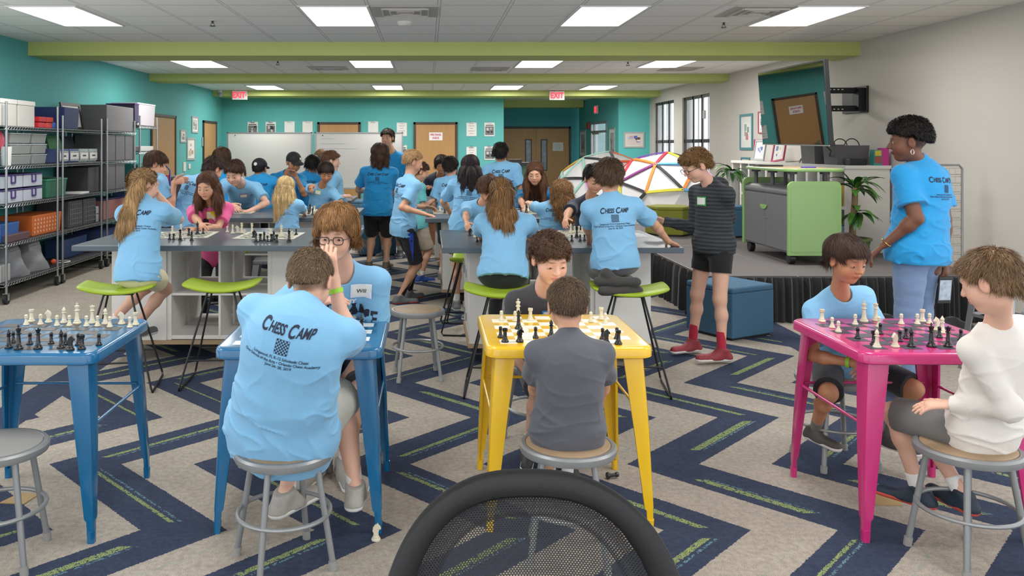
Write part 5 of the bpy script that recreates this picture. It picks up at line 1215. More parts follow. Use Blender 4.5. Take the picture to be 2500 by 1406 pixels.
    for s_ in (-1, 1):
        a, e, w_ = ar[s_]; m = b**.6
        B.cone(a, e, .043*S*m*am_, .036*S*m*am_, .02); B.ell(a+(e-a)*.4, (.041*S*m*am_,)*3, None, .03); B.cone(e, w_, .036*S*m*am_, .0245*S, .015); B.ell(e+(w_-e)*.25, (.037*S*m*am_,)*3, None, .025)
        fd = nz(w_-e); po = (hpose or {}).get(s_, {}); hd = np.array(po.get('d', fd), float); hd = nz(hd)
        tv = np.array(po.get('t', nz(-tr2*s_+np.array([0, 0, .5]))), float); pv = np.array(po.get('p', -tr2*s_), float)
        hand(B, w_, hd, pv, S*.98, po.get('c', .55), tv, q)
        h_, kn, an = lg[s_]; m = b**.6
        cm = kn+(an-kn)*.32-nz(tf)*(.010*S if not kneel else 0)
        B.cone(h_, kn, .080*S*m, .052*S*m, .05); B.cone(kn, cm, .047*S*m, .0455*S*m, .03); B.cone(cm, an, .0455*S*m, .029*S, .03)
    # feet
    FT = {}
    for s_ in (-1, 1):
        an = lg[s_][2]; kn = lg[s_][1]
        if kneel: fdv = nz(an-kn)*1.0; dn = -tf
        else:
            fdv = np.array([math.sin(math.radians(footdir[s_])), math.cos(math.radians(footdir[s_])), 0]) if footdir else nz(np.array([tf[0], tf[1], 0])+tr*s_*.2); dn = np.array([0, 0, -1.])
        if kneel: dn = np.array([0, -.3, -1.]); fdv = nz(np.array([1.0*-s_, -.12, 0])); dn = np.array([0, 0, -1.])
        hl_ = an+dn*.038*H*.9-fdv*.028*H; toe = hl_+fdv*.135*H; FT[s_] = (hl_, toe, fdv, dn, an); B.cone(hl_, toe, .024*S, .018*S, .03, flat=(dn, .8)); B.cone(an, (hl_+toe)/2, .03*S, .022*S, .02)
    # head
    if True:
        e_ = lambda c, r, k=.02, op='add': B.ell(hp(*c), np.array(r)*hk, hf, k*hk, op)
        e_((0, -.014, .034), (.073, .091, .080), .03); e_((0, .028, -.022), (.056, .060, .074), .04); e_((0, .052, -.082), (.024, .022, .018), .03)
        e_((-.036, .048, -.03), (.026, .03, .032), .025); e_((.036, .048, -.03), (.026, .03, .032), .025)
        B.cone(hp(-.03, .076, .030), hp(.03, .076, .030), .012*hk, .012*hk, .014*hk)
        for s_ in (-1, 1): e_((s_*.031, .094, .006), (.017, .016, .012), .012, 'sub')
        for s_ in (-1, 1): e_((s_*.031, .073, .006), (.0150, .0140, .0125), .006)
        if face and gaze != 9:
            for s_ in (-1, 1): e_((s_*.031, .092, .0045-.003*gaze), (.0125, .012, .0052*open_+.0012), .002, 'sub')
        B.cone(hp(0, .084, .016), hp(0, .104, -.020), .0075*hk, .0105*hk, .010*hk)
        for s_ in (-1, 1): e_((s_*.011, .094, -.023), (.0075, .009, .0065), .006)
        e_((0, .083, -.046), (.024, .0125, .0055), .005); e_((0, .082, -.056), (.020, .0125, .006), .005)
        for s_ in (-1, 1):
            Re = hf.copy(); e_((s_*.077, -.006, -.002), (.010, .020, .031), .008); B.ell(hp(s_*.090, .002, .0), np.array((.008, .012, .020))*hk, hf, .004*hk, 'sub')
    P, Q = B.mesh(); sk = np.array(lin(SKINS[skin])); 
    lipc = sk*np.array([.86, .58, .58]); browc = np.array(lin(hair))*.9
    jl = [v for s_ in (-1, 1) for v in (ar[s_][1], lg[s_][1], ar[s_][2]+nz(ar[s_][2]-ar[s_][1])*.1*S)]
    def tint(P):
        c = np.tile(sk, (len(P), 1)); n_ = fbm(P, 14, 3)[:, None]; c = c*(1+.05*n_)
        L_ = ((P-hc)@hf.T)/hk
        def blob(c0, r): d = np.sqrt((((L_-np.array(c0))/np.array(r))**2).sum(1)); return np.clip(1.35-d, 0, 1)[:, None]
        red = np.array([1.04, .84, .80]) if skin in ('fair', 'light') else np.array([1.02, .93, .92])
        for s_ in (-1, 1):
            w_ = blob((s_*.04, .06, -.028), (.025, .04, .022))*.55; c = c*(1-w_)+c*red*w_
            w_ = blob((s_*.08, -.005, 0), (.015, .03, .035))*.6; c = c*(1-w_)+c*red*w_
            w_ = blob((s_*.031, .088, .030-.0), (.022, .02, .0042))*.8; c = c*(1-w_)+browc*w_
            if face and gaze != 9:
                w_ = blob((s_*.031, .085, .001-.004*(gaze > 0)), (.0155, .02, .0028))*.85; c = c*(1-w_)+np.array(lin('2e211c'))*w_
        w_ = blob((0, .1, -.02), (.014, .02, .012))*.4; c = c*(1-w_)+c*red*w_
        w_ = blob((0, .09, -.0505), (.023, .016, .0085)); w_ = np.clip(w_*1.4, 0, 1); c = c*(1-w_)+lipc*w_
        w_ = blob((0, .095, -.0508), (.021, .02, .0018)); c = c*(1-w_)+lipc*.55*w_
        if style in ('fade', 'buzz', 'short', 'curly', 'afro', 'bowl'):
            hc_ = np.array(lin(hair)); zc_ = {'afro': .012}.get(style, -.0)+np.clip((L_[:, 1]+.09)/.1, 0, 1)*.055-.058; w_ = (np.clip((L_[:, 2]-zc_+.028)/.022, 0, 1)*np.clip((.03-L_[:, 1])/.02, 0, 1)*np.clip((.08-np.abs(L_[:, 0]))/.004, 0, 1)*(L_[:, 2] < .05)*.75)[:, None]; c = c*(1-w_)+hc_*w_
        for j in jl: d = np.linalg.norm(P-j, axis=1)[:, None]; w_ = np.clip(1-d/(.07*S), 0, 1)*.5; c = c*(1-w_)+c*red*w_
        return c
    make_obj('body', P, Q, skinmat(), T, base, tint)
    # eyes for the faces one can see
    if face and gaze != 9:
        for s_ in (-1, 1):
            c0 = hp(s_*.031, .0735, .0055); d0 = nz(hf[1]-hf[2]*.45*gaze+hf[0]*.0); x_, y_, _ = frame_from(d0); x_, y_ = np.array(x_), np.array(y_); r_ = .0125*hk; mb = MB(); vs = [c0+d0*r_]
            an_ = [.18, .22, .42, .48, .8, 1.2, 1.6, 2.2]
            vs += [c0+(d0*math.cos(a)+(x_*math.cos(k*math.pi/8)+y_*math.sin(k*math.pi/8))*math.sin(a))*r_ for a in an_ for k in range(16)]
            mb.add(vs, [(0, 1+k, 1+(k+1) % 16) for k in range(16)], 2)
            for i_ in range(len(an_)-1): mb.add(vs, [(1+i_*16+k, 1+i_*16+(k+1) % 16, 17+i_*16+(k+1) % 16, 17+i_*16+k) for k in range(16)], 2 if i_ < 1 else (1 if i_ < 2 else (2 if i_ < 3 else 0)))
            obj('eye', mb, [mat('eye_white', 'b9b2ab', .25), mat('iris', '4a3526', .2), mat('pupil', '120d0b', .1)], T, smooth=True)
    # ---------------- shirt
    t = .013*loose_; hemp = pel-u*hem*S*1.0
    tor = [v for v in (pel, nk)]; slp = []
    for s_ in (-1, 1):
        a, e, w_ = ar[s_]; slp.append((a, a+(e-a)*.80) if sleeve == 'short' else (a, w_))
    pts = [hemp, nk]+[p for s2 in slp for p in s2]+([ar[1][1], ar[-1][1]] if sleeve == 'long' else []); lo2 = np.min(pts, 0)-.30*S; hi2 = np.max(pts, 0)+.26*S
    G = SDF(lo2, hi2, q); torso(G, t, .06)
    G.cone(sp(.72), pel-u*(hem+.03)*S, .128*S*bd+t, .142*S*bd+t*1.6, .05, flat=(tf, .74)); G.ell(sp(-.02), (.156*S*bd+t*1.4, .118*S*bd+t*1.4, .15*S+t), RT, .05)
    hn = nz(-u+tf*hemtilt); G.clip(hemp, hn)
    for s_ in (-1, 1):
        a, e, w_ = ar[s_]; m = b**.6
        if sleeve == 'short':
            s1 = a+(e-a)*.62; G.cone(a-tr2*s_*.01-u*.006*S, s1+nz(e-a)*.02*S, .047*S*m+t*.7, .056*S*m+t*1.0, .035, cap=True)
        else:
            G.cone(a-u*.004*S, e, .049*S*m+t*.6, .044*S*m+t*.6, .03); G.ell(e, (.054*S*m+t*.5,)*3, None, .02); G.cone(e, w_-nz(w_-e)*.0, .043*S*m+t*.6, .033*S+t*.4, .025, cap=True)
    nd = nz(hc-nk); G.cone(nk+tf2*.02*S-nd*.012*S, nk+nd*.12*S+tf2*.030*S, .056*S, .066*S, .006, 'sub')
    seed = len(PEOPLE)*3.1
    def wr(Pp):
        L_ = Pp@RT.T; f_ = (Pp-pel)@u/np.linalg.norm(nk-pel)
        r1 = 1-np.abs(np.sin(3.1*fbm(L_*np.array([1, 1, 1.7])+.02*fbm(L_, 9, seed)[:, None], 5.5, seed)+L_[:, 2]*9)); r2 = 1-np.abs(np.sin(4.0*fbm(L_[:, ::-1]*np.array([1.6, 1, .8]), 6.5, seed+4)+L_[:, 0]*11+L_[:, 2]*7))
        low = np.clip(1.2-f_*1.0, .45, 1)
        arm = np.clip(np.minimum(*[np.linalg.norm(Pp-(ar[s_][0]*.45+ar[s_][1]*.55), axis=1) for s_ in (-1, 1)])/(.16*S), 0, 1); low = np.maximum(low, .9-arm)
        low = low*np.clip(np.linalg.norm(Pp-nk, axis=1)/(.12*S)-.6, 0, 1)
        return -((r1**3)*.0095+(r2**4)*.0065)*S*low*(.7+.3*loose_)+fbm(L_, 6, seed+2)*.004*S
    G.disp(wr); P, Q = G.mesh(); sm = clothmat(shirt); so = make_obj('shirt', P, Q, sm, T, base)
    bvh = None
    def getb():
        nonlocal bvh
        if bvh is None: bvh = BVHTree.FromPolygons([tuple(p) for p in P], [tuple(q_) for q_ in Q])
        return bvh
    if not nocoll and sleeve != 'hood':
        # ribbed collar that follows the neckline
        pass
    ink = mat('shirt_ink_'+pcol, pcol, .7)
    if print_ in ('camp', 'staff'):
        V_, F_ = logo(print_); wdt = (psize or .215)*S if print_ == 'camp' else (psize or .27)*S
        project('shirt_print', V_, F_, nk-u*pdz*S+tr2*poff*S, tr2, u, -tf2, wdt, getb(), ink, so, base, label='dark printed chess camp lettering')
    if extra:
        for ex in extra:
            if ex[0] == 'tag':       # name badge on the chest: side, down, border colour, (text)
                _, sx, dz, col_, txt = ex[:5]; w2, h2 = .085*S*(1.25 if q < .0065 else 1), .058*S*(1.25 if q < .0065 else 1); O = nk-u*dz*S+tr2*sx*S
                rect = lambda a, b_: ([(-a, -b_), (a, -b_), (a, b_), (-a, b_)], [(0, 1, 2, 3)])
                tg = project('name_badge', *rect(w2/2, h2/2), O, tr2*-1, u, tf2, 1, getb(), mat('badge_'+col_, col_, .5), so, base, .004, 2)
                project('badge_paper', *rect(w2/2*.84, h2/2*.76), O, -tr2, u, tf2, 1, getb(), mat('badge_white', 'e6e4df', .5), tg, base, .0055, 2)
                if txt:
                    vs, fs = textmesh(txt, .03*S, .0004, .1, 'CENTER'); project('badge_writing', [(v[0], v[1]-.01*S) for v in vs], fs, O, -tr2, u, tf2, 1, getb(), mat('pen_ink', '333338', .6), tg, base, .0068, 0)
            if ex[0] == 'art':       # front artwork: list of polygons in metres
                _, sx, dz, col_, polys = ex; V_ = []; F_ = []
                for pl_ in polys: o_ = len(V_); V_ += [(a*S, c*S) for a, c in pl_]; F_.append(tuple(range(o_, o_+len(pl_))))
                project('shirt_artwork', V_, F_, nk-u*dz*S+tr2*sx*S, -tr2, u, tf2, 1, getb(), mat('art_'+col_, col_, .7), so, base, .003, 1)
            if ex[0] == 'text':
                _, sx, dz, col_, txt, sz = ex; vs, fs = textmesh(txt, sz*S, .002, .1, 'CENTER'); project('shirt_lettering', vs, fs, nk-u*dz*S+tr2*sx*S, -tr2, u, tf2, 1, getb(), mat('art_'+col_, col_, .7), so, base, .003, 0)
    # ---------------- trousers / shorts
    if bottom:
        tb = .010; fl_ = {'shorts': .92, 'short': .5, 'pants': 2.0}[bottom]; pts = [pel]+[p for v in lg.values() for p in v]; lo3 = np.min(pts, 0)-.2*S; hi3 = np.max(pts, 0)+.2*S
        G = SDF(lo3, hi3, q); G.ell(sp(.03), (.150*S*bd+tb*.5, .108*S*bd+tb*.5, .12*S+tb), RT, .04); G.clip(pel+u*.06*S, u)
        for s_ in (-1, 1):
            h_, kn, an = lg[s_]; m = b**.6
            if bottom == 'pants':
                G.cone(h_, kn, .083*S*m+tb, .056*S*m+tb*.6, .04); G.cone(kn, an+nz(kn-an)*.02, .055*S*m+tb*.6, .036*S+tb, .03, cap=True)
            else: G.cone(h_, h_+(kn-h_)*fl_, .084*S*m+tb, .068*S*m+tb*1.6, .035, cap=True)
        G.disp(lambda Pp: (fbm(Pp*np.array([1, 1, 2.5]), 9, seed+1)*.005)*S); P2, Q2 = G.mesh()
        make_obj('trousers' if bottom == 'pants' else 'shorts', P2, Q2, clothmat(bcol, 'twill'), T, base)
    # ---------------- socks and shoes
    for s_ in (-1, 1):
        hl_, toe, fdv, dn, an = FT[s_]; kn = lg[s_][1]; up = -dn; zs = hl_+dn*.024*S
        if sock:
            G = SDF(np.minimum(np.minimum(an, toe), hl_)-.12*S, np.maximum(np.maximum(an, toe), hl_)+.16*S+sockh, q); top = an+nz(kn-an)*sockh*S
            if kneel or barefoot:
                G.cone(hl_, toe+fdv*.03*S, .046*S, .044*S, .03, flat=(dn, .8)); G.cone(an, (hl_+toe)/2, .037*S, .040*S, .02); G.cone(an, top, .037*S, .040*S, .02, cap=True)
            else: G.cone(an+dn*.02*S, top, .0345*S, .036*S+.0015, .01, cap=True)
            P2, Q2 = G.mesh(); make_obj('sock', P2, Q2, clothmat(sock, 'knit'), T, base)
        if kneel or barefoot: continue
        G = SDF(np.minimum(an, np.minimum(hl_, toe))-.09*S, np.maximum(an, np.maximum(hl_, toe))+.09*S, min(q, .006)); sd = nz(np.cross(fdv, up))
        G.cone(hl_, toe, .040*S, .036*S, .02, flat=(up, .95)); G.cone(an+up*.0*S, (hl_*.55+toe*.45), .045*S, .040*S, .03); G.cone(hl_, an+up*.015*S-fdv*.012*S, .036*S, .040*S, .02)
        G.clip(zs+up*.012*S, -up); G.clip(an+up*.022*S+fdv*0, nz(up*1.0-fdv*.25)); P2, Q2 = G.mesh()
        sh_ = make_obj('shoe', P2, Q2, mat('shoe_'+shoes, shoes, .6, bump=.4, bscale=60, vary=.08), T, base)
        G = SDF(np.minimum(hl_, toe)-.09*S, np.maximum(hl_, toe)+.09*S, min(q, .006)); G.cone(hl_, toe, .044*S, .040*S, .02, flat=(up, .95)); G.clip(zs, -up); G.clip(zs+up*.022*S, up); P2, Q2 = G.mesh()
        make_obj('shoe_sole', P2, Q2, mat('sole_'+sole, sole, .6), sh_, base)
        if q < .0068:
            mb = MB(); mid = hl_*.42+toe*.58
            for k in range(4):
                c0 = hl_+(toe-hl_)*(.40+.10*k)+up*(.044-.006*k)*S; mb.tube([c0-sd*.020*S-up*.006, c0+up*.002, c0+sd*.020*S-up*.006], .0022, 5)
            obj('laces', mb, mat('laces_light', 'b9b7b3', .7), sh_)
    # ---------------- hair
    if style:
        hq = hairq or min(q, .006); st = dict(t=.014, front=.060, zs=.012, zb=-.050, dz=.0075, df=24, ear=True)
        st.update({'short': {}, 'buzz': dict(t=.007, front=.066, zs=.02, zb=-.058, dz=.0012, df=60), 'fade': dict(t=.011, front=.066, zs=.022, zb=-.045, dz=.002, df=40), 'bowl': dict(t=.020, front=.040, zs=.006, zb=-.048, dz=.0022, df=14),
                   'mop': dict(t=.026, front=.047, zs=-.018, zb=-.075, dz=.008, df=20), 'curly': dict(t=.009, front=.060, zs=.008, zb=-.04, dz=.010, df=40), 'afro': dict(t=.022, front=.062, zs=.030, zb=.0, dz=.003, df=80),
                   'pony': dict(t=.008, front=.066, zs=.006, zb=-.060, dz=.0015, df=30), 'long': dict(t=.012, front=.066, zs=-.05, zb=-.12, dz=.003, df=14), 'longcurl': dict(t=.026, front=.055, zs=-.05, zb=-.12, dz=.009, df=26)}[style])
        t_ = st['t']+hairt; strands = []
        if style in ('long', 'longcurl'):
            n_ = 9; L_ = (.30 if style == 'long' else .24)*hk*hlen
            for i in range(n_):
                a = math.radians(-112+224*i/(n_-1)); r0 = hp(math.sin(a)*.079, -.025-math.cos(a)*.074, -.01); out = nz(hf[0]*math.sin(a)-hf[1]*math.cos(a)); f0 = abs(math.sin(a))
                p1 = r0+out*.012+np.array([0, 0, -.10*hk]); p2 = p1+out*.008+np.array([0, 0, -(L_-.1*hk)*(1-.15*f0)]); strands.append(((r0, .026), (p1, .030 if style == 'long' else .04), (p2, .016 if style == 'long' else .034)))
        for s2 in (hpose or {}).get('hair', []): strands.append([(np.array(p_), r_) for p_, r_ in s2])
        pts = [hc-.16*hk, hc+.16*hk]+[p_ for s2 in strands for p_, r_ in s2]; G = SDF(np.min(pts, 0)-.06, np.max(pts, 0)+.06, hq)
        G.ell(hp(0, -.016, .036), np.array((.075+t_, .091+t_, .080+t_))*hk, hf, .01)
        G.ell(hp(0, -.045, -.005), np.array((.066+t_*.7, .058+t_*.6, .07))*hk, hf, .02*hk)
        if style in ('bowl', 'mop', 'short', 'curly'): G.ell(hp(0, .045, .075), np.array((.055+t_*.4, .045+t_*.3, .028+t_*.3))*hk, hf, .02*hk)
        if style == 'afro': G.ell(hp(0, -.005, .085), np.array((.078, .098, .062))*hk, hf, .03*hk)
        if style == 'mop':
            for s_ in (-1, 1): G.ell(hp(s_*.07, .01, .0), np.array((.022, .05, .06))*hk, hf, .02*hk)
        # cut away the face and what lies below the hairline
        G.box(hp(0, .13, st['front']-.15), np.array((.062 if style not in ('bowl', 'mop') else .068, .085, .15))*hk, hf, .02*hk, .008*hk, 'sub')
        if style not in ('long', 'longcurl'):
            a0 = hp(0, 0, st['zs']); a1 = hp(0, -.095, st['zb']); dv2 = nz(a0-a1); n0 = nz(np.cross(dv2, hf[0])); n0 = n0 if n0@hf[2] < 0 else -n0; G.clip(a0, n0, .006)
            if st['ear'] and style != 'mop':
                for s_ in (-1, 1): G.ell(hp(s_*.088, -.004, .0), np.array((.034, .030, .044))*hk, hf, .006*hk, 'sub')
        for s2 in strands:
            for (p_, r_), (p2, r2) in zip(s2[:-1], s2[1:]): G.cone(p_, p2, r_*hk, r2*hk, .018)
        df = st['df']; dz = st['dz']*hk
        def hd_(Pp):
            L_ = (Pp-hc)@hf.T/hk; rg = 1-np.abs(np.sin(3*fbm(L_*np.array([1, 1, 1 if style in ('curly', 'afro', 'longcurl', 'buzz') else .5]), df*.8, seed+7)))
            return -(rg**3)*dz*1.3+fbm(L_*np.array([1, 1, 1 if style in ('curly', 'afro', 'longcurl', 'buzz') else .45]), df, seed)*dz+fbm(L_*np.array([1, 1, .5]), df*2.3, seed+2)*dz*.5
        G.disp(hd_); P2, Q2 = G.mesh()
        if len(Q2):
            N_h = nstr or int({True: 9000, False: 4200}[q < .0056]*{'buzz': .6, 'long': 1.5, 'longcurl': 1.5, 'pony': 1.5}.get(style, 1)*(.6 if q > .0066 else 1))
            P2, Q2, cv = strands_on(P2, Q2, N_h, style, hp, hf, hk, hc, q, len(PEOPLE)+11, tie=strands[0][0][0] if (style == 'pony' and strands) else None)
            hcol = np.array(lin(hair))
            make_obj('hair', P2, Q2, mat('hair_strands', '5a4232', .58, attr=True, spec=.22), T, base, lambda P_: hcol*cv[:, None])
    R = dict(T=T, base=base, hp=hp, hf=hf, hk=hk, S=S, ar=ar, lg=lg, nk=nk, u=u, tr=tr2, tf=tf2, hc=hc, shirt=so, bvh=getb, pel=pel)
    PEOPLE[label] = R
    if wband is not None:
        a, e, w_ = ar[wband]; c0 = e+(w_-e)*.82; d0 = nz(w_-e); x_, y_, _ = frame_from(d0); x_, y_ = np.array(x_), np.array(y_); mb = MB()
        vs = [c0+d0*o_+(x_*math.cos(k*math.pi/10)+y_*math.sin(k*math.pi/10))*(.031*S+th) for th, o_ in ((0, -.009), (.0015, -.009), (.0015, .009), (0, .009)) for k in range(20)]
        mb.add(vs, [(j*20+k, j*20+(k+1) % 20, ((j+1) % 4)*20+(k+1) % 20, ((j+1) % 4)*20+k) for j in range(4) for k in range(20)]); obj('wristband', mb, mat('band_green', '9ad13a', .5), T, smooth=True)
    return R
def strands_on(P, Q, N, style, hp, hf, hk, hc, q, seed, tie=None):
    rg = np.random.default_rng(seed); V = P[Q]; c = V.mean(1); n = np.cross(V[:, 2]-V[:, 0], V[:, 3]-V[:, 1]); a = np.linalg.norm(n, axis=1); ok = a > 1e-9; c, n, a = c[ok], n[ok]/a[ok][:, None], a[ok]
    out = ((c+n*.004)-hc) @ hf.T/hk; 
    idx = rg.choice(len(c), N, p=a/a.sum()); p = c[idx]+rg.normal(0, .0015, (N, 3)); n = -n[idx]
    if ((p-hc)*n).sum(1).mean() < 0: n = -n
    spec = {'short': (.032, .012, .10), 'mop': (.050, .005, .04), 'bowl': (.055, .004, .03), 'fade': (.012, .0035, .10), 'buzz': (.006, .003, .1), 'curly': (.026, .009, .9), 'afro': (.010, .008, 1.2), 'pony': (.075, .003, .02), 'long': (.085, .005, .03), 'longcurl': (.06, .014, .5)}[style]
    ln, lift, rnd = spec; K = 5; L = (p-hc)@hf.T/hk; cen = np.array([0, -.016, .036]); rad = np.array([.080, .096, .085])
    crown = np.array([.012, -.055, .11]); down = hf@np.array([0, 0, -1.]); headm = (L[:, 2] > -.055)
    if style == 'pony':
        T_ = (np.array(tie)-hc)@hf.T/hk if tie is not None else np.array([0, -.1, .04])
        flow = np.where((headm & (((L-cen)/rad)**2).sum(1).__lt__(1.75))[:, None], (T_-L), down[None, :]*.1)
    elif style in ('long', 'longcurl'): flow = np.where(headm[:, None], (L-np.array([0, -.01, .13]))*np.array([1, .7, 1])+down*.03, down[None, :]*.1); fr_ = (L[:, 1] > .015) & (L[:, 2] > .045); flow[fr_] = np.stack([np.sign(L[fr_, 0]+.006)*.09, -.03+0*L[fr_, 0], -.04-np.abs(L[fr_, 0])*.9], 1)
    else: flow = L-crown; flow[:, 2] *= .8
    flow = flow/np.maximum(np.linalg.norm(flow, axis=1), 1e-6)[:, None]+rg.normal(0, rnd, (N, 3)); nl = n@hf.T; flow -= nl*(flow*nl).sum(1)[:, None]; flow /= np.maximum(np.linalg.norm(flow, axis=1), 1e-6)[:, None]
    clump = fbm(L, 26, seed); flow += .35*np.cross(nl, flow)*clump[:, None]*(1 if style not in ('pony', 'long', 'bowl') else .35); ll = ln*rg.uniform(.6, 1.25, N)*np.where((L[:, 1] > .045) & (L[:, 2] < .085) & (style not in ('long', 'longcurl', 'pony')), .38, 1.0); wd = (.0013 if q < .0056 else .0021)*(1.3 if style in ('curly', 'afro') else 1)
    pts = []; x = L.copy(); d = flow.copy(); ph = rg.uniform(0, 6.28, N); inh = (((L-cen)/rad)**2).sum(1) < 2.2; r0 = np.sqrt((((L-cen)/rad)**2).sum(1))
    for k in range(K+1):
        t = k/K; y = x+nl*(lift*t*t+.0015)[..., None] if np.ndim(lift) else x+nl*(lift*t*t+.0015)
        if style in ('curly', 'afro', 'longcurl'):
            sd = np.cross(nl, d); am = {'curly': .010, 'afro': .004, 'longcurl': .012}[style]; y = y+(nl*np.cos(ph+t*7)[:, None]*.6+sd*np.sin(ph+t*7)[:, None])*am*t
        if style == 'pony': y = y+np.cross(nl, d)*(np.sin(ph*.2+L[:, 2]*30)*.002)[:, None]
        pts.append(y); x = x+d*(ll/K)[:, None]
        if style not in ('pony',):
            r = np.sqrt((((x-cen)/rad)**2).sum(1)); m_ = inh & (x[:, 2] > -.02); x[m_] = cen+(x[m_]-cen)*(r0[m_]/np.maximum(r[m_], .2))[:, None]
        d = d*.9+down*(.12 if style not in ('afro', 'buzz', 'fade') else 0)
    pts = np.stack(pts, 1)                 # N,K+1,3 local
    tang = np.gradient(pts, axis=1); side = np.cross(tang, nl[:, None, :]); side /= np.maximum(np.linalg.norm(side, axis=2), 1e-9)[..., None]
    w = wd*np.linspace(1, .15, K+1)[None, :, None]; A = (pts+side*w)@hf*hk+hc; B = (pts-side*w)@hf*hk+hc
    SV = np.stack([A, B], 2).reshape(-1, 3); o = np.arange(N)[:, None]*(2*(K+1))+np.arange(K)[None, :]*2; SQ = np.stack([o, o+1, o+3, o+2], 2).reshape(-1, 4)
    col = np.clip(rg.normal(1, .25, N)*(1+.35*clump), .45, 2.0); cv = np.concatenate([np.clip(.62+.35*fbm((P-hc)@hf.T/hk*np.array([1, 1, .4]), 60, seed), .35, 1.1), np.repeat(col, 2*(K+1))])
    return np.concatenate([P, SV]), np.concatenate([np.asarray(Q, np.int64), SQ+len(P)]), cv
def glasses(R, col='2a2422', w_=.030, hgt=.017):
    hp, hk = R['hp'], R['hk']; mb = MB()
    for s_ in (-1, 1):
        P = [hp(s_*.031+w_*.86*math.copysign(abs(math.cos(a))**.6, math.cos(a))*.85, .103-.004*abs(math.cos(a)), .002+hgt*math.copysign(abs(math.sin(a))**.7, math.sin(a))) for a in np.linspace(0, 2*math.pi, 20, endpoint=False)]
        mb.tube(P, .0021*hk, 6, 0, True); mb.tube([hp(s_*.056, .101, .008), hp(s_*.074, .085, .008), hp(s_*.080, .02, .006), hp(s_*.078, -.02, -.004)], .002*hk, 6)
    mb.tube([hp(-.007, .104, .007), hp(0, .106, .010), hp(.007, .104, .007)], .002*hk, 6)
    obj('glasses', mb, mat('glasses_'+col, col, .3), R['T'], smooth=True)
def cap(R, col='202024', back=False, badge=None):
    hp, hk, hf = R['hp'], R['hk'], R['hf']; G = SDF(R['hc']-.2, R['hc']+.22, .006)
    G.ell(hp(0, -.014, .045), np.array((.088, .104, .086))*hk, hf, .01); G.clip(hp(0, 0, .028), -hf[2]+hf[1]*.12, .004)
    P, Q = G.mesh(); T = R['T']; c_ = make_obj('cap', P, Q, mat('cap_'+col, col, .8), T, R['base'])
    G = SDF(R['hc']-.25, R['hc']+.25, .006); s_ = -1 if back else 1
    G.ell(hp(0, s_*.115, .036), np.array((.075, .068, .030))*hk, hf, .01); G.ell(hp(0, s_*.110, .018), np.array((.09, .09, .026))*hk, hf, .004, 'sub'); G.clip(hp(0, s_*.07, 0), -hf[1]*s_, .003)
    P, Q = G.mesh(); make_obj('cap_brim', P, Q, mat('cap_'+col, col, .8), c_, R['base'])
    if badge: 
        m_ = MB(); c0 = hp(*badge[0]); n0 = nz(c0-hp(0, -.014, .045)); m_.cyl(c0-n0*.004, c0+n0*.003, badge[1]*hk, None, 20); obj('cap_badge', m_, mat('badge_print', 'd4d2cd', .6), c_)
# ================= THE CAST ===================================================
SHOE = dict(sock='d8d6d2')
# --- foreground pairs
person('large boy in light blue camp shirt on a stool at the second blue table', 1.62, 12, (692, 1040, 3.36), (740, 748, 3.22), (757, 688, 3.34, 10, 32), hr=(815, 684, 3.50), er=(.12, .5, -1), hl=(700, 800, 3.9), fl=(697, 1205, 3.45), fr=(868, 1188, 3.62), b=1.42, skin='fair', hair='6f5b45', style='fade', bottom='shorts', bcol='a3a39a', shoes='a19d96', q=.0048, hunch=.07, hem=.13, print_='camp', pdz=.045, footdir={-1: 35, 1: 5}, wband=1)
R = person('boy with dark-rimmed glasses and ginger mop hair leaning over the blue table', 1.68, 180, (838, 868, 4.5), (838, 656, 4.12), (822, 572, 3.95, 188, 12), hr=(770, 745, 3.9), hl=(842, 925, 4.2), er=(-1, 0, -.6), el=(1, 0, -.4), fl=(840, 1150, 4.2), fr=(770, 1150, 4.2), b=1.02, skin='fair', hair='85603a', style='mop', q=.0048, hunch=.03, face=True, shoes='9a9690', open_=.35, gaze=.8, bcol='2b2c33',
    extra=[('tag', -.095, .075, 'dfe6ee', 'Will'), ('text', .0, .21, '1e2430', 'ENDGAME', .075), ('text', .02, .145, 'd9e4ec', 'ABOUT MY', .035), ('art', -.06, .16, '1e2430', [[(-.018, -.06), (.018, -.06), (.012, -.045), (.008, 0), (.014, .012), (-.014, .012), (-.008, 0), (-.012, -.045)]])])
glasses(R)
person('curly haired boy in dark grey shirt behind the yellow table', 1.42, 178, (1322, 872, 4.66), (1325, 708, 4.46), (1343, 634, 4.32, 166, 20), hl=(1345, 905, 4.25), hr=(1285, 905, 4.3), fr=(1290, 1090, 4.4), fl=(1388, 1140, 4.2), skin='fair', hair='574031', style='curly', shirt='3d3d42', q=.005, face=True, open_=.2, gaze=1, bcol='4a4e5c', shoes='2a2a2c', hs=1.16, extra=[('tag', -.035, .12, '3a8fd0', '')])
person('small boy in plain grey shirt seen from behind on a stool at the yellow table', 1.24, 0, (1386, 1046, 3.40), (1392, 832, 3.36), (1385, 750, 3.42, 2, 18), hl=(1312, 1005, 3.68), hr=(1462, 1000, 3.68), er=(1, -.4, -.6), el=(-1, -.4, -.6), fl=(1345, 1170, 3.75), fr=(1385, 1160, 3.72), b=1.08, skin='light', hair='5d4a39', style='fade', shirt='55575f', q=.0046, hunch=.03, bcol='3b3d42', hem=.10, shoes='2a2a2c')
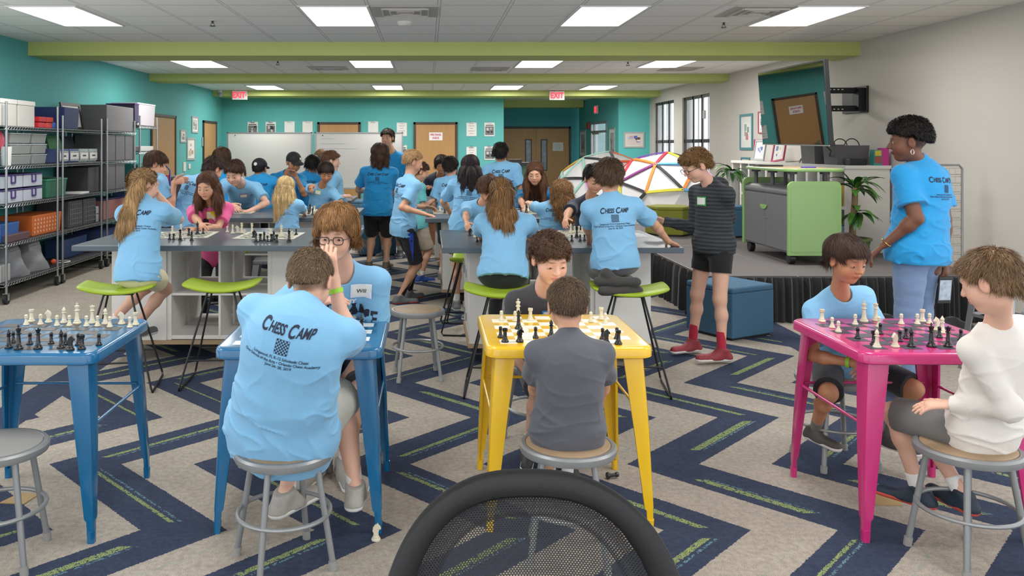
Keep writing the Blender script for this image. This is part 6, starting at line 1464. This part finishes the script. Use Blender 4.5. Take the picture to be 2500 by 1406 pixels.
person('boy with dark bowl haircut in light blue shirt behind the pink table', 1.36, 168, (2052, 885, 4.42), (2048, 718, 4.28), (2066, 636, 4.12, 163, 16), hl=(2118, 880, 4.05), hr=(2092, 888, 4.02), er=(-1, .3, -.8), el=(1, .2, -.6), fr=(1990, 1045, 4.32), fl=(2165, 1060, 4.3), kr=(-.35, -1, .3), kl=(.5, -1, .3), skin='tan', hair='3b2b24', style='bowl', q=.005, face=True, open_=.35, gaze=.8, hs=1.04, bcol='26262c', shoes='4b4744', wband=1, sock='6b6862', footdir={-1: 150, 1: 165}, extra=[('art', 0, .20, 'cfe0ea', [[(-.06, -.04), (.06, -.04), (.045, -.01), (.02, .02), (.012, .045), (-.012, .045), (-.02, .02), (-.045, -.01)]])])
person('boy in white long-sleeved shirt on a stool at the right edge', 1.38, -28, (2398, 1040, 3.36), (2440, 795, 3.22), (2418, 692, 3.12, -38, 20), hl=(2322, 988, 3.32), el=(1, -.7, -1), hr=(2475, 975, 3.6), fl=(2242, 1195, 3.58), fr=(2350, 1205, 3.5), skin='fair', hair='7d6248', style='short', shirt='d9d4cd', sleeve='long', q=.005, bcol='6b6a68', shoes='22303f', sole='c8503f', hunch=.02, hem=.07, hpose={-1: dict(d=(-1, .35, -.1), p=(0, .3, -1), t=(.2, 1, .3), c=.4)})
# --- standing adults and boys near the stage
Rw = person('woman in bright blue staff shirt and jeans standing before the stage, hand on hip', 1.72, -40, (2238, 612, 5.6), (2248, 400, 5.6), (2218, 348, 5.55, -68, 4), hl=(2158, 598, 5.5), el=(.9, -.9, -.6), hr=(2312, 668, 5.6), er=(1, -.3, 0), b=1.42, skin='dark', hair='191412', style='afro', bottom='pants', bcol='6f86a8', shirt=STAFF, q=.0058, print_='staff', face=True, hem=.07, sy=-30, hs=1.13)
Rh = person('boy in dark striped hoodie, black shorts and red socks standing by the stage', 1.63, -112, (1742, 600, 6.55), (1736, 450, 6.55), (1700, 406, 6.5, -102, 26), hr=(1622, 540, 6.75), er=(.2, 0, -1), hl=(1768, 574, 6.78), el=(1, -.6, -.2), fr=(1690, 838, 6.68), fl=(1762, 856, 6.38), footdir={-1: -98, 1: -112}, skin='fair', hair='86643f', style='curly', shirt='34383d', sleeve='long', bottom='short', bcol='131416', sock='b0203a', sockh=.15, shoes='8c2f36', q=.006, b=1.02, face=True, gaze=1, open_=.25, hem=.05, hs=1.08, extra=[('tag', .0, .13, '2fa44a', '')])
glasses(Rh, '3a2620')
G = SDF(Rh['nk']-.25, Rh['nk']+.25, .006); S_ = Rh['S']
G.ell(Rh['nk']-Rh['tf']*.075-Rh['u']*.005, (.10*S_, .055*S_, .065*S_), np.array([Rh['tr'], Rh['tf'], Rh['u']]), .02); G.ell(Rh['nk']+Rh['u']*.0, (.085*S_, .09*S_, .035*S_), np.array([Rh['tr'], Rh['tf'], Rh['u']]), .03)
G.cone(Rh['nk']-Rh['u']*.02, Rh['nk']+(Rh['hc']-Rh['nk'])*.8, .055*S_, .075*S_, .008, 'sub'); P, Q = G.mesh(); make_obj('hood', P, Q, clothmat('34383d'), Rh['T'], Rh['base'])
Rk = person('boy in light blue camp shirt kneeling on a lime stool, leaning on an island', 1.52, 4, (1502, 640, 5.74), (1492, 482, 5.76), (1488, 436, 5.8, 10, 14), hr=(1632, 590, 6.02), er=(1, -.3, .5), hl=(1440, 596, 6.25), el=(-1, -.3, -1), fl=(1480, 668, 5.60), fr=(1540, 690, 5.60), kl=(0, 1, .05), kr=(0, 1, .05), kneel=True, skin='light', hair='54412f', style='short', hairt=.008, bottom='shorts', bcol='6d6f72', sock='3a3836', q=.006, print_='camp', b=.98, hem=.04, hpose={1: dict(d=(.6, .5, -.3), p=(0, 0, -1), t=(-1, .3, 0), c=.2)})
# --- front left island
Rp = person('girl with long straight ponytail in light blue shirt on a lime stool, hand on cheek', 1.6, 18, (338, 668, 5.78), (352, 495, 5.90), (352, 455, 5.98, 48, 12), hr=(384, 474, 6.10), er=(.8, .5, -1), hl=(330, 575, 6.45), fl=(268, 790, 6.15), fr=(330, 800, 6.15), skin='fair', hair='a08058', style='pony', bottom='short', bcol='d6cda6', q=.006, print_='camp', b=.95, hem=.06, poff=.02,
    hpose={'hair': [[(at(350, 432, 5.90), .026), (at(332, 462, 5.84), .036), (at(312, 520, 5.76), .045), (at(300, 555, 5.75), .036), (at(296, 578, 5.77), .010)], [(at(346, 440, 5.90), .024), (at(326, 480, 5.82), .034), (at(318, 540, 5.75), .036), (at(318, 582, 5.76), .012)], [(at(343, 450, 5.88), .02), (at(322, 500, 5.80), .03), (at(300, 540, 5.78), .026), (at(284, 562, 5.8), .008)]]})
m_ = bpy.data.materials.new('striped_knit'); m_.use_nodes = True; n = NT(m_); b_ = n.n['Principled BSDF']; b_.inputs['Roughness'].default_value = .9
tc_ = n.new('ShaderNodeTexCoord'); wv = n.new('ShaderNodeTexWave', wave_type='BANDS', bands_direction='Z', i={'Vector': tc_.outputs['Object'], 'Scale': 11.0, 'Distortion': .6, 'Detail': 2.0})
n.l.new(n.mix(wv.outputs['Fac'], lin('24272b')+(1,), lin('3f4348')+(1,)), b_.inputs['Base Color'])
for c_ in Rh['T'].children:
    if c_.name.startswith('shirt') or c_.name.startswith('hood'): c_.data.materials[0] = m_
obj('hair_tie', MB().ring((0, 0, 0), .018, .006), mat('tie_blue', '4f9ac0', .6), Rp['T']).location = Vector(at(350, 430, 5.90)-Rp['base'])
person('girl in pink shirt with long brown hair sitting behind the front left island', 1.52, 176, (527, 622, 7.8), (512, 497, 7.66), (506, 455, 7.50, 190, 20), hl=(484, 560, 7.28), el=(.7, .2, -1), hr=(492, 551, 7.2), er=(-.7, .1, -1), hlen=.62, skin='light', hair='5b3b2b', style='long', shirt='de5a90', q=.006, face=True, gaze=.9, open_=.3, bottom='pants', bcol='1b1b20', hs=1.08, hem=.07, extra=[('tag', -.03, .09, 'e3c83c', ''), ('art', .035, .19, '2a1a24', [[(-.045, -.06), (.045, -.06), (.02, -.03), (.012, .0), (.035, .01), (.03, .018), (-.03, .018), (-.035, .01), (-.012, 0), (-.02, -.03)], [(.03*math.cos(a), .045+.028*math.sin(a)) for a in np.linspace(0, 6.0, 12)]])])
person('boy in light blue shirt with hands raised by the left door, in profile', 1.45, 75, (392, 538, 8.1), (388, 428, 8.1), (380, 402, 8.08, 72, 22), hr=(424, 446, 7.98), hl=(428, 440, 8.15), er=(0, 0, -1), el=(0, 0, -1), hpose={1: dict(d=(1, -.2, .2), p=(0, 0, -1), t=(0, -.3, 1)), -1: dict(d=(1, .2, .1), p=(0, 0, -1), t=(0, -.3, 1))}, skin='light', hair='402b21', style='bowl', q=.007, face=False)
# --- second row left
person('boy in light blue leaning over, half hidden behind the girl in pink', 1.5, 28, (440, 548, 8.2), (490, 436, 8.3), (520, 414, 8.38, 40, 30), hr=(560, 518, 8.8), hl=(520, 518, 8.8), skin='light', hair='33241f', style='short', q=.007, print_='camp')
person('person with brown hair seen from behind, farthest left in the second row', 1.6, 10, (547, 506, 10.3), (546, 415, 10.3), (543, 388, 10.2, 12, 8), skin='light', hair='50382a', style='mop', q=.008, shirt=STAFF)
person('boy with red-edged name badge leaning on the second-row island', 1.72, 186, (592, 520, 10.15), (588, 446, 9.55), (573, 424, 9.15, 190, 26), hl=(606, 517, 9.25), el=(1, .3, 0), hr=(560, 500, 9.2), er=(-1, .2, -.2), skin='fair', hair='402d24', style='short', q=.007, face=True, gaze=.8, open_=.4, hs=1.12, extra=[('tag', -.045, .13, 'c84a4a', '')])
R = person('person in black cap and bright blue staff shirt, seen from behind', 1.66, 14, (638, 516, 10.3), (637, 430, 10.3), (634, 413, 10.3, 10, 12), hr=(668, 500, 10.9), skin='tan', hair='1d1817', style='buzz', q=.0075, shirt=STAFF, print_='staff', b=1.05); cap(R, '1c1d26', badge=((-.01, -.118, .04), .02))
R = person('person in black skull cap resting chin on hand, bright blue shirt', 1.7, 178, (700, 506, 10.65), (702, 424, 10.55), (717, 398, 10.42, 150, 20), hl=(724, 434, 10.22), el=(.4, -.6, -1), hr=(680, 490, 10.4), skin='tan', hair='1d1817', style='buzz', q=.0075, shirt=STAFF, face=True, gaze=.6); cap(R, '1b1a1c', badge=((-.05, .062, .075), .016))
person('small girl with long blonde hair in light blue shirt, seen from behind', 1.18, 25, (700, 574, 8.25), (706, 488, 8.3), (699, 460, 8.3, 30, 14), hr=(744, 522, 8.62), er=(1, 0, -1), hl=(712, 522, 8.7), skin='fair', hair='cdb17e', style='long', q=.0065, print_='camp', hs=1.06, bcol='2b2b30')
person('smiling boy pointing down at the board, yellow name badge', 1.36, 182, (778, 528, 10.15), (786, 455, 10.0), (796, 422, 9.88, 168, 28), hr=(770, 447, 9.35), er=(-1, 0, -.2), hl=(806, 505, 9.75), el=(1, 0, -.5), skin='tan', hair='2c201b', style='bowl', q=.0068, face=True, gaze=1, open_=.3, hs=1.08, extra=[('tag', .04, .06, 'dce03c', '')], hpose={1: dict(d=(-.2, -.8, -.25), p=(0, 0, -1), t=(1, 0, .3), c=1.2)})
person('person with black hair tied back, bright blue staff shirt, behind the pointing boy', 1.62, 8, (748, 505, 10.98), (752, 425, 10.98), (765, 402, 10.98, 25, 8), skin='tan', hair='1c1615', style='pony', q=.0085, shirt=STAFF, print_='staff', hpose={'hair': [[(at(762, 400, 11.0), .03), (at(764, 425, 11.0), .03), (at(762, 445, 11.0), .012)]]})
person('boy in profile facing right in light blue shirt, by the blue ottoman', 1.66, 82, (822, 502, 10.75), (815, 422, 10.75), (809, 394, 10.75, 82, 4), hr=(838, 480, 10.6), skin='fair', hair='6c4b36', style='short', q=.0075)
person('person with light brown hair half hidden near the whiteboards', 1.66, 60, (786, 478, 12.7), (786, 406, 12.7), (786, 388, 12.7, 60, 5), skin='light', hair='7a5c42', style='short', q=.009, shirt=STAFF)
# --- middle aisle
person('man with shoulder-length wavy hair, bright blue staff shirt and black shorts, back turned', 1.78, 4, (922, 512, 11.3), (926, 406, 11.3), (928, 377, 11.25, 2, 6), hl=(905, 468, 11.68), el=(-1, -.5, -.6), hr=(945, 470, 11.68), b=1.2, skin='light', hair='4c362b', style='mop', hairt=.006, q=.007, shirt=STAFF, print_='staff', bcol='17171a', shoes='6b6259', hpose={'hair': [[(at(914, 380, 11.2), .04), (at(913, 400, 11.2), .028)], [(at(928, 385, 11.15), .05), (at(928, 405, 11.18), .03)], [(at(942, 380, 11.2), .04), (at(943, 400, 11.2), .028)]]})
person('tall man in bright blue staff shirt standing before the whiteboard', 1.88, 195, (958, 478, 12.6), (957, 372, 12.6), (946, 338, 12.5, 200, 4), skin='light', hair='3b2b22', style='short', q=.0075, shirt=STAFF, face=True, b=1.0)
R15 = person('boy in light blue camp shirt and black and blue shorts, hand on the island corner', 1.6, 62, (985, 560, 8.9), (1000, 434, 8.9), (1008, 397, 8.92, 78, 18), hr=(1036, 522, 8.66), er=(-.5, -.4, -1), hl=(1035, 505, 9.2), fl=(998, 718, 9.08), fr=(976, 728, 8.82), skin='light', hair='a9865e', style='fade', hairt=.008, q=.0062, print_='camp', bcol='24242c', sock='1a1a1c', sockh=.22, shoes='77787c', sole='b84a4a', hpose={1: dict(d=(1, -.2, -.25), p=(0, 0, -1), t=(.2, 1, 0), c=.15)}, face=True, gaze=1, open_=.3)
bv = None
me = [c for c in R15['T'].children if c.name.startswith('shorts')][0]
Pm = np.array([v.co for v in me.data.vertices])+R15['base']; bv = BVHTree.FromPolygons([tuple(p) for p in Pm], [tuple(p.vertices) for p in me.data.polygons])
n_ = nz(np.array([.12, -.99, 0])); rr_ = np.cross(np.array([0, 0, 1.]), n_)*1.0
project('side_stripe', [(-.035, -.20), (.035, -.20), (.03, .12), (-.03, .12)], [(0, 1, 2, 3)], at(1001, 596, 8.8), rr_, np.array([0, 0, 1.]), n_, 1, bv, mat('stripe_blue', '2547b8', .6), me, R15['base'], .004, 5, label='royal blue side stripe')
person('boy in teal shirt and khaki shorts behind the boy at the island corner', 1.42, 60, (1018, 548, 10.3), (1014, 447, 10.35), (1026, 420, 10.3, 80, 18), hr=(1060, 486, 10.35), er=(-.3, -.3, -1), skin='light', hair='4a3529', style='short', q=.0075, shirt='62b2b6', bcol='b3a592', shoes='2f4f9c')
person('teen in navy hooded top sitting beyond the third-row island, facing the camera', 1.7, 190, (1076, 488, 12.75), (1073, 428, 12.6), (1078, 403, 12.35, 186, 14), hl=(1052, 458, 12.35), skin='tan', hair='33241c', style='mop', q=.0075, shirt='1e2638', sleeve='long', face=True, gaze=.3, b=1.1)
person('black haired boy in camp shirt, back turned, left of the long dark haired girl', 1.6, 14, (1098, 529, 10.35), (1103, 434, 10.35), (1100, 408, 10.35, 16, 5), skin='light', hair='241c1a', style='short', q=.0075, print_='camp')
person('girl with long dark straight hair in camp shirt, arm propped on the second-row island', 1.56, 5, (1140, 548, 8.05), (1150, 438, 8.1), (1148, 411, 8.12, 2, 8), hl=(1102, 524, 8.46), el=(-1, -.3, .2), hr=(1175, 518, 8.7), er=(1, 0, -.5), skin='light', hair='2d2324', style='long', q=.0062, print_='camp', bottom='short', bcol='b4b9d0', hpose={'hair': [[(at(1136, 415, 8.02), .035), (at(1132, 458, 8.0), .025)], [(at(1150, 420, 8.0), .045), (at(1150, 466, 7.99), .03)], [(at(1164, 415, 8.02), .035), (at(1168, 458, 8.0), .025)]]})
person('dark haired boy in camp shirt standing before the aquarium, seen from behind', 1.76, 8, (1228, 506, 10.4), (1223, 398, 10.4), (1222, 375, 10.4, 8, 5), skin='tan', hair='1e1918', style='short', q=.0072, print_='camp')
person('young woman with long brown hair and green name badge facing the camera', 1.68, 182, (1312, 530, 10.3), (1308, 462, 10.0), (1306, 424, 9.72, 192, 18), hr=(1278, 510, 9.4), er=(-1, .2, -.5), hl=(1345, 505, 9.6), el=(1, .2, -.5), skin='light', hair='5c3c29', style='long', hlen=.9, q=.0065, shirt=STAFF, face=True, gaze=.9, open_=.3, hs=1.12, extra=[('tag', -.03, .10, '3aa84a', '')])
# --- front right island
wav = lambda x0, ph, D: [(at(x0+9*math.sin(k*1.1+ph), 470+k*17, D-.03*math.sin(k*1.3+ph)), (.030+.018*math.sin(math.pi*min(1, (k+1)/9)))*(1 if k < 8 else .5)) for k in range(9+(ph > 2))]
person('girl with long wavy ponytail, light blue shirt and black leggings on a lime stool', 1.56, 12, (1228, 670, 5.78), (1234, 522, 5.96), (1222, 478, 6.02, -4, 14), hr=(1292, 578, 6.5), hl=(1176, 585, 6.5), er=(1, 0, -1), el=(-1, 0, -1), fl=(1205, 800, 5.9), fr=(1248, 805, 6.1), skin='light', hair='85623f', style='pony', bottom='pants', bcol='141517', q=.0058, b=1.02, hem=.03, hairt=.003, hpose={'hair': [wav(1222, 0, 5.86), wav(1232, 1.5, 5.84), wav(1214, 2.6, 5.85), wav(1238, 3.6, 5.87)]})
person('brown haired child bending over the island left of the wavy ponytail girl', 1.3, 195, (1172, 592, 7.65), (1176, 496, 7.55), (1192, 464, 7.4, 205, 38), hr=(1140, 552, 7.12), er=(-1, 0, -.8), hl=(1205, 560, 7.2), skin='light', hair='5c4030', style='mop', q=.0068)
person('small girl with curly golden brown hair, back turned, arm reaching left', 1.26, -12, (1345, 584, 8.1), (1350, 498, 8.15), (1370, 474, 8.15, -20, 12), hl=(1284, 492, 8.62), el=(-1, 0, -.3), hr=(1375, 520, 8.7), skin='fair', hair='8f6a44', style='longcurl', q=.0065, print_='camp', hs=1.08, poff=-.03)
Rl = person('boy in navy shirt with green lanyard facing the camera', 1.46, 184, (1446, 590, 7.8), (1440, 484, 7.66), (1452, 438, 7.46, 176, 24), hr=(1374, 548, 7.1), er=(-1, -.2, .3), hl=(1486, 560, 7.2), el=(1, 0, -.5), skin='light', hair='221b1a', style='short', shirt='1e2435', q=.006, face=True, gaze=.9, open_=.35, hs=1.1)
mb = MB(); nk_, u_, r_, f_ = Rl['nk'], Rl['u'], Rl['tr'], Rl['tf']
for s_ in (-1, 1): mb.tube([nk_+r_*s_*.055+f_*.03, nk_+r_*s_*.045+f_*.10-u_*.05, nk_+r_*s_*.02+f_*.135-u_*.16], .004, 6)
obj('lanyard', mb, mat('lanyard_green', '2f9a62', .6), Rl['T'], smooth=True)
# phone in the woman's hand, earring, bracelet
e, w_ = Rw['ar'][1][1], Rw['ar'][1][2]
c = at(2306, 708, 5.56); t = thing('mobile_phone', 'black phone with lit camera screen held low by the woman in staff shirt', 'phone', c)
U_ = nz(np.array([1, .1, 0.])); V_ = nz(np.array([.08, .0, 1.])); N_2 = np.cross(U_, V_)
obj('phone_case', MB().obox(c, (.048, .088, .006), (U_, V_, -N_2)), BLACKP, t, bevel=.004)
obj('phone_screen', MB().obox(c+N_2*.0066, (.041, .066, .0006), (U_, V_, N_2)).obox(c-N_2*.0, (.0, .0, .0), (U_, V_, N_2)), mat('phone_screen', '8a94a0', .2, emit='7d8894', es=.5, vary=.5, bscale=30), t)
hp = Rw['hp']; obj('earring', MB().tube([hp(-.086, -.004, -.040-.014*(1-math.cos(a))*1.0) + Rw['hf'][1]*.009*math.sin(a)*1 for a in np.linspace(0, 2*math.pi, 14, endpoint=False)], .0022, 6, 0, True), mat('silver', 'd0d0d0', .2, .9), Rw['T'], smooth=True)
nk_ = Rw['nk']; obj('yellow_collar', MB().tube([nk_+Rw['u']*(.022+.02*math.cos(a)*-1)+(Rw['tr']*math.sin(a)*.064+Rw['tf']*(.012+.064*math.cos(a)))*1.05 for a in np.linspace(0, 2*math.pi, 24, endpoint=False)], .0055, 6, 0, True), mat('yellow_band', 'c9b53a', .6), Rw['T'], smooth=True)
d0 = nz(Rw['ar'][-1][2]-Rw['ar'][-1][1]); c0 = Rw['ar'][-1][2]-d0*.02; x_, y_, _ = frame_from(d0)
obj('bracelet', MB().tube([Vector(c0)+(x_*math.cos(a)+y_*math.sin(a))*.034 for a in np.linspace(0, 2*math.pi, 20, endpoint=False)], .004, 6, 0, True), mat('gold', 'b8924a', .25, .9), Rw['T'], smooth=True)
# ================= CHESS PIECES AND MATS ========================================
IV = mat('ivory_plastic', 'd3ccb4', .4); BK = mat('black_piece', '17181c', .25, spec=.6)
BASE = [(0, 0), (.0165, 0), (.0175, .003), (.0165, .007), (.0125, .010), (.0128, .013), (.010, .016)]
def piece_parts(kind, m):
    out = []
    def L(sc_, prof, name='body', n=18): out.append((name, MB().lathe([(r, z) for r, z in prof], (0, 0, 0), n)))
    if kind == 'pawn': L(1, [(r*.82, z*.85) for r, z in BASE]+[(.0065, .024), (.0055, .032), (.009, .034), (.009, .036), (.005, .038)]); out.append(('head', MB().sph((0, 0, .043), .0082, 14)))
    if kind == 'rook': L(1, [(r*.98, z) for r, z in BASE]+[(.0085, .030), (.008, .044), (.0105, .047), (.0115, .050), (.0118, .060), (.0085, .060), (.0085, .055), (0, .055)])
    if kind == 'bishop': L(1, BASE+[(.0075, .030), (.006, .046), (.0105, .049), (.0105, .051), (.0065, .053)]); out.append(('mitre', MB().lathe([(.005, .052), (.0088, .059), (.0082, .066), (.004, .073), (.0025, .0745), (.003, .077), (0, .079)], (0, 0, 0), 14)))
    if kind == 'queen': L(1, [(r*1.1, z*1.1) for r, z in BASE]+[(.008, .035), (.0065, .058), (.0115, .061), (.0115, .063), (.007, .066), (.008, .073), (.0125, .083), (.009, .083), (0, .080)]); out.append(('coronet', MB().sph((0, 0, .085), .004, 10)))
    if kind == 'king':
        L(1, [(r*1.15, z*1.15) for r, z in BASE]+[(.009, .037), (.007, .060), (.0125, .064), (.0125, .066), (.0075, .069), (.0085, .076), (.012, .086), (.008, .088), (.003, .090), (0, .090)])
        out.append(('cross', MB().box(-.0018, .0018, -.0018, .0018, .088, .103).box(-.0055, .0055, -.0018, .0018, .094, .0985)))
    if kind == 'knight':
        L(1, BASE+[(.0095, .020), (0, .021)])
        prof = [(-.010, .018), (.010, .018), (.0085, .027), (.0115, .036), (.010, .041), (.016, .038), (.0185, .042), (.017, .048), (.009, .056), (.006, .0625), (.003, .058), (-.004, .055), (-.011, .046), (-.013, .034), (-.009, .026)]
        mb = MB(); mb.extr(prof, (0, -.0055, 0), (1, 0, 0), (0, 0, 1), (0, 1, 0), .011); out.append(('horse_head', mb))
    return out
PROTO = {}
def piece(kind, white, loc, rz, label, group):
    key = (kind, white); col = 'white' if white else 'black'
    if key not in PROTO:
        t = thing('chess_'+kind, label, 'chess piece', loc, 0, group)
        for nm, mb in piece_parts(kind, None):
            mb.v = [(a+loc[0], b_+loc[1], c_+loc[2]) for a, b_, c_ in mb.v]; obj(nm, mb, IV if white else BK, t, smooth=(nm != 'cross'), bevel=.0018 if nm == 'horse_head' else 0)
        t.rotation_euler = (0, 0, rz); PROTO[key] = t; return t
    return dup(PROTO[key], loc, rz, label, group)
KIND = {'p': 'pawn', 'r': 'rook', 'b': 'bishop', 'n': 'knight', 'q': 'queen', 'k': 'king'}
def layset(name, where, z, wh, bl, flip=0):
    for white, s_ in ((True, wh), (False, bl)):
        items = [(t_[0], float(t_[1:].split(',')[0]), float(t_.split(',')[1])) for t_ in s_.split()]
        cnt = {}
        for k_, x, y in items: cnt.setdefault(k_, []).append(x)
        for k_, x, y in items:
            p = onz(x, y, z); xs = sorted(cnt[k_]); c = 'white' if white else 'black'
            i_ = xs.index(x); which = '' if len(xs) == 1 else (', leftmost' if i_ == 0 else (', rightmost' if i_ == len(xs)-1 else ', %s from left' % ORD[i_]))
            piece(KIND[k_], white, (p[0], p[1], p[2]), random.uniform(0, .5)+(3.14 if white else 0), '%s %s on %s%s' % (c, KIND[k_], where, which), '%s chess pieces on %s' % (c, where))
layset('left', 'the left blue table', TZ+.001, 'r77,785 p64,793 p99,792 n119,787 p139,795 b156,788 p169.5,795 k188,790 p211,796 q225,789 p238,796 b257,791 p268,798 n297,791 p317,799 r331,793', 'b21,849 p32,837 k45,852 p73,840 q93,851 p125,839 b149,849.5 p159,841 n172,854 p191,842 r200,852 p241.5,842')
layset('mid', 'the second blue table', TZ+.001, 'p865,777 p890,775 r900,772 q802,780 p780,790', 'b883,811 p640,835')
layset('yellow', 'the yellow table', TZ+.001, 'p1224,783 k1265,779 p1257.6,784 r1295,782 p1442.5,786 r1468,780 p1478,789', 'q1266,803 p1222,824 r1233,835 n1269,834.5 p1307.6,825 b1346,822 n1480,838 p1471,828 r1509.6,840 p1506,827')
layset('pink', 'the pink table', TZ+.001, 'r2007,785 p2031.6,800 p2047,810 p2088,792 k2109.5,785 q2138,783 p2146,798 p2200.5,791 p2239.5,791 r2252,785 p2269.5,790 n2288,806 b2300.5,812.6 b2141,848 n2186,847', 'p2149.5,815 p2094,826 r2134,842 p2197,833 p2212,826 b2225,846 k2273.7,846 p2293.7,824 q2315,846 p2346,831')
MW = mat('vinyl_mat_cream', 'cfcab8', .5)
def playmat(x, y, z, lab, rz=0, s=.052):
    t = thing('chess_mat', lab, 'chess mat', (x, y, z), 0, 'roll-up vinyl chess mats'); h = s*4.7; c_, s_ = math.cos(rz), math.sin(rz)
    W = lambda a, b_, c: (x+a*c_-b_*s_, y+a*s_+b_*c_, c)
    def bb(mb, a0, a1, b0, b1, z0, z1): mb.add([W(a, b_, c) for c in (z0, z1) for b_ in (b0, b1) for a in (a0, a1)], [(0, 2, 3, 1), (4, 5, 7, 6), (0, 1, 5, 4), (2, 6, 7, 3), (0, 4, 6, 2), (1, 3, 7, 5)])
    mb = MB(); bb(mb, -h, h, -h, h, z, z+.002); obj('sheet', mb, MW, t); mb = MB()
    for i in range(8):
        for j in range(8):
            if (i+j) % 2: bb(mb, -4*s+i*s, -3*s+i*s, -4*s+j*s, -3*s+j*s, z+.0015, z+.0026)
    obj('dark_squares', mb, mat('mat_dark_squares', '4f5a52', .55), t)
IZ = .926; MZ = IZ+.0025
playmat(-2.0, 6.86, IZ, 'chess mat before the girl in pink on the front left island', .05); playmat(-1.28, 6.80, IZ, 'chess mat on the right of the front left island, pieces crowded on it', -.04)
playmat(.62, 6.76, IZ, 'chess mat at the left end of the front right island', .03); playmat(1.25, 6.95, IZ, 'chess mat at the right of the front right island, before the lanyard boy')
playmat(.30, 9.25, IZ, 'chess mat at the left end of the second-row right island'); playmat(1.05, 9.2, IZ, 'chess mat on the second-row right island before the young woman', .1)
playmat(-2.15, 9.3, IZ, 'chess mat on the second-row left island near the boy with red badge'); playmat(-1.2, 9.1, IZ, 'chess mat on the second-row left island before the pointing boy')
layset('a', 'the mat before the girl in pink', MZ, 'b421,572 p433,580 b442,569 p451,581 p464,571', 'p414,586 p424,585.5 q440,587 r461,575 b468,587.7 k482,571 p496,571')
layset('b', 'the right mat of the front left island', MZ, 'p555,567 b568,570 n580,568.5 q590,569 p597,575 q615,570 r661,576 k687,578 p713,579', 'n619.6,580 b625,591 r635.5,590 b645,589 p653,591 r663,590 b668.5,587 r675.3,592 k705.7,590 p723,573')
layset('c', 'the left mat of the front right island', MZ, 'p1160,579 p1171,580 p1158,572', 'n1147,575 p1164.6,591')
layset('d', 'the right mat of the front right island', MZ, 'b1393.5,568 p1403,567 p1413.5,566 p1421,567', 'q1408,579 p1396,589 p1416.5,589 p1427,588')
layset('e', 'the left mat of the second-row right island', MZ, 'n1074,515 k1091,512 p1109,514', 'r1086,520.5')
layset('f', 'the right mat of the second-row right island', MZ, 'p1279,514 b1290,515 p1300,516', 'k1285,519 p1272,517')
layset('g', 'the left mat of the second-row left island', MZ, 'p567,510 r574,510 p587,511', 'q565,513 p582,514')
layset('h', 'the right mat of the second-row left island', MZ, 'b761,522 r768,516 p773,522 p748,514', 'p753.5,523 k757,519 b763,525')
# pieces on the floor, papers
p = onz(918, 1318, 0); piece('knight', True, (p[0], p[1], 0), 0, 'white knight standing on the carpet beside the second blue table leg', 'chess pieces on the carpet').scale = (1.15, 1.15, 1.15)
p = onz(1497, 1170, 0); o = piece('rook', False, (p[0]-.03, p[1], .0175), .3, 'black rook lying on the carpet by the yellow table', 'chess pieces on the carpet'); o.rotation_euler = (0, math.pi/2, .3)
for px, py, lab in ((48, 1218, 'tan cardboard square on the carpet under the left blue table'), (2160, 1222, 'tan cardboard triangle on the carpet under the pink table')):
    p = onz(px, py, 0); x, y = p[0], p[1]; loose('cardboard_scrap', MB().prism([(x-.07, y-.05), (x+.05, y-.06), (x+.07, y+.05), (x-.03, y+.06)], 0.0, .004), mat('cardboard', 'a58a5c', .7), lab, 'cardboard')
mb = MB()
for k in range(4): mb.prism([(1.50-.03*k, 6.75+.07*k), (1.76-.02*k, 6.70+.05*k), (1.78-.02*k, 6.95+.05*k), (1.53-.03*k, 7.0+.05*k)], IZ-.001+.001*k, IZ+.001*k)
tag(obj('paper_sheets', mb, mat('grey_paper', 'a9acb0', .6)), 'grey score sheets fanned out at the right end of the front right island', 'paper')
sc.cycles.use_denoising = True
